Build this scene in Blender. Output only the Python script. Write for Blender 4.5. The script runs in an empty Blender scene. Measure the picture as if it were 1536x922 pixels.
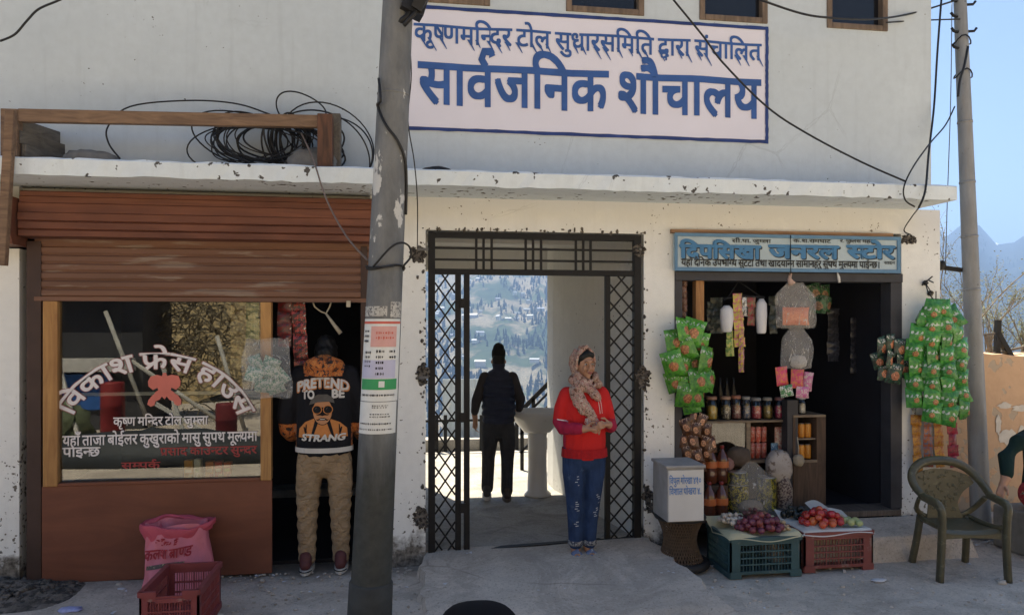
import bpy, bmesh, math, random
from mathutils import Vector, Matrix, Euler
from mathutils.bvhtree import BVHTree
R = math.radians
random.seed(7)
SC = bpy.context.scene
COL = SC.collection

# ------------------------------------------------------------------ camera, sky, sun, exposure
F_PX, VH, YAW, CAM = 1109.0, 490.0, R(8.4), Vector((0.0, -5.45, 1.75))
cam_data = bpy.data.cameras.new('camera')
cam_data.sensor_width = 36.0
cam_data.lens = F_PX / 1536 * 36
cam_data.shift_y = (VH - 461) / 1536
cam_data.clip_start, cam_data.clip_end = 0.05, 60000
cam_obj = bpy.data.objects.new('camera', cam_data)
cam_obj.location = CAM
cam_obj.rotation_euler = (R(90), 0, -YAW)
COL.objects.link(cam_obj)
SC.camera = cam_obj

SUN_EL, SUN_ROT = R(63), R(-22)
world = bpy.data.worlds.new('World')
SC.world = world
world.use_nodes = True
wn = world.node_tree
bg = wn.nodes['Background']
sky = wn.nodes.new('ShaderNodeTexSky')
sky.sky_type = 'NISHITA'
sky.sun_disc = False
sky.sun_elevation, sky.sun_rotation = SUN_EL, SUN_ROT
sky.air_density, sky.dust_density, sky.ozone_density = 0.8, 0.3, 1.1
sky.altitude = 2500
wn.links.new(sky.outputs[0], bg.inputs[0])
bg.inputs[1].default_value = 0.085
sun_data = bpy.data.lights.new('sun', 'SUN')
sun_data.energy, sun_data.angle, sun_data.color = 5.0, R(0.5), (1.0, 0.95, 0.87)
sun_obj = bpy.data.objects.new('sun', sun_data)
sun_dir = Vector((math.sin(SUN_ROT) * math.cos(SUN_EL), math.cos(SUN_ROT) * math.cos(SUN_EL), math.sin(SUN_EL)))
sun_obj.rotation_euler = sun_dir.to_track_quat('Z', 'Y').to_euler()
sun_obj.location = (0, 0, 30)
COL.objects.link(sun_obj)
vs = SC.view_settings
vs.view_transform, vs.look, vs.gamma = 'Standard', 'None', 1.0
vs.exposure = 1.74
vs.use_white_balance, vs.white_balance_temperature, vs.white_balance_tint = True, 7450, 6
vs.use_curve_mapping = False
SC.render.engine = 'CYCLES'
SC.cycles.use_denoising = True
SC.cycles.max_bounces = 7
SC.cycles.transparent_max_bounces = 16
SC.cycles.volume_bounces = 0
SC.cycles.caustics_reflective = SC.cycles.caustics_refractive = False
SC.cycles.sample_clamp_indirect = 6.0

# ------------------------------------------------------------------ placing helpers
def ray(u, v):
    a = (u - 768) / F_PX
    return Vector((a * math.cos(YAW) + math.sin(YAW), math.cos(YAW) - a * math.sin(YAW), -(v - VH) / F_PX))
def P(u, v, Y=0.0):
    d = ray(u, v)
    return CAM + d * ((Y - CAM.y) / d.y)
def G(u, v, z=0.0):
    d = ray(u, v)
    return CAM + d * ((z - CAM.z) / d.z)
def T(u, v, t):
    return CAM + ray(u, v) * t

# ------------------------------------------------------------------ object helpers
WL = {}
def tag(o, label=None, cat=None, group=None, kind=None):
    if label: o['label'] = label
    if cat: o['category'] = cat
    if group: o['group'] = group
    if kind: o['kind'] = kind
    return o
def thing(name, label, cat, loc=(0, 0, 0), group=None, rz=0.0, rot=None):
    o = bpy.data.objects.new(name, None)
    o.empty_display_size = 0.1
    o.location = loc
    o.rotation_euler = rot if rot else (0, 0, rz)
    COL.objects.link(o)
    WL[o.name] = Vector(loc)
    return tag(o, label, cat, group)
def link(name, me, parent=None, loc=(0, 0, 0), rot=(0, 0, 0), scale=None, label=None):
    o = bpy.data.objects.new(name, me)
    o.location, o.rotation_euler = loc, rot
    if scale: o.scale = scale
    COL.objects.link(o)
    if parent:
        o.parent = parent
        WL[o.name] = WL[parent.name] + Vector(loc)
    else:
        WL[o.name] = Vector(loc)
    if label: o['label'] = label
    return o
def copy_tree(o, parent=None):
    c = o.copy(); COL.objects.link(c)
    if parent: c.parent = parent
    for ch in list(o.children): copy_tree(ch, c)
    return c

class MB:
    """collects faces of one mesh (world or local coordinates)"""
    def __init__(s):
        s.v, s.f, s.m, s.sm = [], [], [], []
    def add(s, vs, fs, mi=0, smooth=False):
        n = len(s.v)
        s.v += [Vector(p) for p in vs]
        for f in fs:
            s.f.append([i + n for i in f]); s.m.append(mi); s.sm.append(smooth)
        return s
    def box(s, a, b, mi=0):
        x0, y0, z0 = a; x1, y1, z1 = b
        x0, x1 = min(x0, x1), max(x0, x1); y0, y1 = min(y0, y1), max(y0, y1); z0, z1 = min(z0, z1), max(z0, z1)
        return s.add([(x0,y0,z0),(x1,y0,z0),(x1,y1,z0),(x0,y1,z0),(x0,y0,z1),(x1,y0,z1),(x1,y1,z1),(x0,y1,z1)],
                     [(0,3,2,1),(4,5,6,7),(0,1,5,4),(1,2,6,5),(2,3,7,6),(3,0,4,7)], mi)
    def obox(s, c, size, rot=(0, 0, 0), mi=0):
        m = Euler(rot).to_matrix(); h = Vector(size) / 2; c = Vector(c)
        vs = [c + m @ Vector((sx*h.x, sy*h.y, sz*h.z)) for sz in (-1,1) for (sx,sy) in ((-1,-1),(1,-1),(1,1),(-1,1))]
        return s.add(vs, [(0,3,2,1),(4,5,6,7),(0,1,5,4),(1,2,6,5),(2,3,7,6),(3,0,4,7)], mi)
    def bar(s, p, q, w, d=None, mi=0):
        """square bar from p to q"""
        p, q = Vector(p), Vector(q); d = d or w
        z = (q - p).normalized(); ref = Vector((0,1,0)) if abs(z.y) < .9 else Vector((1,0,0))
        x = ref.cross(z).normalized(); y = z.cross(x)
        vs = [e + x*sx*w/2 + y*sy*d/2 for e in (p, q) for (sx,sy) in ((-1,-1),(1,-1),(1,1),(-1,1))]
        return s.add(vs, [(0,3,2,1),(4,5,6,7),(0,1,5,4),(1,2,6,5),(2,3,7,6),(3,0,4,7)], mi)
    def tube(s, pts, r, n=8, mi=0, closed=False):
        pts = [Vector(p) for p in pts]; k = len(pts)
        rs = r if isinstance(r, (list, tuple)) else [r]*k
        vs = []; prev = None
        for i, p in enumerate(pts):
            if closed: d = pts[(i+1) % k] - pts[i-1]
            else: d = pts[min(i+1,k-1)] - pts[max(i-1,0)]
            if d.length < 1e-9: d = Vector((0,0,1))
            d.normalize()
            if prev is None:
                ref = Vector((0,0,1)) if abs(d.z) < .9 else Vector((1,0,0))
                x = d.cross(ref).normalized()
            else:
                x = prev - d*prev.dot(d)
                x = x.normalized() if x.length > 1e-6 else d.orthogonal().normalized()
            prev = x; y = d.cross(x)
            for j in range(n):
                a = 2*math.pi*j/n
                vs.append(p + (x*math.cos(a) + y*math.sin(a))*rs[i])
        fs = []
        for i in range(k if closed else k-1):
            for j in range(n):
                a, b = i*n+j, i*n+(j+1)%n; i2 = (i+1) % k
                fs.append((a, b, i2*n+(j+1)%n, i2*n+j))
        if not closed:
            fs.append(tuple(range(n-1,-1,-1))); fs.append(tuple((k-1)*n+j for j in range(n)))
        return s.add(vs, fs, mi, True)
    def lathe(s, c, prof, n=16, mi=0, wob=0.0):
        c = Vector(c); vs = []; fs = []
        for (r, z) in prof:
            for j in range(n):
                a = 2*math.pi*j/n
                rr = r*(1 + wob*random.uniform(-1,1))
                vs.append(c + Vector((rr*math.cos(a), rr*math.sin(a), z)))
        for i in range(len(prof)-1):
            for j in range(n):
                fs.append((i*n+j, i*n+(j+1)%n, (i+1)*n+(j+1)%n, (i+1)*n+j))
        fs.append(tuple(range(n-1,-1,-1))); fs.append(tuple((len(prof)-1)*n+j for j in range(n)))
        return s.add(vs, fs, mi, True)
    def ell(s, c, r, n=12, m=8, mi=0, wob=0.0, rot=(0,0,0), sq=1.0):
        c = Vector(c); mt = Euler(rot).to_matrix(); vs = []; fs = []
        def w(): return 1 + wob*random.uniform(-1,1)
        for i in range(1, m):
            t = math.pi*i/m
            for j in range(n):
                a = 2*math.pi*j/n
                d = Vector((math.sin(t)*math.cos(a), math.sin(t)*math.sin(a), math.cos(t)))
                if sq != 1.0: d = Vector([math.copysign(abs(q)**sq, q) for q in d])
                k = w()
                vs.append(c + mt @ Vector((d.x*r[0]*k, d.y*r[1]*k, d.z*r[2]*k)))
        top, bot = len(vs), len(vs)+1
        vs += [c + mt @ Vector((0,0,r[2])), c + mt @ Vector((0,0,-r[2]))]
        for i in range(m-2):
            for j in range(n):
                fs.append((i*n+j, (i+1)*n+j, (i+1)*n+(j+1)%n, i*n+(j+1)%n))
        for j in range(n):
            fs.append((top, j, (j+1)%n)); fs.append((bot, (m-2)*n+(j+1)%n, (m-2)*n+j))
        return s.add(vs, fs, mi, True)
    def grid(s, fn, nu, nv, mi=0, smooth=True):
        vs = [fn(i/nu, j/nv) for j in range(nv+1) for i in range(nu+1)]
        fs = [(j*(nu+1)+i, j*(nu+1)+i+1, (j+1)*(nu+1)+i+1, (j+1)*(nu+1)+i) for j in range(nv) for i in range(nu)]
        return s.add(vs, fs, mi, smooth)
    def prism(s, pts2, fn, y0, y1, mi=0):
        """polygon pts2 [(x,z)] extruded from y0 to y1 through fn(x,y,z)"""
        n = len(pts2)
        vs = [fn(x, y0, z) for x, z in pts2] + [fn(x, y1, z) for x, z in pts2]
        fs = [tuple(range(n)), tuple(range(2*n-1, n-1, -1))]
        fs += [(i, n+i, n+(i+1)%n, (i+1)%n) for i in range(n)]
        return s.add(vs, fs, mi)
    def mesh(s, name, mats, off=Vector((0,0,0))):
        me = bpy.data.meshes.new(name)
        me.from_pydata([p - off for p in s.v], [], s.f)
        for m in (mats if isinstance(mats, (list, tuple)) else [mats]): me.materials.append(m)
        me.polygons.foreach_set('material_index', s.m)
        me.polygons.foreach_set('use_smooth', s.sm)
        me.update()
        return me
    def build(s, name, mats, parent=None, label=None, cat=None, group=None, kind=None, fix=True, bevel=0.0):
        if parent is not None:
            off = WL[parent.name]
            o = link(name, s.mesh(name, mats, off), parent)
        else:
            xs = [p.x for p in s.v]; ys = [p.y for p in s.v]; zs = [p.z for p in s.v]
            off = Vector(((min(xs)+max(xs))/2, (min(ys)+max(ys))/2, min(zs)))
            o = link(name, s.mesh(name, mats, off), None, off)
        if fix:
            bm = bmesh.new(); bm.from_mesh(o.data)
            bmesh.ops.recalc_face_normals(bm, faces=bm.faces)
            bm.to_mesh(o.data); bm.free()
        if bevel:
            b = o.modifiers.new('bevel', 'BEVEL'); b.width = bevel; b.segments = 2; b.limit_method = 'ANGLE'; b.angle_limit = R(40)
        return tag(o, label, cat, group, kind)

# ------------------------------------------------------------------ blobs: overlapping tapered chains remeshed into one surface
def chain(bm_v, bm_f, pts, n=14):
    """pts: (x,y,z,r1[,r2]); rings along the chain, rounded ends"""
    P_ = [(Vector(p[:3]), p[3], p[4] if len(p) > 4 else p[3]) for p in pts]
    rings = []
    k = len(P_)
    def frame(d):
        ref = Vector((1,0,0)) if abs(d.x) < .85 else Vector((0,1,0))
        x = (ref - d*ref.dot(d)).normalized()
        return x, d.cross(x)
    for i, (p, r1, r2) in enumerate(P_):
        d = (P_[min(i+1,k-1)][0] - P_[max(i-1,0)][0])
        d = d.normalized() if d.length > 1e-9 else Vector((0,0,1))
        x, y = frame(d)
        if i == 0:
            for t in (80, 55, 28):
                c, sn = math.cos(R(t)), math.sin(R(t))
                rings.append((p - d*min(r1,r2)*sn, x, y, r1*c, r2*c))
        rings.append((p, x, y, r1, r2))
        if i == k-1:
            for t in (28, 55, 80):
                c, sn = math.cos(R(t)), math.sin(R(t))
                rings.append((p + d*min(r1,r2)*sn, x, y, r1*c, r2*c))
    base = len(bm_v)
    for (c, x, y, a, b) in rings:
        for j in range(n):
            t = 2*math.pi*j/n
            bm_v.append(c + x*math.cos(t)*a + y*math.sin(t)*b)
    m = len(rings)
    for i in range(m-1):
        for j in range(n):
            bm_f.append((base+i*n+j, base+i*n+(j+1)%n, base+(i+1)*n+(j+1)%n, base+(i+1)*n+j))
    bm_f.append(tuple(base+j for j in range(n-1,-1,-1)))
    bm_f.append(tuple(base+(m-1)*n+j for j in range(n)))
def blob(name, chains, mats, voxel=0.01, smooth=6, pick=None, parent=None, label=None, jitter=None):
    v, f = [], []
    for c in chains: chain(v, f, c)
    me = bpy.data.meshes.new('tmp'); me.from_pydata(v, [], f); me.update()
    bm = bmesh.new(); bm.from_mesh(me); bmesh.ops.recalc_face_normals(bm, faces=bm.faces); bm.to_mesh(me); bm.free()
    o = bpy.data.objects.new('tmp', me); COL.objects.link(o)
    rm = o.modifiers.new('r', 'REMESH'); rm.mode = 'VOXEL'; rm.voxel_size = voxel; rm.use_smooth_shade = True
    if smooth:
        sm = o.modifiers.new('s', 'SMOOTH'); sm.factor = 0.5; sm.iterations = smooth
    dg = bpy.context.evaluated_depsgraph_get(); dg.update()
    out = bpy.data.meshes.new_from_object(o.evaluated_get(dg))
    bpy.data.objects.remove(o)
    out.name = name
    out.materials.clear()
    for m in (mats if isinstance(mats, (list, tuple)) else [mats]): out.materials.append(m)
    if jitter:
        for vv in out.vertices: vv.co = jitter(vv.co.copy(), vv.normal.copy())
    if pick:
        for p in out.polygons: p.material_index = pick(p.center)
    else:
        for p in out.polygons: p.material_index = 0
    for p in out.polygons: p.use_smooth = True
    return link(name, out, parent, label=label)
def bvh_of(o):
    me = o.data
    return BVHTree.FromPolygons([v.co.copy() for v in me.vertices], [tuple(p.vertices) for p in me.polygons])
def decal(name, vs2, fs, mats, target, to_local, direction, parent, lift=0.004, mi=None, cuts=0):
    """flat drawing (x,z) thrown along direction onto target's mesh (target coordinates)"""
    bvh = bvh_of(target)
    bm = bmesh.new()
    V = [bm.verts.new((p[0], p[1], p[2] if len(p) > 2 else 0)) for p in vs2]
    for i, f in enumerate(fs):
        try:
            ff = bm.faces.new([V[k] for k in f]); ff.material_index = mi[i] if mi else 0
        except ValueError: pass
    for _ in range(cuts):
        bmesh.ops.subdivide_edges(bm, edges=[e for e in bm.edges if e.calc_length() > 0.025], cuts=1, use_grid_fill=True)
    bmesh.ops.triangulate(bm, faces=bm.faces)
    d = Vector(direction).normalized()
    for v in bm.verts:
        o = to_local(v.co.x, v.co.y)
        hit = bvh.ray_cast(o - d*1.0, d); lay = v.co.z
        v.co = (hit[0] if hit[0] is not None else o) - d*(lift + .00025*lay)
    me = bpy.data.meshes.new(name); bm.to_mesh(me); bm.free()
    for m in (mats if isinstance(mats, (list, tuple)) else [mats]): me.materials.append(m)
    return link(name, me, parent)

# ------------------------------------------------------------------ materials
def new_mat(name):
    m = bpy.data.materials.new(name); m.use_nodes = True
    nt = m.node_tree
    return m, nt, nt.nodes['Principled BSDF']
def c4(c): return (c[0], c[1], c[2], 1.0)
def sc(c, k): return tuple(min(1.0, max(0.0, x*k)) for x in c)
class N:
    def __init__(s, nt): s.nt = nt
    def n(s, t, **kw):
        x = s.nt.nodes.new(t)
        for k, v in kw.items(): setattr(x, k, v)
        return x
    def l(s, a, b): s.nt.links.new(a, b)
    def coord(s, out='Object', scale=(1,1,1), loc=(0,0,0)):
        tc = s.n('ShaderNodeTexCoord'); mp = s.n('ShaderNodeMapping')
        mp.inputs['Scale'].default_value = scale; mp.inputs['Location'].default_value = loc
        s.l(tc.outputs[out], mp.inputs['Vector']); return mp.outputs[0]
    def pos(s, scale=(1,1,1)):
        tc = s.n('ShaderNodeNewGeometry'); mp = s.n('ShaderNodeMapping')
        mp.inputs['Scale'].default_value = scale
        s.l(tc.outputs['Position'], mp.inputs['Vector']); return mp.outputs[0]
    def noise(s, vec, scale, detail=5, rough=.55, dist=0.0):
        x = s.n('ShaderNodeTexNoise'); x.inputs['Scale'].default_value = scale; x.inputs['Detail'].default_value = detail
        x.inputs['Roughness'].default_value = rough; x.inputs['Distortion'].default_value = dist
        s.l(vec, x.inputs['Vector']); return x.outputs[0]
    def vor(s, vec, scale, feat='F1', out='Distance', rnd=1.0):
        x = s.n('ShaderNodeTexVoronoi'); x.feature = feat; x.inputs['Scale'].default_value = scale
        x.inputs['Randomness'].default_value = rnd
        s.l(vec, x.inputs['Vector']); return x.outputs[out]
    def ramp(s, fac, stops, interp='LINEAR'):
        x = s.n('ShaderNodeValToRGB'); x.color_ramp.interpolation = interp
        e = x.color_ramp.elements
        while len(e) < len(stops): e.new(0.5)
        for i, (p, c) in enumerate(stops):
            e[i].position = p; e[i].color = c4(c) if hasattr(c, '__len__') else (c, c, c, 1)
        s.l(fac, x.inputs[0]); return x.outputs[0]
    def mix(s, fac, a, b, blend='MIX'):
        x = s.n('ShaderNodeMix'); x.data_type = 'RGBA'; x.blend_type = blend
        for sock, val in ((x.inputs[0], fac), (x.inputs[6], a), (x.inputs[7], b)):
            if hasattr(val, 'is_output'): s.l(val, sock)
            elif hasattr(val, '__len__'): sock.default_value = c4(val)
            else: sock.default_value = val
        return x.outputs[2]
    def math(s, op, a, b=0.0, clamp=False):
        x = s.n('ShaderNodeMath'); x.operation = op; x.use_clamp = clamp
        for i, val in enumerate((a, b)):
            if hasattr(val, 'is_output'): s.l(val, x.inputs[i])
            else: x.inputs[i].default_value = val
        return x.outputs[0]
    def sep(s, vec):
        x = s.n('ShaderNodeSeparateXYZ'); s.l(vec, x.inputs[0]); return x.outputs
    def bump(s, h, bsdf, strength=.3, dist=.01):
        x = s.n('ShaderNodeBump'); x.inputs['Strength'].default_value = strength; x.inputs['Distance'].default_value = dist
        s.l(h, x.inputs['Height']); s.l(x.outputs[0], bsdf.inputs['Normal'])
def M(name, col, rough=.7, var=.18, scale=9, bump=0.0, bscale=None, spec=.35, metal=0.0, rnd=0.0, col2=None, thr=.6, s2=None, stretch=(1,1,1), coat=0.0, sat=None):
    """solid colour broken up by noise; col2: patches of a second colour; rnd: brightness varies per object"""
    m, nt, b = new_mat(name); q = N(nt)
    vec = q.coord('Object', stretch)
    f = q.noise(vec, scale)
    c = q.ramp(f, [(.25, sc(col, 1-var)), (.75, sc(col, 1+var))])
    if col2:
        f2 = q.noise(vec, s2 or scale*2.3, 6, .6)
        k = q.ramp(f2, [(thr-.03, 0.0), (thr+.03, 1.0)])
        c = q.mix(k, c, col2)
    if rnd:
        oi = q.n('ShaderNodeObjectInfo')
        hs = q.n('ShaderNodeHueSaturation')
        q.l(q.math('ADD', q.math('MULTIPLY', oi.outputs['Random'], 2*rnd), 1-rnd), hs.inputs['Value'])
        q.l(q.math('ADD', q.math('MULTIPLY', oi.outputs['Random'], .04*rnd*4), .5-.02*rnd*4), hs.inputs['Hue'])
        q.l(c, hs.inputs['Color']); c = hs.outputs[0]
    q.l(c, b.inputs['Base Color'])
    b.inputs['Roughness'].default_value = rough
    b.inputs['Specular IOR Level'].default_value = spec
    b.inputs['Metallic'].default_value = metal
    if coat: b.inputs['Coat Weight'].default_value = coat
    if bump:
        q.bump(q.noise(vec, bscale or scale*3, 6), b, bump)
    return m
def wood(name, col, dark, scale=3.0, stretch=(1,1,14), rough=.65, bump=.25):
    m, nt, b = new_mat(name); q = N(nt)
    vec = q.coord('Object', stretch)
    f = q.noise(vec, scale, 7, .6, 1.2)
    f2 = q.noise(q.coord('Object'), 2.5, 4)
    c = q.ramp(f, [(.3, dark), (.62, col), (.8, sc(col, 1.2))])
    c = q.mix(q.ramp(f2, [(.35, .0), (.7, .45)]), c, sc(dark, .8))
    q.l(c, b.inputs['Base Color']); b.inputs['Roughness'].default_value = rough
    b.inputs['Specular IOR Level'].default_value = .25
    q.bump(f, b, bump, .004)
    return m
def glass_mat(name, refl_ior=1.55, tint=(1,1,1), rough=.0, extra=0.0):
    m, nt, b = new_mat(name); q = N(nt)
    nt.nodes.remove(b)
    tr = q.n('ShaderNodeBsdfTransparent'); tr.inputs[0].default_value = c4(tint)
    gl = q.n('ShaderNodeBsdfGlossy'); gl.inputs['Roughness'].default_value = rough
    fr = q.n('ShaderNodeFresnel'); fr.inputs[0].default_value = refl_ior
    mx = q.n('ShaderNodeMixShader')
    q.l(q.math('ADD', fr.outputs[0], extra, True), mx.inputs[0])
    q.l(tr.outputs[0], mx.inputs[1]); q.l(gl.outputs[0], mx.inputs[2])
    q.l(mx.outputs[0], nt.nodes['Material Output'].inputs[0])
    return m
def film_mat(name, col=(.85,.87,.88), fac=.35):
    fac *= .55
    """thin cloudy plastic film"""
    m, nt, b = new_mat(name); q = N(nt)
    b.inputs['Base Color'].default_value = c4(col); b.inputs['Roughness'].default_value = .25
    tr = q.n('ShaderNodeBsdfTransparent'); mx = q.n('ShaderNodeMixShader')
    f = q.noise(q.coord('Object', (1,1,.35)), 22, 3, .5, 2.5)
    q.l(q.ramp(f, [(.42, fac*.6), (.62, fac*.8), (.70, min(1, fac*2.4))]), mx.inputs[0])
    q.l(tr.outputs[0], mx.inputs[1]); q.l(b.outputs[0], mx.inputs[2])
    q.l(mx.outputs[0], nt.nodes['Material Output'].inputs[0])
    q.bump(f, b, .6, .02)
    return m

# ------------------------------------------------------------------ lettering (Devanagari is laid out by hand: i-sign before its letter, ~ half form, R reph, r ra below, V small va below)
_GL = {}
def glyph(ch, off):
    k = (ch, off)
    if k in _GL: return _GL[k]
    def tri(body):
        c = bpy.data.curves.new('t', 'FONT'); c.body = body; c.size = 1; c.offset = off; c.resolution_u = 3; c.fill_mode = 'FRONT'
        o = bpy.data.objects.new('t', c); COL.objects.link(o)
        me = bpy.data.meshes.new_from_object(o)
        v = [(p.co.x, p.co.y) for p in me.vertices]; f = [tuple(p.vertices) for p in me.polygons]
        bpy.data.objects.remove(o); bpy.data.meshes.remove(me); bpy.data.curves.remove(c)
        return v, f
    if 'bar' not in _GL:
        vb, _ = tri('|')
        _GL['bar'] = (max(x for x, y in vb) + min(x for x, y in vb)) / 2
    v, f = tri(ch)
    vb, _ = tri(ch + '|')
    xs = sorted(x for x, y in vb)
    xr = xs[-1]
    low = [x for x, y in vb if x > xr - .2 and y < -.1] or [xr]
    adv = (max(low) + min(low)) / 2 - _GL['bar']
    adv = .259 if ch == '\u093f' else max(adv, 0.0)
    _GL[k] = (v, f, adv)
    return _GL[k]
def clip_left(v, f, cut):
    bm = bmesh.new(); V = [bm.verts.new((x, y, 0)) for x, y in v]
    for t in f:
        try: bm.faces.new([V[i] for i in t])
        except ValueError: pass
    bmesh.ops.bisect_plane(bm, geom=bm.verts[:] + bm.edges[:] + bm.faces[:], plane_co=(cut,0,0), plane_no=(1,0,0), clear_outer=True)
    bm.verts.index_update()
    o = [(q.co.x, q.co.y) for q in bm.verts], [tuple(q.index for q in ff.verts) for ff in bm.faces]
    bm.free(); return o
def stroke2(pts, w):
    v, f = [], []
    for i, (x, y) in enumerate(pts):
        x0, y0 = pts[max(i-1,0)]; x1, y1 = pts[min(i+1,len(pts)-1)]
        d = math.hypot(x1-x0, y1-y0) or 1; nx, ny = -(y1-y0)/d*w/2, (x1-x0)/d*w/2
        v += [(x+nx, y+ny), (x-nx, y-ny)]
    for i in range(len(pts)-1): f.append((2*i, 2*i+1, 2*i+3, 2*i+2))
    return v, f
def text2(s, off=0.015, track=0.0):
    """off: brush thickening; every stroke copy gets its own layer number so that no two lie in one plane"""
    V, F_ = [], []; x = 0.0; lay = [0]
    w = .085 + 2*off
    d = [(0, 0)]
    if off > .006: d += [(off*a, off*b) for a, b in ((.75,.75),(-.75,.75),(.75,-.75),(-.75,-.75))]
    if off > .03: d += [(off*a, off*b) for a, b in ((1,0),(-1,0),(0,1),(0,-1))]
    def put(v, f, dx=0, dy=0, k=1.0, fat=True):
        for ex, ey in (d if fat else d[:1]):
            n = len(V); lay[0] = (lay[0]+1) % 29
            V.extend((a*k+dx+ex, b*k+dy+ey, lay[0]) for a, b in v); F_.extend(tuple(i+n for i in t) for t in f)
    deva = _deva(s); i = 0; stem = 0
    while i < len(s):
        ch = s[i]; nx = s[i+1] if i+1 < len(s) else ''
        if ch == ' ': x += .21; i += 1; continue
        if deva and ch == 'R':
            put(*stroke2([(stem-.04, .62), (stem-.12, .74), (stem-.07, .86), (stem+.06, .86), (stem+.09, .78)], w), fat=False); i += 1; continue
        if deva and ch == 'r':
            put(*stroke2([(stem-.02, .26), (stem-.13, .16), (stem-.3, .02)], w*.9), fat=False); i += 1; continue
        if deva and ch == 'V':
            v, f, a = glyph('\u0935', 0.0); put(v, f, x-.42, -.18, .62); i += 1; continue
        v, f, a = glyph(ch, 0.0)
        if nx == '~' and ch not in '\u0926\u091f\u0921\u091b':
            lows = [p[0] for p in v if p[1] < .03]
            xr = max(lows) if lows else a
            cut = max(xr - .085, .12)
            v2, f2 = clip_left(v, f, cut + .02)
            put(v2, f2, x); x += cut; i += 2; continue
        put(v, f, x)
        if a > .05:
            lows = [p[0] for p in v if p[1] < .03]
            stem = x + (max(lows) if lows else a) - .042
        x += a + track
        if nx == '~': i += 1
        i += 1
    return V, F_, x
def _deva(s): return any('\u0900' <= c <= '\u097f' for c in s)
def fit_text(s, x0, x1, y0, size_y, off=.015, track=0.0):
    """lettering squeezed between x0 and x1, baseline y0, letter height size_y (of the 0.62 body)"""
    V, F_, w = text2(s, off, track)
    kx = (x1-x0)/w; ky = size_y/.62
    return [(x0+a*kx, y0+b*ky, l) for a, b, l in V], F_
# ================================================================== MATERIALS OF THE SETTING
def plaster(name, col, speck=.62, speck_col=(.09,.085,.08), dirt=True, bump=.25, speck_scale=34, low_more=True, upper=None):
    m, nt, b = new_mat(name); q = N(nt)
    vec = q.pos()
    big = q.noise(vec, .9, 5, .6)
    fine = q.noise(vec, 14, 6, .65)
    c = q.mix(q.ramp(big, [(.3, 0.0), (.7, 1.0)]), sc(col, .93), sc(col, 1.04))
    if upper:      # second tone blended in higher up the wall, along a ragged edge
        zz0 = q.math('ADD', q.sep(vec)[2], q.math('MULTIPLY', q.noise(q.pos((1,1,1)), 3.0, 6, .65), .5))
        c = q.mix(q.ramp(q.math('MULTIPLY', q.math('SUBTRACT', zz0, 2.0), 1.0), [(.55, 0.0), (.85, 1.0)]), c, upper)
    c = q.mix(q.ramp(fine, [(.3, .35), (.6, 0.0)]), c, sc(col, .8))
    streak = q.noise(q.pos((9, 9, .6)), 1.6, 5, .6)
    c = q.mix(q.ramp(streak, [(.56, 0.0), (.8, .34)]), c, sc(col, .66))
    soft = q.noise(vec, 2.6, 6, .7, 1.0)
    c = q.mix(q.ramp(soft, [(.58, 0.0), (.78, .22)]), c, sc(col, .75))
    pale = q.noise(q.pos((1, 1, 1.7)), 1.4, 6, .7)
    c = q.mix(q.ramp(pale, [(.58, 0.0), (.66, .25)]), c, sc(col, 1.12))
    ck = q.vor(q.pos((1, 1, .8)), .85, 'DISTANCE_TO_EDGE')
    cm = q.math('MULTIPLY', q.ramp(q.math('ADD', ck, q.math('MULTIPLY', q.math('SUBTRACT', q.noise(vec, 11, 4), .5), .035)), [(.0, 0.0), (.0035, 1.0), (.007, 0.0)]), q.ramp(q.noise(vec, .8, 2), [(.54, 0.0), (.62, .28)]))
    c = q.mix(cm, c, sc(col, .35))
    z = q.sep(vec)[2]
    n = q.noise(vec, speck_scale, 3, .5)
    if low_more:
        rise = q.math('MULTIPLY', q.math('SUBTRACT', 1.3, z, True), .09)
        n = q.math('ADD', n, rise)
    patch = q.noise(vec, 2.2, 3, .5)
    n = q.math('ADD', n, q.math('MULTIPLY', q.math('SUBTRACT', patch, .5), .42))
    n = q.math('ADD', n, q.math('MULTIPLY', q.math('SUBTRACT', q.noise(vec, 7, 4, .6), .5), .16))
    k = q.ramp(n, [(speck, 0.0), (speck+.025, 1.0)])
    c = q.mix(k, c, speck_col)
    if dirt:
        edge = q.math('ADD', q.math('MULTIPLY', q.noise(vec, 5, 6, .65), 1.0), q.math('MULTIPLY', z, -1.35))
        kd = q.ramp(edge, [(.18, 0.0), (.34, 1.0)])
        c = q.mix(kd, c, q.ramp(q.noise(vec, 30, 4), [(.35, (.07,.062,.055)), (.65, (.26,.24,.21))]))
    q.l(c, b.inputs['Base Color']); b.inputs['Roughness'].default_value = .9
    b.inputs['Specular IOR Level'].default_value = .15
    h = q.math('SUBTRACT', q.noise(vec, 9, 8, .62), q.math('MULTIPLY', k, .6))
    q.bump(h, b, bump, .012)
    return m
m_upper = plaster('grey white wall paint', (.54,.60,.635), .73, dirt=False, bump=.10, low_more=False)
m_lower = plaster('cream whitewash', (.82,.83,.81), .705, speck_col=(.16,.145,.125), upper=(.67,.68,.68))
m_ledge = plaster('white ledge paint', (.69,.76,.80), .655, dirt=False, speck_scale=17, low_more=False)
m_corr = plaster('corridor paint', (.60,.595,.57), .72, dirt=False, low_more=False)
m_peach = plaster('peach wall paint', (.60,.40,.26), .60, speck_col=(.46,.37,.28), speck_scale=8, bump=.5)
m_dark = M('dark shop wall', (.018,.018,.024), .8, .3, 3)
m_hole = M('broken brick mortar', (.13,.115,.10), .95, .6, 24, .9, col2=(.03,.027,.025), thr=.52)

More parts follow.
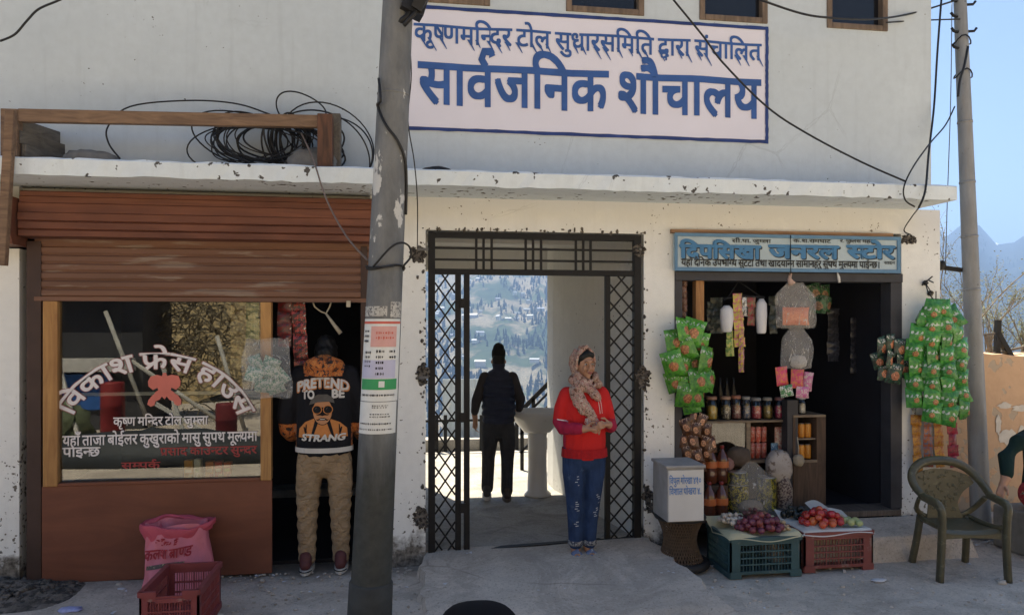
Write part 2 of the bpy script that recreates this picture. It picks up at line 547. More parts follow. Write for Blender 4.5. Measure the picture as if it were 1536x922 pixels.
def ground_mat(name, base, stain, peb=True, k=1.0):
    m, nt, b = new_mat(name); q = N(nt); vec = q.pos()
    big = q.noise(vec, .7, 6, .6, .6); mid = q.noise(vec, 3.2, 7, .65); fine = q.noise(vec, 45, 4, .7)
    c = q.mix(q.ramp(big, [(.35, 0.0), (.65, 1.0)]), sc(base, .82), sc(base, 1.12))
    c = q.mix(q.ramp(mid, [(.48, 0.0), (.72, .7)]), c, stain)
    c = q.mix(q.ramp(fine, [(.3, .4), (.55, 0.0)]), c, sc(stain, .7))
    v = q.vor(vec, 38)
    kk = q.math('MULTIPLY', q.ramp(v, [(.10, 1.0), (.16, 0.0)]), q.ramp(q.noise(vec, 6, 3), [(.5, 0.0), (.62, 1.0)]))
    if peb: c = q.mix(q.math('MULTIPLY', kk, .55), c, (.36,.34,.32))
    # old stains, and hairline cracks between slabs of dried mud and cement
    st = q.ramp(q.noise(vec, 1.7, 8, .72, 1.5), [(.48, 0.0), (.56, .35), (.7, .6)])
    c = q.mix(st, c, sc(stain, .68))
    wv = q.n('ShaderNodeMix'); wv.data_type = 'RGBA'; wv.inputs[0].default_value = .08
    nzz = q.n('ShaderNodeTexNoise'); nzz.inputs['Scale'].default_value = 4; q.l(vec, nzz.inputs['Vector']); q.l(vec, wv.inputs[6]); q.l(nzz.outputs[1], wv.inputs[7])
    ck = q.vor(wv.outputs[2], 1.15, 'DISTANCE_TO_EDGE')
    ckm = q.math('MULTIPLY', q.ramp(ck, [(.004, 1.0), (.010, 0.0)]), q.ramp(q.noise(vec, 1.3, 3), [(.52, 0.0), (.62, .35)]))
    c = q.mix(ckm, c, sc(stain, .3))
    yy = q.math('ADD', q.sep(vec)[1], q.math('MULTIPLY', q.noise(vec, 3.5, 7, .7), .9))      # soil swept against the walls
    c = q.mix(q.ramp(yy, [(.22, 0.0), (.52, .75)]), c, q.mix(q.noise(vec, 26, 5, .7), (.06,.05,.042), (.22,.19,.16))) if peb else c
    gt_ = q.ramp(q.noise(vec, 70, 3, .6), [(.60, 0.0), (.66, .6)])
    c = q.mix(gt_, c, sc(stain, .45))
    lt = q.ramp(q.noise(vec, 9, 6, .7), [(.60, 0.0), (.72, .5)])
    c = q.mix(lt, c, sc(base, 1.35))
    q.l(c, b.inputs['Base Color']); b.inputs['Roughness'].default_value = .92
    b.inputs['Specular IOR Level'].default_value = .2
    q.bump(q.math('ADD', q.math('MULTIPLY', mid, 1.0), q.math('MULTIPLY', fine, .25)), b, .55, .03)
    return m
m_ground = ground_mat('dusty street', (.60,.515,.43), (.42,.362,.30))
m_ramp = ground_mat('grey cement', (.57,.495,.42), (.41,.358,.305), False)
m_floor = ground_mat('flagged floor', (.42,.395,.36), (.25,.235,.212), False)

def hill_material():
    # terraced fields and woods near the gate's view, dark woods on the higher far ranges
    m, nt, b = new_mat('valley slopes'); q = N(nt)
    vec = q.pos(); z = q.sep(vec)[2]
    n1 = q.noise(vec, .006, 8, .62); n2 = q.noise(vec, .035, 6, .6)
    ter = q.noise(q.pos((.05,.05,.16)), 1.0, 7, .7, 1.6)
    c = q.ramp(ter, [(.36, (.08,.07,.05)), (.44, (.24,.20,.15)), (.48, (.05,.055,.035)), (.53, (.27,.235,.19)), (.57, (.045,.055,.035)), (.62, (.22,.19,.15)), (.7, (.07,.065,.045))])
    forest = q.ramp(q.math('ADD', q.math('MULTIPLY', n1, 1.0), q.math('MULTIPLY', n2, .35)), [(.66, 0.0), (.74, 1.0)])
    c = q.mix(forest, c, q.ramp(n2, [(.3, (.018,.03,.02)), (.7, (.05,.07,.04))]))
    east = q.ramp(q.math('SUBTRACT', q.math('MULTIPLY', q.sep(vec)[0], 1/900.0), .55), [(0.0, 0.0), (.4, 1.0)])
    c = q.mix(east, c, q.ramp(n1, [(.3, (.012,.018,.018)), (.7, (.035,.042,.034))]))
    q.l(c, b.inputs['Base Color']); b.inputs['Roughness'].default_value = 1.0
    b.inputs['Specular IOR Level'].default_value = 0.0
    return m
m_hill = hill_material()
m_far = M('far ridge', (.07,.075,.05), 1.0, .35, .002, spec=0)
m_snow = M('snow peak', (.8,.8,.82), .9, .1, .003, spec=0, col2=(.22,.21,.2), thr=.62, s2=.004)

# ================================================================== GROUND, VALLEY, MOUNTAINS
mb = MB()
def gz(x, y):
    d = max(0.0, 1 - math.hypot((x+2.9)/1.0, (y+.75)/1.1))
    return .012*math.sin(x*2.1+y)*math.cos(y*1.7) + .0
nx, ny = 140, 90
def gfn(u, v):
    x = -45 + 90*u if False else math.copysign(abs(2*u-1)**2.2*45, 2*u-1)
    y = -5.0 + math.copysign(abs(2*v-1)**2.0*25, 2*v-1)
    if y > 0: y = y*4.6/20
    return (x, y, gz(x, y) if y < 0 else gz(x, 0)*max(0, 1-y))
mb.grid(gfn, nx, ny)
mb.build('ground', m_ground, kind='structure', fix=False)

def hill_h(r, az):
    a = math.degrees(az)
    t = min(1, max(0, (a - 24)/10)); t = t*t*(3-2*t)
    rr = 2300*(1-t) + 3600*t
    el = .150*(1-t) + (.152 - .0058*max(0, min(14, a-34)))*t
    el += .010*math.sin(a*1.9) + .006*math.sin(a*4.3+1) + .004*math.sin(a*9.7)
    x, y = r*math.sin(az), r*math.cos(az)
    nz = (math.sin(x*.021+1)*math.cos(y*.017) + .6*math.sin(x*.047+y*.031) + .4*math.sin(y*.09-x*.07))
    if r < 9: z = -1.6 - .2*(r-6)
    elif r < 600: z = -2.2 - (r-9)*.19
    else:
        z0 = -114.5
        if r <= rr:
            k = (r-600)/(rr-600)
            z = z0 + (el*rr - z0)*(k**(.95+.2*t))
        else:
            z = el*rr - (r-rr)*.25
    return z + nz*min(6.0, max(0, r-40)*.012)
mb = MB()
NR, NA = 130, 170
def hfn(u, v):
    az = R(-75 + 160*u); r = 6.0*(9000/6.0)**v
    return (r*math.sin(az), r*math.cos(az), hill_h(r, az))
mb.grid(hfn, NA, NR)
mb.build('valley_terrain', m_hill, kind='structure', fix=False)
mb = MB()
def sfn(u, v):
    az = R(30 + 50*u); r = 5200 + 900*v; a = 30+50*u
    el = .074 + .014*math.exp(-((a-43.0)/5.5)**2) + .006*math.sin(a*2.3) + .004*math.sin(a*5.1+2) + .002*math.sin(a*13)
    return (r*math.sin(az), r*math.cos(az), -200 + (el*5500+200)*math.sin(math.pi*min(1, v*.5/.5))**.8 if 0 < v < 1 else -200)
mb.grid(sfn, 120, 10)
mb.build('snow_mountain', m_snow, kind='structure', fix=False)

# slope across the street behind the photographer, seen in the shop glass
m_dry = M('dry grass bank', (.34,.25,.13), 1, .5, 3.5, .8, col2=(.10,.085,.06), thr=.55, stretch=(1,1,2.5))
mb = MB()
def bfn(u, v):
    x = -30 + 60*u; t = v
    y = -12.5 - 14*t + .6*math.sin(x*.7)
    z = -.05 + 9.5*t**.8 + .35*math.sin(x*1.3+4*t) + .25*math.sin(x*3.1-7*t)*min(1, 3*t)
    return (x, y, z)
mb.grid(bfn, 120, 40)
mb.build('hillside', m_dry, kind='structure', fix=False)

# air
mh, nt, b = new_mat('valley haze'); nt.nodes.remove(b)
pv = nt.nodes.new('ShaderNodeVolumePrincipled')
pv.inputs['Color'].default_value = (.34,.53,.92,1); pv.inputs['Density'].default_value = .00040; pv.inputs['Anisotropy'].default_value = .15
nt.links.new(pv.outputs[0], nt.nodes['Material Output'].inputs['Volume'])
MB().box((-9000,-60,-1500), (9000,9500,640)).build('haze', mh, kind='stuff')

# ================================================================== THE BUILDING
bld = thing('shop_building', 'long white plastered two storey building with a ledge over its shopfronts and gateway', 'building', (0.8, 0.1, 0))
XL, XR = -4.6, 4.33
ax0, ax1, ah = P(60,600).x, -0.235, 1.99           # left shop opening
gx0, gx1, gh = 0.165, 1.825, 2.46                  # gateway
sx0, sx1, s0, sh = 2.07, 3.985, .24, 2.50          # right shop
LT = 2.70
mb = MB()
W = .22
mb.box((ax0-.13-.0, 0, -.1), (XL, W, 2.28))                   # pier at far left
mb.box((ax0-.13, 0, 2.38), (XL, W, LT), 0)
mb.box((ax1, 0, -.1), (gx0, W, LT))
mb.box((ax0-.13, .05, 2.62), (ax1, W, LT))
mb.box((gx0, 0, gh), (gx1, W, LT))
mb.box((gx1, 0, -.1), (sx0, W, LT))
mb.box((sx0, 0, sh), (sx1, W, LT))
mb.box((sx1, 0, -.1), (XR, 3.4, LT))
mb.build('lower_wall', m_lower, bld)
mb = MB()
# upper storey: front wall with four window openings, hung on the grid of their edges
wins = [(640,735,8),(849,966,22),(1049,1151,35),(1240,1331,47)]
WZ = 4.125
xs = []
for u0, u1, v in wins: xs.append((P(u0, v).x, P(u1, v).x))
XU = 4.25
mb.box((-7, 0, 2.82), (XU, W, WZ))
edges = [-7] + [x for p in xs for x in p] + [XU]
for i in range(0, len(edges), 2): mb.box((edges[i], 0, WZ), (edges[i+1], W, 4.85))
mb.box((-7, 0, 4.85), (XU, W, 7.6))
mb.box((XU-.2, W, 2.82), (XU, 2.25, 7.6)); mb.box((-7, W, 2.82), (-6.8, 2.25, 7.6)); mb.box((-6.8, 2.05, 2.82), (XU-.2, 2.25, 7.6)); mb.box((-7, 0, 7.6), (XU, 2.25, 7.75))
mb.build('upper_wall', m_upper, bld)
# ledge (canopy slab) with slightly ragged front edge
mb = MB()
LY, LZ0, LZ1 = -.46, 2.70, 2.81
n = 120; x0, x1 = -5.2, P(1436, 290, -.46).x
rows = []
random.seed(3)
for i in range(n+1):
    x = x0 + (x1-x0)*i/n
    j = [random.uniform(-.006,.006) for _ in range(4)]
    rows += [(x, .0, LZ0), (x, LY+.004+j[0], LZ0+j[1]), (x, LY+j[2]*.7, LZ1-.012), (x, LY+.012, LZ1+j[3]*.8), (x, .0, LZ1+.012)]
fs = []
for i in range(n):
    for k in range(5):
        a, b_ = i*5+k, i*5+(k+1)%5
        fs.append((a, b_, b_+5, a+5))
fs += [tuple(range(5)), tuple(n*5+k for k in (4,3,2,1,0))]
mb.add(rows, fs)
mb.build('ledge', m_ledge, bld)
# slab between storeys, corridor walls, ceilings, shop rooms
CW = gx1-.03
mb = MB()
mb.box((gx0-.12, W, .0), (gx0-.01, 2.2, 2.62)); mb.build('corridor_wall', m_corr, bld); mb = MB()
xe = P(821,600,2.25).x
mb.add([(CW,W,0),(CW+.12,W,0),(CW+.12,2.25,0),(xe,2.25,0),(xe,1.95,0),(CW,W,2.62),(CW+.12,W,2.62),(CW+.12,2.25,2.62),(xe,2.25,2.62),(xe,1.95,2.62)], [(0,4,3,2,1),(5,6,7,8,9),(0,1,6,5),(1,2,7,6),(2,3,8,7),(3,4,9,8),(4,0,5,9)])
mb.build('corridor_wall', m_corr, bld)
mb = MB()
mb.box((-7, W+.001, 2.62), (XU-.2, 2.78, 2.80)); mb.box((gx0-.01, 2.55, 2.36), (CW, 2.75, 2.62))  # unseen rear overhang of the slab, added to set the sun line inside
mb.box((gx0-.01, 1.15, 2.5), (CW, 1.32, 2.62))
mb.build('ceiling', m_corr, bld)
mb = MB()
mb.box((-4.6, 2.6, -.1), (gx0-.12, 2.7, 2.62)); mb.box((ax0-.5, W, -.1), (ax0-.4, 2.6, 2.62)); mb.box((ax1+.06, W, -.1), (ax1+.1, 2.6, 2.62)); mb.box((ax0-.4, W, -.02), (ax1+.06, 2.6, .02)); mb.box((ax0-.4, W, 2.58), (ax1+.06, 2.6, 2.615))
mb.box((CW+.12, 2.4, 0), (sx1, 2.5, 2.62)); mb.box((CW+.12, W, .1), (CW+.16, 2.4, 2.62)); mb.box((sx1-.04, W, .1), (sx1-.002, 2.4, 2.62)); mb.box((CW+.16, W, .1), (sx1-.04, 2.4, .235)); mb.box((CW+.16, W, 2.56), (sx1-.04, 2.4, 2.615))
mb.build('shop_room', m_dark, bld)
# windows in the upper wall
m_wfr = wood('weathered window wood', (.24,.17,.12), (.10,.075,.055), stretch=(6,6,1))
m_pane = M('dark window glass', (.012,.013,.016), .12, .1, 3, spec=.5)
for (a, b_) in xs:
    fr = MB(); w = .045
    z0, z1 = WZ, 4.85
    fr.box((a, -.012, z0), (a+w, .1, z1)); fr.box((b_-w, -.012, z0), (b_, .1, z1)); fr.box((a+w, -.012, z0), (b_-w, .1, z0+w)); fr.box((a+w, -.012, z1-w), (b_-w, .1, z1))
    wo = fr.build('window', m_wfr, bld, bevel=.006)
    MB().box((a+w, .05, z0+w), (b_-w, .07, z1-w)).build('pane', m_pane, wo)
# broken plaster round the gate fixings
def crumble(u, v, ru, rv, Y=-.004, n=20, seed=1):
    rnd = random.Random(seed); mb = MB(); c = P(u, v, 0); t = 5.5/F_PX
    pts = []
    for i in range(22):
        a = 6.283*i/22; k = rnd.uniform(.6, 1.15); pts.append((c.x+ru*t*k*math.cos(a), -.003, c.z+rv*t*k*math.sin(a)))
    mb.add(pts, [tuple(range(22))])
    for i in range(n):
        a = rnd.uniform(0, 6.28); k = rnd.uniform(.35, 1)**.6
        x = c.x + ru*t*k*math.cos(a); z = c.z + rv*t*k*math.sin(a)
        s = rnd.uniform(.006, .017)*(1.15-.4*k)
        mb.ell((x, Y+rnd.uniform(-.006,.004), z), (s*rnd.uniform(.7,1.7), .010, s*rnd.uniform(.6,1.4)), 7, 5, wob=.3)
    return mb
mb = MB()
for i, (u, v, ru, rv) in enumerate([(958,374,9,10),(964,566,13,20),(634,560,10,17),(632,775,12,16),(972,742,10,14),(626,383,12,14),(1395,440,3,3),(984,760,16,16),(1362,360,14,8)]):
    crumble(u, v, ru, rv, seed=i).build('broken_plaster', m_hole, bld)
# flaky dark mortar line round gate opening
rnd = random.Random(5); mb = MB()
for i in range(150):
    side = rnd.choice('LRT')
    if side == 'T': x, z = rnd.uniform(gx0-.02, gx1+.02), gh + abs(rnd.gauss(0, .012))
    elif side == 'L': x, z = gx0 - abs(rnd.gauss(0, .016)), rnd.uniform(.1, gh)
    else: x, z = gx1 + abs(rnd.gauss(0, .016)), rnd.uniform(.1, gh)
    s = rnd.uniform(.003, .011)
    mb.ell((x, -.001, z), (s*rnd.uniform(.6,1.4), .007, s*rnd.uniform(.6,2.0)), 6, 4, wob=.3)
mb.build('ragged_mortar', m_hole, bld, kind='stuff')
# cement step and wooden sill of the right shop
mb = MB()
mb.add([(sx0+.6,-.02,.235),(XR-.05,-.02,.235),(XR-.02,-.34,.17),(sx0+.6,-.36,.17),(sx0+.6,-.46,-.02),(XR,-.44,-.02),(XR-.05,-.02,-.02),(sx0+.6,-.02,-.02)],
       [(0,1,2,3),(3,2,5,4),(0,3,4,7),(1,6,5,2),(0,7,6,1)])
mb.build('doorstep', m_ramp, bld, bevel=.02)
m_sill = wood('grey door timber', (.16,.13,.11), (.07,.058,.05), stretch=(14,1,1))
MB().box((sx0+.02, -.03, .237), (sx1-.02, .2, .285)).build('door_sill', m_sill, bld, bevel=.006)

# ramp in front of the gate, corridor floor and back terrace
mb = MB()
def rfn(u, v):
    xa, xb = .145 - .02*v, 1.86 + .14*v
    x = xa + (xb-xa)*u + (.018*math.sin(19*v+u*3)+.012*math.sin(41*v) if u in (0.0, 1.0) else 0); y = .06 - 1.25*v + .02*math.sin(17*u)*v
    z = (.085 + .05*u)*(1-v**1.4) + .006 + .006*math.sin(9*u+7*v)
    if u in (0.0, 1.0) or v == 1.0: z = -.02 if v == 1.0 else z
    return (x, y, z)
mb.grid(rfn, 24, 20)
g2 = [(p[0], p[1]) for p in mb.v]
mb.grid(lambda u, v: (rfn(u > .5, v)[0], rfn(u > .5, v)[1], rfn(float(u > .5), v)[2] if (u in (0.0,) or u == 1.0) else -.03) if False else (rfn(0.0, v)[0]-.03*u, rfn(0.0, v)[1], rfn(0.0, v)[2]*(1-u)-.02*u), 2, 20)
mb.grid(lambda u, v: (rfn(1.0, v)[0]+.05*u, rfn(1.0, v)[1], rfn(1.0, v)[2]*(1-u)-.02*u), 2, 20)
mb.build('ramp', m_ramp, kind='structure', fix=False)
mb = MB(); mb.box((gx0-.01, .05, -.3), (CW, 2.3, .098)); mb.build('corridor_floor', m_floor, kind='structure')
mb = MB(); mb.box((-6, 2.3, -.6), (4.3, 4.6, .095)); mb.build('terrace', m_floor, kind='structure')
# ================================================================== PAINTED SIGN ON THE UPPER WALL
m_signbg = M('pinkish white sign paint', (.72,.70,.77), .8, .04, 2)
m_blue = M('blue sign paint', (.035,.10,.30), .6, .22, 5, spec=.3)
m_navy = M('navy border paint', (.02,.045,.17), .6, .3, 8)
sg = thing('painted_sign', 'large pinkish white wall sign with two rows of blue Devanagari lettering and navy border', 'sign', (P(890,110).x, -.004, 3.17))
sxa, sxb, sza, szb = P(598,100).x, P(1152,100).x, 3.185, 4.10
MB().add([(sxa,-.004,sza),(sxb,-.004,sza),(sxb,-.004,szb),(sxa,-.004,szb)], [(0,1,2,3)]).build('sign_panel', m_signbg, sg)
mb = MB(); w = .026; rnd = random.Random(4)
def pstrip(mb, p, q, w, Y, n=40, j=.0022):
    p, q = Vector(p), Vector(q); d = (q-p).normalized(); nn = Vector((-d.z, 0, d.x))
    vs = []
    for i in range(n+1):
        c = p + (q-p)*i/n
        vs += [c + nn*(w/2+rnd.uniform(-j,j)), c - nn*(w/2+rnd.uniform(-j,j))]
    mb.add([(v.x, Y, v.z) for v in vs], [(2*i,2*i+1,2*i+3,2*i+2) for i in range(n)])
pstrip(mb, (sxa,0,szb-.013), (sxb,0,szb-.013), w, -.0075); pstrip(mb, (sxa,0,sza+.013), (sxb,0,sza+.013), w, -.0075)
pstrip(mb, (sxb-.013,0,sza), (sxb-.013,0,szb), w, -.009)
mb.build('border', m_navy, sg, fix=False)
def wall_text(name, s, u0, u1, vmid, zb, h, off, mat, parent, Y=-.008, tail=False, wav=.004):
    x0, x1 = P(u0, vmid).x, P(u1, vmid).x
    v, f = fit_text(s, x0, x1, zb, h, off)
    mb = MB()
    mb.add([(x, Y - l*.00003, z + wav*math.sin(x*9)) for x, z, l in v], f)
    if tail:
        r2 = random.Random(9)
        lows = sorted(x for x, z, l in v if abs(z-zb) < .02)
        last = -9
        for x in lows:
            if x - last > .055:
                last = x
                if r2.random() < .62:
                    L = r2.uniform(.025, .07)
                    mb.add([(x-.022,Y-.0012-.00003*(len(mb.f)%29),zb+.03),(x,Y-.0012-.00003*(len(mb.f)%29),zb+.03),(x+L*.75,Y-.0012-.00003*(len(mb.f)%29),zb-L),(x+L*.75-.006,Y-.0012-.00003*(len(mb.f)%29),zb-L)], [(0,1,2,3)])
    return mb.build(name, mat, parent, fix=False)
wall_text('lettering', 'कृष~णमिन~दर टोल सुधारसिमित दVारा संचािलत', 621, 1141, 80, 3.835, .125, .020, m_blue, sg, tail=True)
wall_text('lettering', 'सावRजिनक शौचालय', 628, 1139, 140, 3.385, .29, .026, m_blue, sg)

# ================================================================== THINGS ON THE LEDGE
m_beam = wood('sawn brown timber', (.27,.17,.105), (.12,.075,.05), stretch=(1.2,8,8))
m_post = wood('reddish timber', (.16,.075,.045), (.06,.035,.025), stretch=(8,8,1.2))
m_grey = wood('weathered grey planks', (.17,.15,.125), (.075,.065,.055), stretch=(8,1.2,8))
tf = thing('ledge_scaffold', 'open frame of sawn brown timber standing on the ledge over the left shop', 'wooden frame', (-1.6, -.33, 2.82))
yb = -.34
a = P(32,174,yb); b_ = P(478,183,yb)
mb = MB(); mb.bar((a.x-.08, yb, a.z), (b_.x+.01, yb, b_.z), .05, .085) if False else mb.obox(((a.x+b_.x)/2, yb, (a.z+b_.z)/2), (b_.x-a.x+.02, .05, .082), (0, math.atan2(-(b_.z-a.z), b_.x-a.x), 0))
mb.build('top_rail', m_beam, tf, bevel=.005)
p0 = P(488,215,yb); MB().box((p0.x-.048, yb-.05, 2.815), (p0.x+.05, yb+.05, P(488,176,yb).z+.012)).build('post', m_post, tf, bevel=.005)
p1 = P(498,190,yb+.1); MB().box((p1.x+.0, yb+.06, 2.815), (p1.x+.06, yb+.16, P(498,172,yb+.1).z)).build('post', m_grey, tf, bevel=.005)
q0 = P(22,200,yb); MB().box((q0.x-.07, yb-.03, 2.80), (q0.x+.03, yb+.04, P(22,165,yb).z)).build('post', m_beam, tf, bevel=.005)
for k in range(3):
    mb = MB(); z = 2.87 + .085*k
    mb.obox((q0.x+.06+.03*(2-k), yb+.19, z), (.03, .42, .082), (0, 0, R(-18)))
    mb.build('side_plank', m_grey, tf, bevel=.004)
st = MB(); a = P(17,190,-.50); b_ = P(3,398,-.50); st.bar(a + Vector((0,0,.1)), b_, .052, .05)
st.build('timber_stick', m_beam, None, 'long brown timber batten leaning against the front of the ledge at its left end', 'timber', fix=True, bevel=.005)
m_stone = M('grey stone', (.16,.155,.145), .9, .35, 12, .6)
s = P(138,236,-.25); mb = MB(); mb.ell((s.x, -.25, 2.83), (.17, .13, .07), 18, 8, wob=.06, sq=.8)
mb.build('flat_stone', m_stone, None, 'flat grey stone lying on the ledge under the timber rail', 'stone')
s = P(470,245,-.22); mb = MB(); mb.ell((s.x, -.2, 2.85), (.19, .14, .13), 18, 9, wob=.07, sq=.85)
mb.build('boulder', m_stone, None, 'rounded brown grey stone on the ledge beside the timber post', 'stone')
m_black = M('black rubber', (.012,.012,.013), .55, .3, 9)
s = P(655,260,-.3); mb = MB(); mb.ell((s.x, -.3, 2.825), (.11, .07, .035), 14, 7, wob=.08)
mb.build('black_rag', m_black, None, 'small crumpled black rag on the ledge just right of the concrete pole', 'rag')

# cable coil
m_cable = M('black cable', (.014,.014,.015), .5, .3, 20)
rnd = random.Random(12); mb = MB()
def loop(u, v, ru, rv, Y, tilt, sw=0.0, r=.0055, n=44, a0=0, a1=360):
    c = P(u, v, Y); k = (5.2)/F_PX; pts = []
    for i in range(n+1):
        a = R(a0 + (a1-a0)*i/n)
        x = ru*k*math.cos(a); z = rv*k*math.sin(a)
        x, z = x*math.cos(tilt)-z*math.sin(tilt), x*math.sin(tilt)+z*math.cos(tilt)
        pts.append((c.x+x, Y + sw*x + .05*math.sin(2*a+u), max(c.z+z, 2.826 + .004*(i%3))))
    mb.tube(pts, r, 6)
for i in range(20):
    loop(rnd.uniform(375,440), rnd.uniform(205,222), rnd.uniform(52,92), rnd.uniform(22,40), rnd.uniform(-.24,-.1), rnd.uniform(-.35,.25), rnd.uniform(-.15,.15), rnd.choice([.0045,.0055,.007]))
for i in range(12):
    loop(rnd.uniform(418,446), rnd.uniform(208,222), rnd.uniform(14,30), rnd.uniform(26,40), rnd.uniform(-.24,-.1), rnd.uniform(-.3,.5), rnd.uniform(-.2,.2), .007)
loop(452,165,36,24,-.2,-.25); loop(490,220,70,62,-.16,-.4); loop(500,226,60,52,-.12,-.5, a0=-20, a1=190); loop(480,228,76,58,-.2,-.5, a0=-20, a1=190)
mb.build('cable_coil', m_cable, None, 'tangled coil of black cable heaped on the ledge around the timber post', 'cable coil')
def cable(name, pts, r, label, cat='cable', mat=None, group=None, sub=6):
    # Catmull-Rom through the points
    P_ = [Vector(p) for p in pts]; out = []
    for i in range(len(P_)-1):
        p0, p1, p2, p3 = P_[max(i-1,0)], P_[i], P_[i+1], P_[min(i+2,len(P_)-1)]
        for k in range(sub):
            t = k/sub
            out.append(.5*((2*p1)+(p2-p0)*t+(2*p0-5*p1+4*p2-p3)*t*t+(3*p1-p0-3*p2+p3)*t**3))
    out.append(P_[-1])
    m = MB(); m.tube(out, r, 6)
    return m.build(name, mat or m_cable, None, label, cat, group)
cable('loose_cable', [P(180,238,-.3),P(163,215,-.25),P(162,190,-.22),P(195,160,-.2),P(280,151,-.16),P(350,155,-.16),P(400,170,-.16),P(470,200,-.16),P(505,238,-.2)], .006, 'single long loop of black cable arching over the timber rail')
cable('hanging_wire', [P(452,200,-.3),P(470,240,-.47),P(490,300,-.6),P(520,355,-.8),P(552,391,-1.05)], .006, 'brown wire sagging from the cable coil down to the concrete pole', mat=M('brown wire', (.16,.12,.10), .5))

# ================================================================== CONCRETE POLE WITH NOTICES
pb = T(553, 952, 4.2); pb.z = 0; pt = T(597, 0, 4.2)
def pole_c(z): return pb + (pt-pb)*(z/pt.z)
def pole_r(z): return .116 - .0085*z
pl_m, nt, bs = new_mat('painted pole'); q = N(nt); vec = q.pos()
zz = q.sep(vec)[2]
c = q.mix(q.ramp(q.noise(q.pos((1,1,.35)), 11, 7, .65), [(.3, 0.0), (.7, 1.0)]), (.105,.11,.115), (.19,.195,.195))
low = q.ramp(q.math('ADD', zz, q.math('MULTIPLY', q.noise(q.pos((3,3,.5)), 6, 5), .5)), [(.30, 0.0), (.0, 0.0)]) if False else None
kz = q.math('ADD', q.math('MULTIPLY', zz, -1.6), q.math('ADD', q.math('MULTIPLY', q.noise(q.pos((4,4,.6)), 5, 5), .8), 1.75))
c = q.mix(q.ramp(kz, [(.2, 0.0), (.75, 1.0)]), c, q.mix(q.noise(vec, 18, 6, .6), (.025,.027,.024), (.085,.085,.075)))
pm = q.ramp(q.math('SUBTRACT', q.noise(q.pos((1,1,.55)), 8, 5, .55), q.math('MULTIPLY', q.math('ABSOLUTE', q.math('SUBTRACT', zz, 2.55)), .30)), [(.495, 0.0), (.515, 1.0)])
c = q.mix(pm, c, (.50,.50,.48))
q.l(c, bs.inputs['Base Color']); bs.inputs['Roughness'].default_value = .75; bs.inputs['Specular IOR Level'].default_value = .25
q.bump(q.noise(vec, 24, 7, .65), bs, .35, .01)
pole = thing('concrete_pole', 'thick grey leaning pole with peeling paint and pasted notices before the left shop', 'utility pole', tuple(pb))
mb = MB(); pts, rs = [], []
for i in range(41):
    z = -.1 + 6.4*i/40
    pts.append(pole_c(z)); rs.append(pole_r(z))
mb.tube(pts, rs, 28); mb.build('shaft', pl_m, pole)
mb = MB(); mb.tube([pole_c(z) for z in (-.05,.30,.312)], [pole_r(0)+.012, pole_r(.3)+.010, pole_r(.3)+.001], 28); mb.build('base_sleeve', M('dark pole foot', (.05,.05,.046), .8, .3, 9, .3), pole)
for vv in (143,):
    z = 1.75+(490-vv)*4.2/F_PX
    mb = MB(); mb.tube([pole_c(z-.006), pole_c(z), pole_c(z+.006)], [pole_r(z)+.001, pole_r(z)+.004, pole_r(z)+.001], 28); mb.build('weld_ring', pl_m, pole)
toC = math.atan2(CAM.x-pb.x, -(CAM.y-pb.y))        # camera direction seen from the pole
def pw(ang, z, lift=.002):
    c = pole_c(z); a = toC + ang; r = pole_r(z)+lift
    return Vector((c.x + r*math.sin(a), c.y - r*math.cos(a), z))
def zv(v): return 1.75+(490-v)*4.09/F_PX
def patch(mb, a0, a1, z0, z1, lift, mi=0, n=14, m=6):
    mb.grid(lambda u, v: pw(a0+(a1-a0)*u, z0+(z1-z0)*v, lift), n, m, mi)
def pmat(name, c): return M(name, c, .8, .06, 20, spec=.2)
m_paper = pmat('white paper', (.66,.67,.65)); m_red = pmat('red print', (.55,.13,.10)); m_pinkp = pmat('faded pink print', (.62,.35,.32)); m_grn = pmat('green print', (.05,.30,.12)); m_ink = pmat('black print', (.03,.03,.035)); m_lil = pmat('lilac print', (.48,.48,.62))
def notice(name, label, a0, a1, v0, v1, blocks, seed):
    th = thing(name, label, 'notice', tuple(pw(0, zv(v1))))
    th_m = MB(); patch(th_m, a0, a1, zv(v1), zv(v0), .003); th_m.build('paper', m_paper, th, fix=False)
    rr = random.Random(seed); groups = {}
    for (m, x0, x1, y0, y1, kind) in blocks:
        g = groups.setdefault(m.name, (MB(), m))[0]
        A = lambda f: a0+(a1-a0)*f
        Z = lambda f: zv(v0+(v1-v0)*f)
        if kind == 'fill': patch(g, A(x0), A(x1), Z(y1), Z(y0), .0045)
        else:
            rows = kind
            for r_ in range(rows):
                y = y0+(y1-y0)*(r_+.5)/rows; x = x0
                while x < x1-.02:
                    wd = rr.uniform(.012,.04)
                    hh = (y1-y0)/rows*rr.uniform(.14,.24)
                    patch(g, A(x), A(min(x1,x+wd)), Z(y+hh), Z(y-hh), .0055, n=2, m=1)
                    if rr.random() < .5: patch(g, A(x+wd*.3), A(x+wd*.5), Z(y+hh*2.0), Z(y-hh*1.6), .0056, n=1, m=1)
                    x += wd+rr.uniform(.01,.03)
    for g, m in groups.values(): g.build('print', m, th, fix=False)
A0, A1 = R(-78), R(66)
notice('notice', 'red topped notice with green band pasted on the grey pole', A0, A1, 478, 602,
  [(m_red,.02,.98,.03,.06,'fill'),(m_pinkp,.28,.86,.09,.34,'fill'),(m_lil,.05,.86,.5,.72,'fill'),(m_grn,.05,.92,.73,.86,'fill'),(m_paper,.5,.62,.755,.83,'fill'),
   (m_ink,.08,.24,.12,.3,3),(m_ink,.42,.6,.36,.7,5),(m_ink,.14,.3,.38,.6,4),(m_red,.4,.8,.14,.26,2),(m_ink,.1,.9,.9,.95,1),(m_ink,.7,.86,.36,.5,2)], 1)
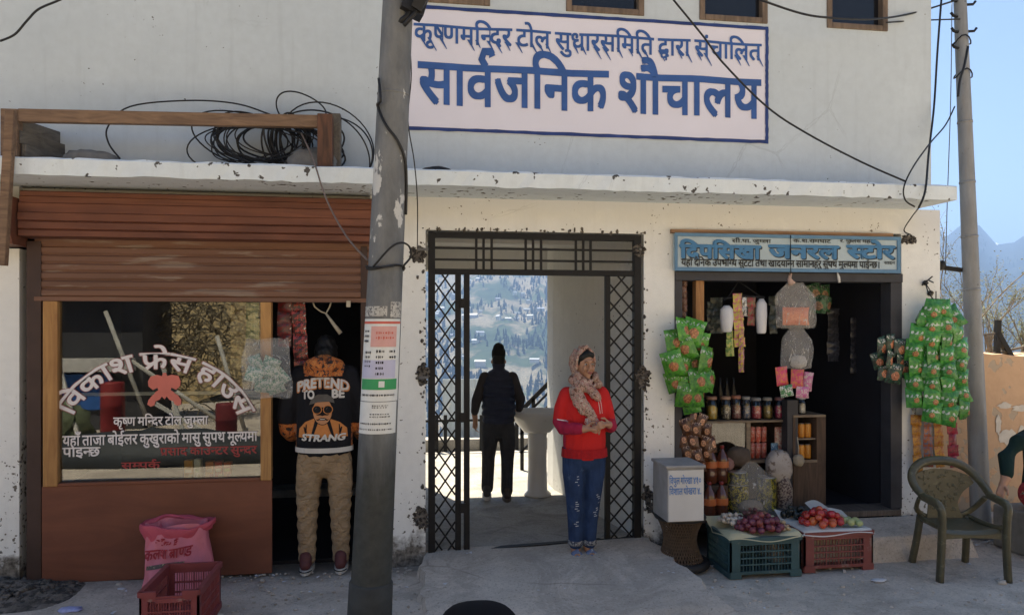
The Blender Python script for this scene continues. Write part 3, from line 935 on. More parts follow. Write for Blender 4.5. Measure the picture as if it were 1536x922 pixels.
notice('notice', 'plain white printed notice pasted on the pole under the red topped one', A0, A1-.1, 603, 651,
  [(m_ink,.4,.75,.08,.2,2),(m_ink,.36,.8,.34,.5,2),(m_ink,.1,.85,.62,.74,1),(m_ink,.05,.9,.82,.9,1)], 2)
mb = MB(); patch(mb, R(20), R(70), zv(476), zv(452), .003); patch(mb, R(-80), R(10), zv(474), zv(459), .0028)
mb.build('paper_scrap', M('torn paper', (.42,.41,.38), .9, .3, 30, col2=(.15,.15,.15), thr=.55), None, 'torn strip of old grey paper stuck on the pole above the notices', 'paper scrap', fix=False)
# cables on the pole
zc = 1.75+(490-400)*4.1/F_PX
ring = [pw(R(a), zc + .012*math.sin(R(a*2)), .008) for a in range(-180, 200, 15)] + [pw(R(20), zc+.004, .016), pw(R(-40), zc-.006, .014), pw(R(-88), zc+.01, .012)]
cable('pole_tie', ring, .006, 'black wire tied round the pole at the height of the gate lintel', sub=3)
cable('wire_loop', [pw(R(-38), zc, .015), T(585,372,4.05), T(602,364,4.07), T(614,370,4.12), T(616,385,4.15), T(606,398,4.12), pw(R(60), zc-.01, .012)], .006, 'open loop of stiff black wire sticking out of the tie on the pole')
cable('pole_cable', [T(568,118,4.12), T(571,150,4.08), pw(R(-62), zv(160)+.02, .008), pw(R(-25), zv(190)+.02, .008), pw(R(18), zv(215)+.02, .008), pw(R(50), zv(240)+.02, .008), pw(R(66), zv(270), .008), pw(R(72), zv(318), .008)], .008, 'thick black cable winding down the front of the grey pole')
cable('thin_wire', [T(612,40,4.3), T(617,110,4.3), T(612,180,4.3), T(621,240,4.4), T(626,300,4.5), T(626,372,5.3)], .004, 'thin dark wire hanging beside the pole down to the gate fixing')
mb = MB(); c = T(622,2,4.15); mb.obox(c, (.13,.10,.16), (0,.3,.2)); mb.obox(c+Vector((.03,-.06,-.03)), (.06,.06,.09), (.2,.5,0)); mb.tube([c, c+Vector((-.04,-.02,-.1)), c+Vector((-.09,0,-.13))], .02, 8); mb.tube([c+Vector((.04,-.03,-.02)), c+Vector((0,-.05,-.09)), c+Vector((-.06,-.05,-.16))], .012, 8)
mb.build('cable_clamp', m_black, None, 'black cable clamp on the grey pole beside the painted sign', 'clamp')

# ================================================================== LEFT SHOP
m_shut = wood('brown shutter paint', (.20,.075,.045), (.10,.038,.026), scale=1.6, stretch=(.7,6,6), rough=.55, bump=.2)
m_shut2 = M('dusty brown shutter', (.17,.085,.055), .65, .25, 3, .15, col2=(.24,.17,.13), thr=.60, s2=5, stretch=(.35,3,3))
sh = thing('rolling_shutter', 'brown metal rolling shutter rolled up over the left shop opening', 'shutter', (-1.35, -.1, 1.95))
def extrude_x(mb, prof, x0, x1, n=1, mi=0):
    k = len(prof); vs = []
    for i in range(n+1):
        x = x0+(x1-x0)*i/n
        vs += [(x, y, z) for y, z in prof]
    fs = [(i*k+j, i*k+j+1, (i+1)*k+j+1, (i+1)*k+j) for i in range(n) for j in range(k-1)]
    fs += [tuple(range(k-1,-1,-1)), tuple(n*k+j for j in range(k))]
    mb.add(vs, fs, mi)
bx0, bx1 = P(22,320,-.2).x, ax1+.02
prof = [(-.0,2.655)]; zz_, y = 2.655, -.12
for k, h in enumerate((.035,.045,.065,.06,.055,.05)):
    prof += [(y, zz_), (y-.012, zz_-.008), (y-.012, zz_-h+.006)]; zz_ -= h; y -= .012 if k < 3 else -.004
prof += [(-.02, zz_), (-.0, zz_)]
mb = MB(); extrude_x(mb, prof, bx0, bx1); mb.build('shutter_box', m_shut, sh)
prof = [(.06,2.36)]; z = 2.36
i = 0
while z > 1.985:
    h = .058
    prof += [(-.018, z-.004), (-.030, z-.014), (-.030, z-h+.012), (-.018, z-h)]; z -= h
prof += [(-.04, z), (-.04, z-.028), (.06, z-.028)]
zs_bot = z-.028
mb = MB(); extrude_x(mb, prof, ax0-.02, ax1+.005, 1); mb.build('curtain', m_shut2, sh)
for u0, u1 in ((40, 62), (541, 551)):
    mb = MB(); mb.box((P(u0,600,-.03).x, -.035, .0), (P(u1,600,-.03).x, .05, 2.33)); mb.build('guide_rail', M('dark brown paint', (.055,.03,.024), .55, .25, 6), sh, bevel=.004)
mb = MB(); extrude_x(mb, [(-.0,2.6),(-.2,2.6),(-.23,2.5),(-.23,2.36),(-.2,2.29),(0,2.29)], -4.0, P(19,320,-.2).x); mb.build('rolling_shutter', m_shut, None, 'end of another rolled brown shutter box at the far left edge', 'shutter')

m_ply = wood('red brown plywood', (.225,.085,.05), (.15,.055,.035), scale=1.4, stretch=(.8,4,3.5), rough=.45, bump=.08)
m_pine = wood('varnished pine', (.50,.27,.10), (.28,.13,.05), scale=2.2, stretch=(7,7,.8), rough=.4, bump=.1)
gz0 = P(240,724,-.02).z
sf = thing('display_partition', 'wooden shop front with lettered glass over a red brown plywood panel', 'shop front', (-1.7, -.02, 0))
pxa, pxb = P(63,800,-.03).x, P(408,800,-.03).x
MB().box((pxa, -.035, .012), (pxb, -.012, gz0)).build('panel', m_ply, sf, bevel=.003)
for u0, u1 in ((65,87),(391,407)):
    MB().box((P(u0,600,-.04).x, -.05, gz0+.002), (P(u1,600,-.04).x, .02, zs_bot-.002)).build('post', m_pine, sf, bevel=.004)
MB().box((P(87.5,724,-.03).x, -.042, gz0+.001), (P(390.5,724,-.03).x, .03, gz0+.022)).build('sill', m_ply, sf, bevel=.003)
gm = glass_mat('shop glass', 1.6, (.9,.93,.92), 0.0, .035)
ga, gb = P(87.5,600,-.02).x, P(390.5,600,-.02).x
glass = MB().box((ga, -.012, gz0+.022), (gb, -.006, zs_bot-.002)).build('glass_pane', gm, sf)
m_wlet = M('white glass lettering', (.74,.70,.70), .6, .05, 9); m_rlet = M('coral glass paint', (.62,.17,.13), .6, .08, 9); m_rlet2 = M('red glass lettering', (.34,.05,.05), .6, .1, 9)
m_maroon = M('maroon letter edge', (.30,.12,.12), .6, .1, 9)
def glass_text(s, u0, u1, v0, vb, h_px, mat, off=.02, Y=-.016, slope=0.0):
    k = 5.15/F_PX
    x0, x1 = P(u0, vb, Y).x, P(u1, vb, Y).x
    zb = P((u0+u1)/2, vb, Y).z
    v, f = fit_text(s, x0, x1, zb, h_px*k, off)
    MB().add([(x, Y - l*.0001, z+slope*(x-x0)) for x, z, l in v], f).build('lettering', mat, sf, fix=False)
# arched shop name
def arc_text(s, cu, cv, r_px, a0, a1, h_px, mat, off, Y, grow=0):
    k = 5.14/F_PX; c = P(cu, cv, Y); v, f, w = text2(s, off, .03)
    kx = 1.0/w; hk = h_px*k/.62
    out = []
    for x, y, l in v:
        a = R(a0 + (a1-a0)*(x*kx)); r = r_px*k*1.0 + y*hk
        out.append((c.x + r*math.sin(a)*1.0, Y - l*.0001, c.z + r*math.cos(a)*.93))
    MB().add(out, f).build('lettering', mat, sf, fix=False)
arc_text('िवकाश फrेस हाउस', 234, 672, 128, -65, 68, 26, m_maroon, .042, -.0150)
arc_text('िवकाश फrेस हाउस', 234, 672, 128, -65, 68, 26, m_wlet, .022, -.0185)
glass_text('कृष~ण मिन~दर टोल जुम~ला', 170, 312, 0, 637, 12, m_wlet, .02)
glass_text('यहाँ ताजा बोईलर कुखुराको मासु सुपथ मूल~यमा', 94, 386, 0, 665, 14, m_wlet, .022, slope=.005)
glass_text('पाइन~छ', 94, 150, 0, 684, 13, m_wlet, .022)
glass_text('पrसाद काउन~टर सुन~दर', 240, 385, 0, 681, 11, m_rlet2, .02)
glass_text('सम~पकR', 182, 240, 0, 702, 9, m_rlet2, .02)
# coral emblem: dressed chicken outline
em = [(-.06,1.0),(.06,1.0),(.10,.86),(.28,.92),(.52,.86),(.60,.62),(.58,.40),(.42,.22),(.34,.10),(.50,-.02),(.62,-.22),(.62,-.44),(.50,-.50),(.38,-.44),(.34,-.30),(.18,-.22),(.08,-.06),(.0,-.20),(-.10,-.06),(-.18,-.20),(-.34,-.28),(-.38,-.46),(-.52,-.52),(-.64,-.42),(-.60,-.22),(-.48,-.04),(-.34,.10),(-.44,.24),(-.60,.40),(-.62,.62),(-.52,.84),(-.28,.92),(-.10,.86)]
c = P(247,592,-.017); k = 5.14/F_PX*33
MB().add([(c.x+x*k*1.15, -.0195, c.z+z*k) for x, z in em], [tuple(range(len(em)))]).build('emblem', m_rlet, sf, fix=False)
mb = MB()
for sx in (-1, 1): mb.add([(c.x+sx*k*.52,-.022,c.z+.22*k),(c.x+sx*k*.30,-.022,c.z+.33*k),(c.x+sx*k*.27,-.022,c.z+.22*k),(c.x+sx*k*.42,-.022,c.z+.12*k)], [(0,1,2,3)])
mb.build('emblem_line', m_black, sf, fix=False)
# inner shelf and its goods
MB().box((ga, .03, gz0-.03), (gb, .5, gz0+.0)).build('display_shelf', m_ply, None, 'plywood shelf behind the lettered shop glass', 'shelf')
MB().box((ga, .34, P(240,590,.34).z-.012), (gb, .37, P(240,590,.34).z+.012)).build('shelf_rail', M('white pipe', (.6,.6,.58), .5), None, 'thin white rail across the inside of the lettered glass', 'rail')
def carton(u0, u1, v0, v1, Y, cols, label, group=None):
    a, b_ = P(u0, v1, Y), P(u1, v0, Y)
    th = thing('carton', label, 'carton', ((a.x+b_.x)/2, Y+.03, gz0))
    MB().box((a.x, Y, gz0), (b_.x, Y+.06, b_.z)).build('box', M('carton print', cols[0], .5, .15, 30, col2=cols[1], thr=.55, s2=22), th, bevel=.003)
    MB().box((a.x+.008, Y-.002, gz0+.04), (b_.x-.008, Y+.001, gz0+.065)).build('label_band', M('carton band', cols[2], .5), th)
    return th
carton(276,289,690,722,.12,((.60,.26,.03),(.62,.42,.1),(.7,.6,.4)),'amber drink carton on the shelf behind the glass')
carton(291,301,688,722,.12,((.66,.64,.55),(.55,.5,.3),(.15,.3,.12)),'white drink carton beside the amber one behind the glass')
carton(308,320,692,722,.12,((.62,.20,.04),(.5,.08,.04),(.7,.55,.4)),'orange drink carton in the row of three behind the glass')
carton(322,333,692,722,.12,((.55,.07,.05),(.6,.25,.1),(.7,.6,.5)),'red drink carton in the middle of the row of three behind the glass')
carton(335,346,693,722,.12,((.58,.14,.05),(.4,.05,.04),(.65,.6,.2)),'dark orange drink carton at the right end behind the glass')
# hanging strips of sachets inside the left doorway, and a strip seen through the glass
m_sach = {}
def sachet_mat(name, c1, c2, c3):
    m, nt, b = new_mat(name); q = N(nt); vec = q.coord('Object')
    z = q.sep(vec)[2]
    n = q.noise(vec, 38, 4, .6)
    c = q.ramp(n, [(.40, c1), (.5, c2), (.58, c1), (.66, c3)], 'CONSTANT')
    oi = q.n('ShaderNodeObjectInfo'); hs = q.n('ShaderNodeHueSaturation'); q.l(c, hs.inputs['Color'])
    q.l(q.math('ADD', q.math('MULTIPLY', oi.outputs['Random'], .4), .8), hs.inputs['Value'])
    q.l(hs.outputs[0], b.inputs['Base Color']); b.inputs['Roughness'].default_value = .3; b.inputs['Specular IOR Level'].default_value = .5
    q.bump(q.noise(vec, 26, 3), b, .5, .01)
    return m
def pillow(name, w, h, d, mats, crimp=.12, nu=7, nv=10, seed=0, mi_fn=None):
    rr = random.Random(seed); mb = MB()
    dents = [rr.uniform(-1,1) for _ in range(6)]
    def fn(sgn):
        def f(u, v):
            x = (u-.5)*w; z = (v-.5)*h
            cr = min(v, 1-v)
            k = 0 if cr < crimp*.5 else min(1, (cr-crimp*.5)/.22)
            prof = math.sin(math.pi*min(max(u,0),1))**.6 * k**.6
            y = sgn*(d/2*prof + .0008) + .06*d*math.sin(7*u+dents[0]*3)*math.sin(9*v+dents[1]*4)*prof*1.6
            x *= 1 - .10*k*(1 if prof > 0 else 0)*.8
            if cr < 1e-6: z += .01*h*math.sin(20*u)
            return (x, y, z)
        return f
    mb.grid(fn(-1), nu, nv, 0); mb.grid(fn(1), nu, nv, 0)
    return mb.mesh(name, mats)
def strip(label, u, v0, v1, Y, w_px, n, mat, group=None, cat='sachet strip', d=.02, lean=0.0, seed=0):
    a, b_ = P(u, v0, Y), P(u+lean, v1, Y)
    th = thing('sachet_strip', label, cat, tuple(a), group)
    L = (a-b_).length/n; k = (Y+5.45)/F_PX/.97
    me = pillow('sachet', w_px*k, L*1.02, d, mat, .1, 6, 8, seed)
    rr = random.Random(seed)
    for i in range(n):
        c = a + (b_-a)*((i+.5)/n) - a
        link('sachet', me, th, tuple(c), (rr.uniform(-.12,.12), rr.uniform(-.06,.06)+math.atan2(b_.x-a.x, a.z-b_.z)*-1.0, rr.uniform(-.3,.3)))
    return th
ms1 = sachet_mat('red dark sachet', (.05,.015,.015), (.40,.05,.04), (.5,.48,.45))
ms2 = sachet_mat('maroon sachet', (.16,.02,.02), (.05,.03,.03), (.45,.4,.35))
strip('long strip of red and black sachets in the left doorway', 447, 446, 560, .06, 20, 6, ms1, lean=6, seed=1)
strip('shorter strip of dark red sachets beside the pine post of the left shop', 427, 450, 520, .08, 20, 4, ms2, lean=0, seed=2)
strip('strip of pale green sachets hanging behind the shop glass by the pine post', 379, 450, 508, .1, 18, 4, sachet_mat('pale green sachet', (.18,.26,.12), (.4,.45,.3), (.5,.4,.1)), seed=3)
strip('strip of brown and cream sachets hanging behind the right part of the shop glass', 358, 446, 556, .12, 22, 6, sachet_mat('brown sachet', (.20,.12,.05), (.34,.26,.12), (.1,.08,.05)), seed=4)
# rope with a loop
m_rope = M('pale rope', (.42,.38,.30), .9, .2, 60)
mb = MB()
mb.tube([P(468,449,.05),P(472,460,.05),P(481,467,.05),P(489,470,.05),P(494,461,.05),P(498,449,.05)], .006, 7)
mb.tube([P(489,470,.05),P(499,484,.05),P(511,500,.05)], [.007,.012,.016], 8)
mb.build('rope_pull', m_rope, None, 'pale knotted rope hanging from the raised shutter in the left doorway', 'rope')
MB().box((P(520,446,-.04).x, -.07, zs_bot-.035), (P(526,446,-.04).x, -.04, zs_bot+.01)).build('shutter_lock', M('steel', (.3,.3,.3), .35, metal=.8), None, 'small steel lock on the bottom edge of the raised shutter', 'lock')
# bag of packets hung on the glass
m_film = film_mat('clear plastic bag', (.72,.73,.72), .42)
bagp = thing('plastic_bag', 'clear plastic bag of green and white packets hanging on the pine post', 'plastic bag', tuple(P(400,595,-.1)))
def bag_mesh(mb, u0, u1, v0, v1, Y, d, seed, top=.3):
    a, b_ = P(u0, v1, Y), P(u1, v0, Y); rr = random.Random(seed)
    ph = [rr.uniform(0,6) for _ in range(5)]
    n, m = 28, 16
    def f(u, v):
        t = 2*math.pi*u
        bul = math.sin(math.pi*min(1, .12+v*.98))**.5
        ex = abs(math.cos(t))**.7*math.copysign(1, math.cos(t)); ey = math.sin(t)
        k = 1 + .05*math.sin(3*t+ph[0]+5*v) + .04*math.sin(7*t+ph[1]-9*v)
        taper = 1 - top*max(0, v-.72)/.28
        x = (a.x+b_.x)/2 + (b_.x-a.x)/2*ex*k*taper*(0.9+.1*bul)
        y = Y + d*ey*k*bul*(1-.75*max(0, v-.6)/.4)
        z = a.z + (b_.z-a.z)*(v+.02*math.sin(5*t+ph[2]))
        return (x, y, z)
    mb.grid(f, n, m)
mb = MB(); bag_mesh(mb, 364, 437, 508, 597, -.1, .06, 3, .05); mb.build('film', m_film, bagp)
mgw = sachet_mat('green white packet', (.42,.45,.40), (.05,.20,.14), (.50,.53,.47))
me = pillow('packet', .15, .13, .035, mgw, .1, 7, 8, 5)
for i, (u, v, rz, ry) in enumerate([(382,562,.2,.3),(404,556,-.2,-.5),(420,566,.3,.9),(395,578,0,.1),(414,580,.1,-.3),(384,545,.1,1.2),(408,545,0,.4)]):
    link('packet', me, bagp, tuple(P(u, v, -.1+.012*(i%3)) - WL[bagp.name]), (.1*i, ry, rz), (.8,.8,.8))
# pink sack and red crate at the foot of the panel
m_pink = M('pink woven sack', (.58,.16,.20), .6, .12, 7, .35, 30, spec=.4)
m_pink2 = M('deep pink sack fold', (.50,.08,.12), .6, .15, 7, .3)
sk = thing('pink_sack', 'open pink woven plastic sack leaning on the red brown plywood panel', 'sack', tuple(G(290,864)))
sb = G(287, 862); sb.y = -.27
def sackf(u, v):
    t = 2*math.pi*u
    w = .235 - .035*v + .012*math.sin(3*t+4*v); d = .14 - .045*v
    if v > .8: w *= 1 + .18*(v-.8)*5*.5
    ex = math.copysign(abs(math.cos(t))**.75, math.cos(t)); ey = math.copysign(abs(math.sin(t))**.8, math.sin(t))
    x = sb.x + .005 + w*ex*(1-.10*v) - .03*v
    y = sb.y + d*ey + .10*v + .012*math.sin(5*t+9*v) + .007*math.sin(11*t-13*v)
    return (x, y, .43*v + .012*math.sin(4*t)*v)
mb = MB(); mb.grid(sackf, 40, 18); mb.build('bag', m_pink, sk)
mb = MB()
def rim(u, v):
    t = 2*math.pi*u
    k = (.86 if v < .12 else 1 + .09*math.sin(math.pi*min(1, v*1.15))) + .012*math.sin(5*t+5*v) + .010*math.sin(11*t-9*v)
    ex, ey = math.cos(t), math.sin(t)
    front = max(0.0, -ey)
    drop = .045 + .075*front + .03*math.sin(2.0*t+.6) + .006*math.sin(5*t+1)
    z = .445 - .02*front + .012*math.sin(3*t+2) - (drop*max(0, v-.25)/.75 if v > .25 else .10*(.25-v)/.25) + .004*math.sin(9*t+7*v)
    return (sb.x - .028 + .222*ex*k, sb.y + .10 + .118*ey*k, z)
mb.grid(rim, 64, 12); mb.build('folded_rim', m_pink2, sk)
sack_o = [o for o in sk.children if o.name.startswith('bag')][0]
m_redprint = M('dark red sack print', (.33,.02,.03), .6, .2, 30); m_greyprint = M('dark sack print', (.10,.07,.06), .6, .2, 30, col2=(.4,.35,.2), thr=.6)
def sack_decal(name, v, f, mat, cuts=1):
    off = WL[sk.name]
    decal(name, v, f, mat, sack_o, lambda x, z: Vector((x, sb.y-.3, z)) - off, (0, 1, .0), sk, .006, cuts=cuts)
xa, xb = sb.x-.20, sb.x+.10
v, f = fit_text('कलश बrाण~ड', xa, xb, .222, .055, .02); v = [(x, z+.10*(x-xa), l) for x, z, l in v]
sack_decal('lettering', v, f, m_redprint)
v = [(xa+.02,.165),(xb-.04,.195),(xb-.035,.22),(xa+.025,.19)]; sack_decal('print', v, [(0,1,2,3)], m_greyprint, 3)
vv, ff = [], []
rnd = random.Random(2)
for i in range(26):
    x = xa+.06+rnd.uniform(0,.14); z = .305+rnd.uniform(0,.045); w = rnd.uniform(.006,.016); n = len(vv)
    vv += [(x,z),(x+w,z+.002),(x+w*1.2,z+.008),(x,z+.01)]; ff.append((n,n+1,n+2,n+3))
sack_decal('print', vv, ff, m_redprint, 0)

def crate(name, label, loc, sx, sy, h, mat, cols=6, rows=4, rz=0.0, cut=False, cat='crate', group=None, dark=None):
    """open plastic crate: four grid walls, floor, rim"""
    th = thing(name, label, cat, loc, group, rz)
    o = WL[th.name]
    def wall(axis, sgn):
        mb = MB(); L = sx if axis == 'x' else sy
        def pt(s, d, z):
            return Vector((s, sgn*(sy/2-d), z)) + o if axis == 'x' else Vector((sgn*(sx/2-d), s, z)) + o
        def bx(s0, s1, z0, z1, d0=0.0, d1=.012):
            a, b_ = pt(s0, d0, z0), pt(s1, d1, z1); mb.box(tuple(a), tuple(b_))
        m = .14*L if axis == 'x' else .1*L
        lip = h if not (cut and axis == 'x' and sgn < 0) else h
        bx(-L/2, -L/2+m, .04, h-.03); bx(L/2-m, L/2, .04, h-.03)
        bx(-L/2, L/2, .0, .038, -.006, .014) if not axis == 'x' else (bx(-L/2, -L/2+m*1.1, .0, .03, -.004, .014), bx(L/2-m*1.1, L/2, .0, .03, -.004, .014), bx(-L/2, L/2, .03, .05, -.004, .014))
        z0, z1 = .05, h-.055
        bx(-L/2+m, L/2-m, z1, h-.03)
        for r_ in range(1, rows): 
            z = z0+(z1-z0)*r_/rows; bx(-L/2+m, L/2-m, z-.005, z+.005, -.002, .010)
        nb = cols*4
        for c_ in range(1, nb):
            s = -L/2+m + (L-2*m)*c_/nb; wd = .008 if c_ % 4 == 0 else .0035
            bx(s-wd/2, s+wd/2, z0, z1, .001, .009)
        if cut and axis == 'x' and sgn < 0:
            bx(-L/2, -L/2+m*2, h-.03, h, -.01, .016); bx(L/2-m*2, L/2, h-.03, h, -.01, .016)
            bx(-L/2+m*2, L/2-m*2, h-.062, h-.040, -.01, .016)
        else: bx(-L/2, L/2, h-.03, h, -.01, .016)
        mb.build('side_wall', mat, th)
    wall('x', -1); wall('x', 1); wall('y', -1); wall('y', 1)
    mb = MB(); mb.box(tuple(o + Vector((-sx/2+.014,-sy/2+.014,.02))), tuple(o + Vector((sx/2-.014,sy/2-.014,.03)))); mb.build('base', mat, th)
    return th
m_cred = M('dusty red plastic', (.24,.05,.05), .5, .2, 6, .1, spec=.4, col2=(.30,.16,.14), thr=.66)
cf = G(266, 890, .285); 
crate('red_crate', 'empty dusty red plastic crate in front of the pink sack', (P(268,900,-.9).x+.01, -.86, 0), .315, .50, .285, m_cred, 4, 3, cut=True)
# ================================================================== IRON GATE
m_iron = M('black iron paint', (.009,.009,.010), .55, .35, 14, .1, spec=.25)
m_ironw = M('worn grey iron', (.12,.12,.12), .55, .3, 10, .1)
gt = thing('iron_gate', 'black iron gate frame with lattice side panels and barred transom round the open passage', 'gate', (1.0, .03, .1))
GX0, GX1, GB = gx0+.02, gx1-.02, .09
def gp(u, v, Y=.03): return P(u, v, Y)
mb = MB()
mb.box((GX0, .0, GB), (GX0+.05, .06, gh-.01)); mb.box((GX1-.055, .0, GB+.03), (GX1, .06, gh-.01))
mb.box((GX0+.05, .0, gh-.055), (GX1-.055, .06, gh-.01))
zt = gp(800,409).z
mb.box((GX0+.05, .004, zt-.02), (GX1-.055, .056, zt+.022))
mb.build('frame', m_iron, gt, bevel=.003)
mb = MB(); mb.add([(GX0,.005,GB-.04),(GX1,.005,GB+.01),(GX1,.06,GB+.01),(GX0,.06,GB-.04),(GX0,.005,GB+.0),(GX1,.005,GB+.055),(GX1,.06,GB+.055),(GX0,.06,GB+.0)], [(0,3,2,1),(4,5,6,7),(0,1,5,4),(1,2,6,5),(2,3,7,6),(3,0,4,7)])
mb.build('threshold_bar', m_iron, gt)
mb = MB()
for v in (374, 391): z = gp(800, v).z; mb.box((GX0+.05, .02, z-.008), (GX1-.055, .034, z+.008))
for us in ((714,725,737),(788,799,811),(863,874,885)):
    for u in us: x = gp(u, 380).x; mb.box((x-.009, .008, zt+.022), (x+.009, .0195, gh-.055))
mb.build('transom_bars', m_iron, gt)
xl1 = gp(694, 600).x; xr0 = gp(913, 600).x
mb = MB()
for (u) in (687, 700): x = gp(u, 600).x; mb.box((x-.021, .006, GB+.012), (x+.021, .05, zt-.02))
mb.build('door_stile', m_iron, gt, bevel=.003); mb = MB()
x = gp(911, 600).x; mb.box((x-.02, .006, GB+.03), (x+.018, .05, zt-.02))
mb.build('door_stile', m_iron, gt, bevel=.003)
def lattice(x0, x1, z0, z1, n):
    mb = MB(); w = x1-x0; st = (z1-z0)/n
    for i in range(-1, n+1):
        for s in (1, -1):
            # diagonals clipped to the panel
            p = Vector((x0, 0, z0+i*st)) if s > 0 else Vector((x1, 0, z0+i*st))
            q = p + Vector((s*w, 0, st*1.55))
            def cl(a, b_):
                a, b_ = a.copy(), b_.copy()
                for pt_, ot in ((a, b_), (b_, a)):
                    if pt_.z < z0: t = (z0-pt_.z)/(ot.z-pt_.z); pt_ += (ot-pt_)*t
                    if pt_.z > z1: t = (z1-pt_.z)/(ot.z-pt_.z); pt_ += (ot-pt_)*t
                return a, b_
            if max(p.z, q.z) <= z0 or min(p.z, q.z) >= z1: continue
            a, b_ = cl(p, q); y = .024 if s > 0 else .034
            mb.bar((a.x, y, a.z), (b_.x, y, b_.z), .012, .009)
    return mb
lattice(GX0+.05, gp(687,600).x-.021, GB+.01, zt-.02, 15).build('lattice', m_iron, gt)
lattice(gp(911,600).x+.018, GX1-.055, GB+.04, zt-.02, 15).build('lattice', m_iron, gt)
mb = MB()
for v in (455, 625, 760): c = gp(694, v); mb.box((c.x-.02, -.012, c.z-.035), (c.x+.02, .004, c.z+.035))
mb.build('hinge', m_iron, gt)
mb = MB()
for (u, v) in ((626,374),(628,566),(958,374),(966,566)): 
    c = P(u, v, 0); mb.box((min(c.x, GX0 if c.x < 1 else GX1)-.0, -.016, c.z-.009), (max(c.x, GX0 if c.x < 1 else GX1), .002, c.z+.009))
    mb.build('wall_lug', m_ironw, gt); mb = MB()

# ================================================================== PASSAGE AND BACK TERRACE
m_ceramic = M('white ceramic', (.62,.615,.60), .25, .06, 4, spec=.5, col2=(.40,.39,.36), thr=.7)
wb = thing('wash_basin', 'white ceramic pedestal wash basin standing in the passage behind the woman', 'wash basin', tuple(G(806,742,.098)))
o = WL[wb.name]
MB().lathe(o, [(.135,0),(.135,.02),(.10,.05),(.092,.3),(.095,.6),(.11,.66)], 20).build('pedestal', m_ceramic, wb)
mb = MB()
def basin(u, v):
    prof = [(.0,.60),(.13,.62),(.20,.70),(.285,.79),(.30,.825),(.285,.835),(.25,.80),(.17,.72),(.0,.70)]
    k = v*(len(prof)-1); i = min(int(k), len(prof)-2); f = k-i
    r = prof[i][0]*(1-f)+prof[i+1][0]*f; z = prof[i][1]*(1-f)+prof[i+1][1]*f
    t = 2*math.pi*u
    return (o.x+r*math.cos(t), o.y+r*.78*math.sin(t), o.z+z)
mb.grid(basin, 32, 24); mb.build('basin', m_ceramic, wb)
# railing at the back of the terrace and stairs to the right
rl = thing('terrace_railing', 'black iron railing along the sunlit terrace behind the gate', 'railing', (1.0, 4.4, .095))
def rp(u, v, Y=4.4): return P(u, v, Y)
mb = MB()
zf = .095
for v in (630, 690, 712): z = rp(700, v).z; mb.box((-.9, 4.38, z-.015), (2.5, 4.41, z+.015))
mb.build('rails', m_iron, rl)
for u in (655, 668, 722, 775, 800):
    x = rp(u, 650).x; MB().box((x-.022, 4.37, zf), (x+.022, 4.42, rp(u, 622).z)).build('post', m_iron, rl)
sr = thing('stair_rail', 'black iron stair handrail rising to the right beyond the wash basin', 'handrail', tuple(P(787,740,3.0)))
mb = MB()
for dv, w in ((0, .05), (14, .025), (34, .025), (62, .025)):
    mb.bar(P(780,617+dv,3.0), P(834,563+dv,3.0), w, .03)
mb.build('handrail', m_iron, sr)
for u in (783, 800):
    a = P(u, 617-(u-780), 3.0); MB().box((a.x-.02, 2.985, .095), (a.x+.02, 3.015, a.z)).build('post', m_iron, sr)
m_sheet = M('pale blue tin', (.50,.56,.62), .5, .12, 3, col2=(.7,.72,.72), thr=.6)
mb = MB(); x0, x1 = rp(664, 650, 4.9).x, rp(724, 650, 4.9).x; n = 26
for i in range(n):
    a = x0+(x1-x0)*i/n; b_ = x0+(x1-x0)*(i+1)/n
    y0, y1 = 4.9+.012*math.sin(i*1.6), 4.9+.012*math.sin((i+1)*1.6)
    mb.add([(a,y0,.05),(b_,y1,.05),(b_,y1,1.02),(a,y0,1.02),(a,y0+.02,.05),(b_,y1+.02,.05),(b_,y1+.02,1.02),(a,y0+.02,1.02)], [(0,1,2,3),(7,6,5,4),(3,2,6,7)])
mb.build('tin_sheet', m_sheet, None, 'pale blue tin sheet standing behind the terrace railing', 'sheet')
pl = MB(); pl.box((-.6, 4.42, .05), (2.9, 4.7, .25)); pl.build('stone_kerb', m_floor, None, 'low stone kerb along the outer edge of the sunlit terrace', 'kerb', bevel=.02)
# cable under the passage ceiling
cable('ceiling_wire', [Vector((GX0+.1,.5,2.50)), Vector((.7,.5,2.48)), Vector((1.1,.6,2.47)), Vector((1.35,.6,2.5)), Vector((1.75,.6,2.56))], .005, 'thin wire slung under the passage ceiling behind the transom')

# ================================================================== TREES AND HOUSES ACROSS THE VALLEY
rnd = random.Random(21)
m_conif = M('far conifers', (.018,.034,.03), 1, .4, .05, spec=0, rnd=0)
mb = MB()
cnt = 0
while cnt < 11000:
    az = R(rnd.uniform(-4, 16) if rnd.random() < .6 else rnd.uniform(16, 62)); r = 620 + 2300*rnd.random()**1.6
    x, y = r*math.sin(az), r*math.cos(az)
    dens = math.sin(x*.031+1.3)+math.sin(y*.034+x*.016)+.7*math.sin(x*.07-y*.051)
    if dens < rnd.uniform(-1.0, .7): continue
    z = hill_h(r, az); h = rnd.uniform(6, 13); w = h*rnd.uniform(.16,.26)
    n = 5; a0 = rnd.uniform(0, 6)
    vs = []; fs = []
    for lv, (hh, ww) in enumerate(((.08,1.0),(.45,.72))):
        b0 = len(vs)
        vs += [(x+w*ww*math.cos(a0+lv+6.283*j/n)*rnd.uniform(.75,1.2), y+w*ww*math.sin(a0+lv+6.283*j/n)*rnd.uniform(.75,1.2), z+h*hh) for j in range(n)] + [(x, y, z+h*(hh+.55))]
        fs += [(b0+j, b0+(j+1)%n, b0+n) for j in range(n)]
    mb.add(vs, fs); cnt += 1
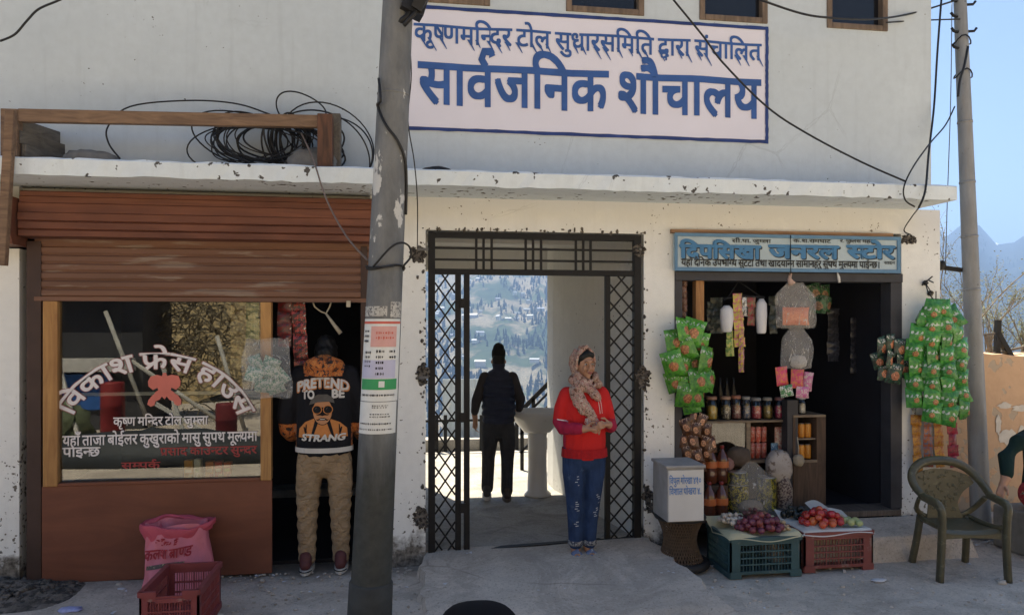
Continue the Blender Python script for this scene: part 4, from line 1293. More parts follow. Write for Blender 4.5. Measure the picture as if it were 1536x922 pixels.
mb.build('far_wood', m_conif, None, 'scattered conifer woods on the slope across the valley', 'wood', kind='stuff', fix=False)
m_hw = M('pale house wall', (.46,.42,.36), .9, .15, .2, rnd=.25); m_hr = M('tin roof', (.20,.23,.28), .5, .2, .2, rnd=.3)
house = thing('village_house', 'tiny pale house with a tin roof on the far slope seen through the gate', 'house', (0,0,-500), 'houses on the far slope')
MB().add([(-6,-4,-503),(6,-4,-503),(6,4,-503),(-6,4,-503),(-6,-4,-495),(6,-4,-495),(6,4,-495),(-6,4,-495),(-6,0,-493),(6,0,-493)], [(0,1,5,4),(1,2,6,9,5),(2,3,7,6),(3,0,4,8,7)]).build('wall', m_hw, house)
MB().add([(-6.6,-4.8,-495.2),(6.6,-4.8,-495.2),(6.6,0,-492.8),(-6.6,0,-492.8),(-6.6,4.8,-495.2),(6.6,4.8,-495.2)], [(0,1,2,3),(3,2,5,4)]).build('roof', m_hr, house, fix=False)
spots = []
for i in range(34):
    u = rnd.uniform(655, 822); v = rnd.choice([rnd.gauss(474, 7), rnd.gauss(474, 7), rnd.gauss(520, 25), rnd.gauss(445, 12)])
    d = ray(u, v); best = None
    for k in range(400, 2400, 6):
        p = CAM + d*k; r = math.hypot(p.x, p.y); az = math.atan2(p.x, p.y)
        if p.z < hill_h(r, az): best = (p, r, az); break
    if best: spots.append(best)
for i, (p, r, az) in enumerate(spots):
    h = house if i == 0 else copy_tree(house)
    h.location = (p.x, p.y, hill_h(r, az)+2); h.rotation_euler.z = rnd.uniform(-.8, .8) - az
    s = rnd.uniform(.4, .8); h.scale = (s*rnd.uniform(.8,1.5), s, s*rnd.uniform(.8,1.2))

# ================================================================== RIGHT SHOP: SIGN AND DOOR
m_sbg = M('pale blue sign ground', (.40,.50,.56), .55, .1, 5); m_sbl = M('blue sign lettering', (.05,.19,.38), .5, .12, 9); m_sfr = M('blue sign frame', (.10,.22,.36), .5, .15, 8); m_sink = M('black sign lettering', (.02,.022,.025), .5)
ss = thing('shop_sign', 'pale blue shop signboard with blue and black Devanagari lettering over the right shop', 'sign', (3.0, -.05, 2.17))
za, zb_ = P(1180,407,-.06).z, P(1180,353,-.06).z
SA, SB = P(1013,380,-.06).x, P(1350,380,-.06).x
MB().box((SA, -.055, za), (SB, -.012, zb_)).build('board', m_sbg, ss)
mb = MB(); w = .022
mb.box((SA-.004, -.066, za-.004), (SB+.004, -.05, za+w)); mb.box((SA-.004, -.066, zb_-w), (SB+.004, -.05, zb_+.004)); mb.box((SA-.004, -.064, za+w), (SA+w*.8, -.05, zb_-w)); mb.box((SB-w*1.1, -.064, za+w), (SB+.004, -.05, zb_-w))
mb.build('frame', m_sfr, ss)
k = 5.7/F_PX
def sign_text(s, u0, u1, vb, hpx, mat, off, Y=-.058, ly=.0002, dx=0, dz=0):
    x0, x1 = P(u0, vb, Y).x, P(u1, vb, Y).x; z = P((u0+u1)/2, vb, Y).z
    v, f = fit_text(s, x0, x1, z, hpx*k, off)
    MB().add([(x+dx, Y-l*ly, q_+dz) for x, q_, l in v], f).build('lettering', mat, ss, fix=False)
for s, u0, u1 in (('िदपिसखा',1020,1140),('जनरल',1154,1257),('स~टोर',1271,1341)):
    sign_text(s, u0, u1, 387, 18.5, m_sink, .05, -.0565, .00004, .008, -.007)
    sign_text(s, u0, u1, 387, 18.5, m_sbl, .045, -.0585, .0002)
sign_text('यहाँ दैिनक उपभोग~य सुट~टा तथा खाद~यान~न सामानहरु सुपथ मुल~यमा पाईन~छ।', 1022, 1320, 400, 9.5, m_sink, .03)
sign_text('सी.पा. जुम~ला', 1098, 1156, 364, 5, m_sink, .02); sign_text('क.श.रामघाट', 1190, 1246, 364, 5, m_sink, .02); sign_text('रे. पुिलस महल', 1260, 1312, 364, 5, m_sink, .02); sign_text('साइन', 1326, 1342, 396, 4, m_sink, .02)
MB().box((SA-.02, -.035, zb_+.006), (SB-.04, .0, zb_+.035)).build('lintel_batten', wood('raw batten', (.36,.22,.13), (.18,.10,.06), stretch=(1,8,8)), None, 'raw wooden batten nailed along the top of the blue shop sign', 'batten')
mb = MB(); x = P(1186,380,-.07).x; mb.tube([(x,-.069,zb_),(x+.002,-.069,za),(x-.005,-.065,za-.03)], .003, 6); mb.build('sign_wire', m_black, None, 'thin dark wire hanging down across the blue shop sign', 'wire')
# door frame and dark leaf
df = thing('door_frame', 'dark grey painted timber frame of the right shop doorway', 'door frame', (3.0, .05, .285))
m_dfr = M('dark grey door paint', (.045,.045,.052), .6, .3, 6, .15)
zl = P(1180,422,.0).z
MB().box((sx0, -.02, zl), (sx1, .12, za-.005)).build('header', m_dfr, df, bevel=.004)
MB().box((sx0, -.01, .287), (sx0+.06, .12, zl)).build('jamb', m_dfr, df, bevel=.004)
MB().box((sx1-.10, -.01, .287), (sx1, .12, zl)).build('jamb', m_dfr, df, bevel=.004)
MB().box((P(1041,500,.06).x, .02, 1.2), (P(1053,500,.06).x, .09, zl)).build('stile', wood('orange pine', (.48,.25,.11), (.25,.12,.05), stretch=(7,7,.8)), df)
m_door = M('black blue door paint', (.12,.125,.15), .45, .3, 3, .1, spec=.45)
dl = thing('door_leaf', 'dark blue black door leaf folded open inside the right shop', 'door', (3.75, .14, .29))
a = P(1282,600,.9); b_ = P(1345,600,.13)
def leaf(p, q, nm):
    d = (q-p); d.z = 0; L = d.length; d.normalize(); nn = Vector((d.y,-d.x,0))
    mb = MB()
    def bx(s0, s1, z0, z1, t0, t1):
        vs = [p + d*s + nn*t for z in (z0,z1) for s, t in ((s0,t0),(s1,t0),(s1,t1),(s0,t1))]
        vs = [(v.x, v.y, z0 if i < 4 else z1) for i, v in enumerate(vs)]
        mb.add(vs, [(0,3,2,1),(4,5,6,7),(0,1,5,4),(1,2,6,5),(2,3,7,6),(3,0,4,7)])
    bx(0, L, .29, zl-.01, 0, .035)
    for s0, s1 in ((.0,.09),(L-.09,L)): bx(s0, s1, .29, zl-.01, .036, .05)
    for z0 in (.29, 1.0, zl-.13): bx(.09, L-.09, z0, z0+.11, .036, .05)
    mb.build(nm, m_door, dl, bevel=.003)
leaf(Vector((a.x,a.y,0)), Vector((b_.x,b_.y,0)), 'panel')
mb = MB(); c = P(1296,628,.5)
for dx, dz in ((0,0),(.0,-.05),(.03,-.02)): mb.obox(c+Vector((dx-.02,-.09,dz)), (.035,.012,.02))
mb.build('latch', M('bright steel', (.5,.5,.5), .3, metal=.9), dl)
# ================================================================== RIGHT SHOP: COUNTER, JARS, DRINKS
m_ctr = wood('old brown counter', (.13,.085,.06), (.06,.04,.03), stretch=(10,4,1.2), bump=.2)
m_ctr2 = wood('dusty counter board', (.30,.235,.17), (.16,.12,.09), stretch=(1.2,6,6))
FL = .236
YC = .34
zc = P(1120,630,YC).z
ct = thing('counter', 'low brown wooden display counter with glazed front inside the right shop', 'counter', (P(1120,700,YC).x, YC, FL))
ca, cb = P(1052,700,YC).x, P(1182,700,YC).x
MB().box((ca, YC-.02, zc-.018), (cb, YC+.42, zc)).build('top', m_ctr2, ct, bevel=.004)
MB().box((ca, YC, FL), (ca+.03, YC+.4, zc-.018)).build('side_panel', m_ctr, ct)
MB().box((cb-.03, YC, FL), (cb, YC+.4, zc-.018)).build('side_panel', m_ctr, ct)
zsh = P(1120,692,YC).z
MB().box((ca+.03, YC-.012, zsh-.012), (cb-.03, YC+.4, zsh+.012)).build('shelf', m_ctr2, ct)
for u in (1122,): MB().box((P(u,650,YC).x-.018, YC-.01, zsh+.012), (P(u,650,YC).x+.018, YC+.02, zc-.018)).build('divider', m_ctr2, ct)
MB().box((ca+.03, YC+.38, FL), (cb-.03, YC+.4, zc-.018)).build('back_panel', m_ctr, ct)
gm2 = glass_mat('dusty glass', 1.45, (.82,.84,.84), .05, .03)
MB().box((ca+.035, YC+.004, zsh+.014), (P(1122,650,YC).x-.02, YC+.008, zc-.02)).build('glass_pane', gm2, ct)
# tall post between the two counters
MB().box((P(1181,700,.25).x, .25, FL), (P(1197,700,.25).x, .34, P(1190,600,.25).z)).build('shop_post', m_dfr, None, 'dark post standing between the counter and the brown cabinet', 'post')
cbn = thing('cabinet', 'narrow brown cabinet with a framed opening of orange cans beside the dark post', 'cabinet', (P(1217,700,.22).x, .3, FL))
k0, k1 = P(1192,700,.22).x, P(1241,700,.22).x
zt1, zt0 = P(1217,626,.22).z, P(1217,690,.22).z
MB().box((k0, .24, FL), (k1, .6, zt0-.02)).build('base', m_ctr, cbn, bevel=.004)
MB().box((k0, .24, zt1), (k1+.0, .6, zt1+.02)).build('top', m_ctr2, cbn, bevel=.003)
MB().box((k1-.08, .242, zt0-.02), (k1, .6, zt1)).build('side_panel', m_ctr, cbn)
MB().box((k0, .242, zt0-.02), (k0+.02, .6, zt1)).build('side_panel', m_ctr, cbn)
MB().box((k0+.02, .236, zt0-.02), (k1-.08, .26, zt0)).build('ledge_strip', m_ctr2, cbn)
MB().box((k0+.02, .58, zt0-.02), (k1-.08, .6, zt1)).build('back_panel', m_ctr, cbn)
m_can = sachet_mat('orange can print', (.55,.20,.03), (.60,.28,.04), (.42,.10,.03)); m_alu = M('tin lid', (.5,.5,.5), .3, metal=.8)
def can(label, x, y, z, r=.028, h=.115, mat=None):
    th = thing('drink_can', label, 'can', (x, y, z), 'orange cans in the brown cabinet')
    MB().lathe((x,y,z), [(r*.85,0),(r,.008),(r,h-.01),(r*.85,h)], 14).build('body', mat or m_can, th)
    MB().lathe((x,y,z+h), [(r*.82,.0004),(r*.8,.003)], 14).build('lid', m_alu, th)
MB().box((k0+.02, .26, (zt0+zt1)/2-.012), (k1-.08, .56, (zt0+zt1)/2)).build('shelf', m_ctr2, cbn)
for row, zz in (('lower', zt0+.001), ('upper', (zt0+zt1)/2+.001)):
    for i, side in enumerate(('left', 'middle', 'right')):
        can(f'{side} orange drink can on the {row} shelf of the brown cabinet', k0+.05+.058*i, .31, zz)
# jars
m_jarg = glass_mat('jar plastic', 1.5, (.93,.94,.93), .05, .04)
def jar(u, v1, v0, w_px, c1, c2, lid, label, Y=.42, z=None):
    x = P(u, v1, Y).x; z = zc+.001 if z is None else z; k = (Y+5.45)/F_PX/.95
    r = w_px*k/2; h = (v1-v0)*k
    th = thing('jar', label, 'jar', (x, Y, z), 'sweet jars on the counter')
    MB().lathe((x,Y,z), [(r*.9,0),(r,.01),(r,h*.72),(r*.8,h*.82),(r*.78,h*.86)], 18).build('glass_body', m_jarg, th)
    mb = MB(); rr = random.Random(int(u))
    mb.lathe((x,Y,z+.006), [(r*.84,0),(r*.9,.01),(r*.9,h*.45),(r*.8,h*.56)], 14, wob=.03)
    mb.build('sweets', M('sweets', c1, .35, .2, 40, .9, 60, col2=c2, thr=.52, s2=70, spec=.5), th)
    MB().lathe((x,Y,z+h*.86), [(r*.86,0),(r*.88,.004),(r*.88,h*.12),(r*.8,h*.14)], 18).build('lid', M('jar lid', lid, .4, .1), th)
jar(1067,629,594,19,(.60,.38,.03),(.5,.45,.2),(.30,.17,.12),'jar of yellow wrapped sweets at the left end of the counter')
jar(1088,629,594,18,(.05,.04,.035),(.5,.48,.42),(.35,.22,.16),'jar of black and white sweets beside the yellow ones')
jar(1104,629,593,16,(.25,.06,.06),(.4,.3,.3),(.35,.15,.10),'jar of dark red sweets with a reddish lid on the counter')
jar(1119,629,595,14,(.07,.13,.30),(.35,.3,.3),(.28,.28,.28),'jar of blue sweets with a grey lid on the counter')
jar(1134,629,597,17,(.55,.03,.07),(.6,.3,.35),(.25,.25,.26),'jar of bright red sweets in the middle of the counter row')
jar(1151,629,597,16,(.30,.22,.05),(.1,.09,.04),(.32,.30,.26),'jar of olive brown sweets right of the bright red ones')
jar(1169,628,596,16,(.58,.03,.16),(.62,.35,.42),(.25,.12,.12),'jar of hot pink packets at the right end of the counter')
jar(1202,624,598,14,(.5,.5,.5),(.4,.4,.42),(.42,.42,.43),'pale grey jar standing on top of the brown cabinet', .32, zt1+.021)
jar(1125,591,585,13,(.2,.2,.2),(.15,.15,.15),(.3,.3,.3),'small grey lidded jar behind the row of sweet jars', .62, P(1125,597,.62).z-.05)
for nm, u in (('first',1080),('second',1090),('third',1100)):
    x = P(u, 620, .7).x; th = thing('dark_bottle', f'dark bottle behind the sweet jars, {nm} from the left of three', 'bottle', (x, .7, zc), 'dark bottles behind the jars')
    MB().lathe((x,.7,zc), [(.03,0),(.032,.01),(.032,.20),(.012,.27),(.012,.33)], 12).build('body', M('dark bottle glass', (.02,.02,.022), .2), th)
# drinks behind the counter front
m_rc = sachet_mat('red white wrapper', (.50,.10,.07), (.60,.32,.26), (.62,.55,.5))
rnd = random.Random(8)
for i in range(6):
    x = P(1134,680,YC).x + .052*(i%3); z = zsh+.013 + .135*(i//3)
    th = thing('biscuit_roll', f'red and white biscuit roll in the counter, {("lower","upper")[i//3]} row, {("left","middle","right")[i%3]}', 'biscuit roll', (x, YC+.07, z), 'biscuit rolls in the counter')
    MB().lathe((x,YC+.07,z), [(.012,0),(.023,.006),(.0235,.125),(.012,.132)], 10, wob=.04).build('wrapper', m_rc, th)
def tall_pack(u, v0, Y, w, cols, label, z=None):
    x = P(u, 690, Y).x; z = zsh+.013 if z is None else z
    me = pillow('pack', w, P(u, v0, Y).z - z, .04, sachet_mat('pack print', *cols), .06, 6, 8, int(u))
    o = link('snack_pack', me, None, (x, Y, (z + P(u, v0, Y).z)/2), (0,0,.1)); tag(o, label, 'snack pack')
tall_pack(1170,640,YC+.05,.10,((.50,.42,.36),(.42,.12,.1),(.2,.3,.45)),'pale patterned packet standing at the right end of the counter')
tall_pack(1162,664,YC+.03,.07,((.05,.18,.32),(.3,.45,.6),(.1,.1,.12)),'blue packet standing in front of the pale one in the counter')
tall_pack(1112,668,YC+.06,.06,((.45,.16,.10),(.12,.06,.05),(.5,.3,.2)),'small rust coloured packet behind the dusty counter glass')
# big drink bottles beside the counter
m_cola = M('cola coloured plastic', (.10,.030,.015), .15, .15, 5, spec=.6, coat=.4); m_olab = M('orange bottle label', (.48,.14,.05), .4, .25, 14); m_cap = M('dark red cap', (.2,.03,.03), .4)
def bottle(u, v, Y, label, z, r=.052, h=.30):
    x = P(u, v, Y).x
    th = thing('drink_bottle', label, 'bottle', (x, Y, z), 'big brown drink bottles')
    MB().lathe((x,Y,z), [(r*.7,0),(r,.015),(r,h*.3),(r*.93,h*.36),(r,h*.42),(r,h*.62),(r*.75,h*.76),(r*.3,h*.9),(r*.28,h*.94)], 16).build('body', m_cola, th)
    MB().lathe((x,Y,z), [(r*1.012,h*.44),(r*1.015,h*.45),(r*1.015,h*.6),(r*1.01,h*.61)], 16).build('label_sleeve', m_olab, th)
    MB().lathe((x,Y,z+h*.94), [(r*.32,0),(r*.32,.02),(r*.28,.022)], 12).build('cap', m_cap, th)
tbz = P(1072,768,-.02).z
bottle(1064,765,-.0,'brown drink bottle on the step, front left of the four', FL, h=.31)
bottle(1082,765,-.0,'brown drink bottle on the step, front right of the four', FL, h=.31)
MB().box((P(1058,720,.12).x, .09, FL), (P(1090,720,.12).x, .24, FL+.26)).build('bottle_box', m_ctr, None, 'brown box behind the front pair of drink bottles', 'box', bevel=.004)
bottle(1066,700,.16,'brown drink bottle standing on the box, left of the upper pair', FL+.262)
bottle(1083,700,.16,'brown drink bottle standing on the box, right of the upper pair', FL+.262)
# tins with yellow green labels, sack, plastic bags on the shop floor in front of the counter
m_tin = sachet_mat('black yellow tin', (.03,.035,.02), (.48,.42,.04), (.06,.12,.06))
def tin(u, Y, z, r, h, label):
    x = P(u, 740, Y).x; th = thing('oil_tin', label, 'tin', (x, Y, z), 'black and yellow tins')
    MB().lathe((x,Y,z), [(r,0),(r*1.03,.006),(r,.012),(r,h-.01),(r*1.03,h-.004),(r*.95,h)], 18).build('body', m_tin, th)
    MB().lathe((x,Y,z+h), [(r*.9,.0005),(r*.9,.006)], 18).build('lid', m_alu, th)
tin(1106, .12, FL, .088, .26, 'lower black and yellow tin stacked in front of the counter')
tin(1106, .12, FL+.268, .080, .09, 'upper flat black and yellow tin topping the stack by the counter')
tin(1150, .16, FL, .075, .30, 'yellow labelled black tin half hidden behind the clear plastic bag')
m_sk2 = M('dark sack cloth', (.10,.075,.06), .9, .3, 14, .5)
def lump(name, u, v, Y, r, mat, label, cat, wob=.06, z=None, sq=.9):
    c = P(u, v, Y); mb = MB(); mb.ell((c.x, Y, max(c.z, FL+r[2]*.9) if z is None else z), r, 18, 12, wob=wob, sq=sq); return mb.build(name, mat, None, label, cat)
lump('cloth_bundle', 1108, 684, .22, (.10,.07,.08), m_sk2, 'dark cloth bundle lying on the tins before the counter', 'bundle')
lump('cloth_bundle', 1090, 696, .2, (.06,.05,.055), M('pink brown cloth', (.28,.15,.13), .8, .3, 20, .4), 'small pink brown bundle beside the big drink bottles', 'bundle')
lump('white_sack', 1168, 700, .22, (.11,.08,.14), M('dirty white sack', (.42,.38,.35), .8, .2, 9, .6, col2=(.18,.14,.12), thr=.58), 'dirty white sack bulging out below the counter shelf', 'sack')
lump('speckled_sack', 1176, 745, .18, (.07,.06,.16), M('speckled net', (.30,.25,.21), .8, .3, 50, .5, col2=(.08,.05,.05), thr=.52, s2=60), 'speckled net sack standing below the dirty white one', 'sack')
b = MB(); bag_mesh(b, 1098, 1156, 692, 770, .02, .10, 11, .78); b.build('plastic_bag', film_mat('cloudy plastic bag', (.62,.60,.56), .5), None, 'clear plastic bag of grain standing behind the onions', 'plastic bag', fix=False)
lump('grain', 1126, 760, .02, (.10,.07,.055), M('grain', (.33,.28,.23), .9, .2, 60, .5), 'heap of grain filling the clear plastic bag behind the onions', 'grain', .04)
lump('cloth_pouch', 1198, 690, .16, (.045,.04,.05), M('cream cloth', (.34,.29,.22), .9, .15, 20, .4), 'cream cloth pouch hanging on a string before the cabinet', 'pouch', z=P(1198,690,.16).z)
mb = MB(); mb.tube([P(1196,655,.17), P(1198,672,.17), P(1198,682,.16)], .004, 6); mb.build('pouch_string', m_rope, None, 'string that holds the cream cloth pouch', 'string')

# ================================================================== HANGING GOODS
def chip_mat(name, base, dark, food, white, fx=.034, fz=.036, cz=-.012):
    m, nt, b = new_mat(name); q = N(nt); vec = q.coord('Object')
    s = q.sep(vec); n = q.noise(vec, 30, 4, .6)
    c = q.mix(q.ramp(n, [(.35, 0.0), (.65, 1.0)]), dark, base)
    rx = q.math('DIVIDE', s[0], fx); rz = q.math('DIVIDE', q.math('SUBTRACT', s[2], cz), fz)
    oi = q.n('ShaderNodeObjectInfo'); grow = q.math('ADD', q.math('MULTIPLY', oi.outputs['Random'], .5), .7)
    d = q.math('ADD', q.math('SQRT', q.math('ADD', q.math('MULTIPLY', rx, rx), q.math('MULTIPLY', rz, rz))), q.math('MULTIPLY', q.math('SUBTRACT', q.noise(vec, 60, 3), .5), .9))
    fd = q.ramp(q.noise(vec, 80, 3), [(.35, sc(food, .45)), (.5, food), (.7, sc(food, 1.7))])
    c = q.mix(q.ramp(d, [(.9, 1.0), (1.0, 0.0)]), c, fd)
    # white lettering-like band near the top
    zb = q.math('ABSOLUTE', q.math('SUBTRACT', s[2], cz+fz*1.75)); 
    k = q.math('MULTIPLY', q.ramp(zb, [(.010, 1.0), (.014, 0.0)]), q.ramp(q.noise(q.coord('Object', (1,1,.5)), 75, 2), [(.53, 0.0), (.57, .8)]))
    c = q.mix(k, c, white)
    oi = q.n('ShaderNodeObjectInfo'); hs = q.n('ShaderNodeHueSaturation'); q.l(c, hs.inputs['Color'])
    q.l(q.math('ADD', q.math('MULTIPLY', oi.outputs['Random'], .35), .82), hs.inputs['Value'])
    q.l(hs.outputs[0], b.inputs['Base Color']); b.inputs['Roughness'].default_value = .2; b.inputs['Specular IOR Level'].default_value = .65
    q.bump(q.math('ADD', q.noise(vec, 20, 4, .6, 1.0), q.math('MULTIPLY', q.noise(q.coord('Object', (1,1,.3)), 60, 2), .3)), b, 1.0, .016)
    return m
m_chipg = chip_mat('green crisp packet', (.10,.36,.03), (.03,.17,.02), (.36,.14,.05), (.65,.68,.6))
m_chipg2 = chip_mat('bright green noodle packet', (.08,.34,.05), (.02,.17,.03), (.38,.17,.06), (.66,.7,.66), .022, .02, -.025)
m_chipd = chip_mat('dark green red packet', (.03,.11,.06), (.02,.02,.02), (.45,.16,.08), (.6,.6,.55), .03, .035)
m_chipb = chip_mat('brown nut packet', (.16,.07,.03), (.06,.025,.015), (.50,.24,.13), (.5,.35,.25), .022, .03, 0)
def bunch(name, label, cat, u, vtop, mat, items, w, h, d, Y, string=True, group=None):
    top = P(u, vtop, Y)
    th = thing(name, label, cat, tuple(top), group)
    mes = [pillow('packet', w, h, d, mat, .1, 7, 9, s) for s in (1, 2, 3)]
    for i, (pu, pv, rot, yy) in enumerate(items):
        p = P(pu, pv, Y+yy) - top
        link('packet', mes[i % 3], th, tuple(p), (random.uniform(-.25,.25), -R(rot+random.uniform(-14,14)), random.uniform(-.7,.7)), scale=[random.uniform(.88,1.12)]*3)
    if string:
        mb = MB(); mb.tube([top+Vector((0,0,.05)), top, P(u, vtop+14, Y+.01)], .004, 6); mb.build('string', m_black, th)
    return th
random.seed(31)
it = []
for (u, v, r_) in [(1024,494,8),(1040,498,-12),(1012,512,14),(1050,515,-16),(1028,520,4),(1010,545,12),(1024,548,2),(1043,545,-8),(1058,540,-18),(1012,572,10),(1030,574,0),(1048,570,-8),(1062,568,-20),(1030,592,3),(1044,594,-6),(1036,603,0)]:
    it.append((u, v, r_, random.uniform(-.05, .05)))
bunch('crisp_packets', 'bunch of green crisp packets hanging at the left side of the right shop door', 'crisp packets', 1030, 478, m_chipg, it, .15, .185, .085, -.12)
it = []
for cx_, n, v0, v1, yy, lean in ((1374,6,478,596,.02,-2),(1396,8,466,618,-.03,2),(1418,8,464,622,-.05,5),(1437,7,476,612,-.0,6),(1407,7,462,610,.03,0)):
    for k in range(n):
        t = k/(n-1); bowl = math.sin(math.pi*min(1,t*.9+.1))
        it.append((cx_ + lean*t*1.2 + (1408-cx_)*.30*(1-min(1,t*3.2)), v0+(v1-v0)*t, random.uniform(-6,6)+(1408-cx_)*-.9*(1-min(1,t*2.5)), yy))
bunch('noodle_packets', 'big bunch of bright green noodle packet strips hanging by the metal pole', 'noodle packets', 1404, 446, m_chipg2, it, .135, .165, .09, -.16)
mb = MB(); c = P(1388,424,-.02)
mb.tube([c, P(1392,438,-.1), P(1402,452,-.14)], .005, 6); mb.tube([c, P(1398,440,-.06)], .004, 6); mb.tube([c+Vector((-.03,0,-.02)), c+Vector((.04,-.03,.05))], .006, 6); mb.tube([c+Vector((.03,0,.02)), c+Vector((.05,-.03,.0))], .005, 6); mb.ell(c, (.022,.02,.02), 8, 6, wob=.3)
mb.build('hook_wire', m_black, None, 'twisted black wire hook in the wall above the noodle packets', 'hook')
it = [(1322,520,8,0),(1336,514,0,.02),(1350,522,-10,0),(1318,540,6,.02),(1334,538,2,-.03),(1350,542,-6,0),(1326,558,4,.02),(1342,560,-4,-.02),(1356,552,-12,.03)]
bunch('snack_packets', 'small bunch of dark green and red snack packets hanging on the right door jamb', 'snack packets', 1336, 502, m_chipd, it, .115, .15, .05, -.08)
it = [(1040,624,-20,0),(1052,632,-30,.02),(1030,640,15,0),(1044,644,5,-.03),(1060,646,-10,.02),(1026,660,6,.02),(1040,662,0,-.02),(1056,664,-6,0),(1068,666,-14,.03),(1032,680,8,.01),(1046,684,0,-.02),(1060,680,-8,.02),(1040,698,3,.0),(1052,696,-5,.02)]
bunch('nut_packets', 'bunch of brown nut packets hanging above the white box', 'nut packets', 1044, 612, m_chipb, it, .09, .125, .045, -.03, False)
for i, (lab, u, v0, v1, w, n, cols) in enumerate([
    ('strip of orange and brown sachets beside the right door jamb', 1374, 622, 712, 17, 6, ((.48,.22,.03),(.22,.07,.02),(.55,.4,.1))),
    ('strip of rust sachets with blue bits behind the chair', 1390, 594, 700, 15, 7, ((.32,.09,.03),(.1,.12,.2),(.55,.35,.1))),
    ('strip of yellow orange sachets hanging behind the chair', 1407, 622, 700, 17, 5, ((.50,.24,.04),(.35,.08,.03),(.6,.5,.2))),
    ('strip of deep red sachets with white marks by the metal pole', 1428, 634, 700, 17, 4, ((.38,.02,.05),(.16,.01,.03),(.58,.5,.45)))]):
    strip(lab, u, v0, v1, -.05, w, n, sachet_mat('sachet print', *cols), lean=3, seed=40+i)
strip('thin strip of white and black sachets under the dark snack packets', 1371, 560, 640, -.03, 10, 6, sachet_mat('white black sachet', (.45,.44,.42), (.05,.05,.05), (.3,.25,.2)), seed=51)
mb = MB(); mb.ell(P(1417,630,-.1), (.045,.02,.035), 14, 8); mb.build('white_pouch', M('white red pouch', (.62,.6,.58), .4, .1, 20, col2=(.4,.08,.05), thr=.55), None, 'small white pouch with a red print under the noodle packets', 'pouch')
# hanger of toys and sachets inside the door
hg = thing('wire_hanger', 'black wire hanger carrying sachets inside the right shop', 'hanger', tuple(P(1112,425,.1)))
mb = MB(); mb.tube([P(1092,446,.1),P(1108,422,.1),P(1140,444,.1)], .004, 6); mb.tube([P(1086,448,.1),P(1112,444,.1),P(1146,446,.1)], .012, 6); mb.build('bar', m_black, hg)
m_roll = M('white plastic roll', (.66,.67,.70), .5, .08, 6)
for u, v0, v1, w, lab in ((1090,458,498,20,'pale bluish plastic roll hanging at the left of the wire hanger'),(1142,448,500,17,'white plastic roll hanging at the right of the wire hanger')):
    a, b_ = P(u, v0, .08), P(u, v1, .08); r = w*.0053/2
    MB().lathe((a.x,.08,b_.z), [(r*.6,0),(r*.8,.01),(r,(a.z-b_.z)*.5),(r*.95,(a.z-b_.z)*.85),(r*.4,a.z-b_.z)], 14, wob=.03).build('plastic_roll', m_roll, None, lab, 'plastic roll')
strip('strip of pink and yellow sachets in the middle of the wire hanger', 1106, 440, 520, .06, 17, 6, sachet_mat('pink yellow sachet', (.50,.40,.08), (.5,.1,.2), (.15,.3,.1)), lean=4, seed=61)
strip('thin strip of coloured sachets dangling lowest below the wire hanger', 1112, 500, 558, .05, 9, 5, sachet_mat('mixed sachet', (.45,.35,.05), (.3,.08,.2), (.1,.2,.1)), seed=62)
strip('short strip of green sachets left of the wire hanger middle', 1095, 496, 534, .06, 13, 3, sachet_mat('green yellow sachet', (.12,.22,.05), (.4,.38,.1), (.1,.1,.05)), seed=63)
strip('dark red strip of sachets on the wire hanger', 1127, 446, 488, .07, 14, 3, sachet_mat('dark red strip', (.25,.04,.04), (.1,.1,.04), (.4,.3,.2)), seed=64)
strip('white and black sachet strip on the wire hanger', 1117, 446, 474, .06, 9, 2, sachet_mat('white strip', (.6,.6,.58), (.05,.05,.05), (.5,.5,.5)), seed=65)
for i, (u, v0, v1, w) in enumerate(((1075,446,500,20),(1160,444,500,14),(1066,452,496,12))):
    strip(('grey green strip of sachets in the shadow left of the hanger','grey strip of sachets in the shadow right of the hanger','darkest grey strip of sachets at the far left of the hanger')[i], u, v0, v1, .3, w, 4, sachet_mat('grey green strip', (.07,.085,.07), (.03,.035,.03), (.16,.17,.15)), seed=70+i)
strip('brown twisted strip by the left jamb of the right shop', 1027, 420, 476, .06, 8, 6, sachet_mat('brown twist', (.22,.12,.08), (.1,.05,.04), (.3,.2,.15)), seed=74)
# dark green packets high inside, black chains of sachets on the door
it = [(1222,438,10,0),(1236,440,-6,.03),(1228,456,4,-.02),(1242,456,-8,0)]
bunch('dark_packets', 'dark green packets hanging high inside behind the plastic bag', 'packets', 1230, 426, chip_mat('shaded green packet', (.03,.12,.04), (.02,.05,.02), (.18,.09,.04), (.2,.2,.2)), it, .11, .14, .04, .25)
for u, v0, v1, lab in ((1250,462,542,'wide black strip of sachets hanging on the inner door'),(1281,476,560,'narrow black strip of sachets beside the door latch')):
    strip(lab, u, v0, v1, .55, 20 if u < 1260 else 12, 8, sachet_mat('black sachet', (.02,.02,.025), (.07,.07,.08), (.04,.04,.05)), seed=int(u), group='black sachet strips on the door')
mb = MB()
for i in range(3): mb.box((P(1311,450,.35).x+.012*i, .35, P(1311,505,.35).z), (P(1311,450,.35).x+.012*i+.09, .352, P(1311,452,.35).z)) if i == 0 else None
mb.build('calendar', M('dark calendar', (.12,.10,.09), .7, .4, 14, col2=(.03,.03,.03), thr=.5), None, 'dark printed calendar sheet on the open door leaf', 'calendar')
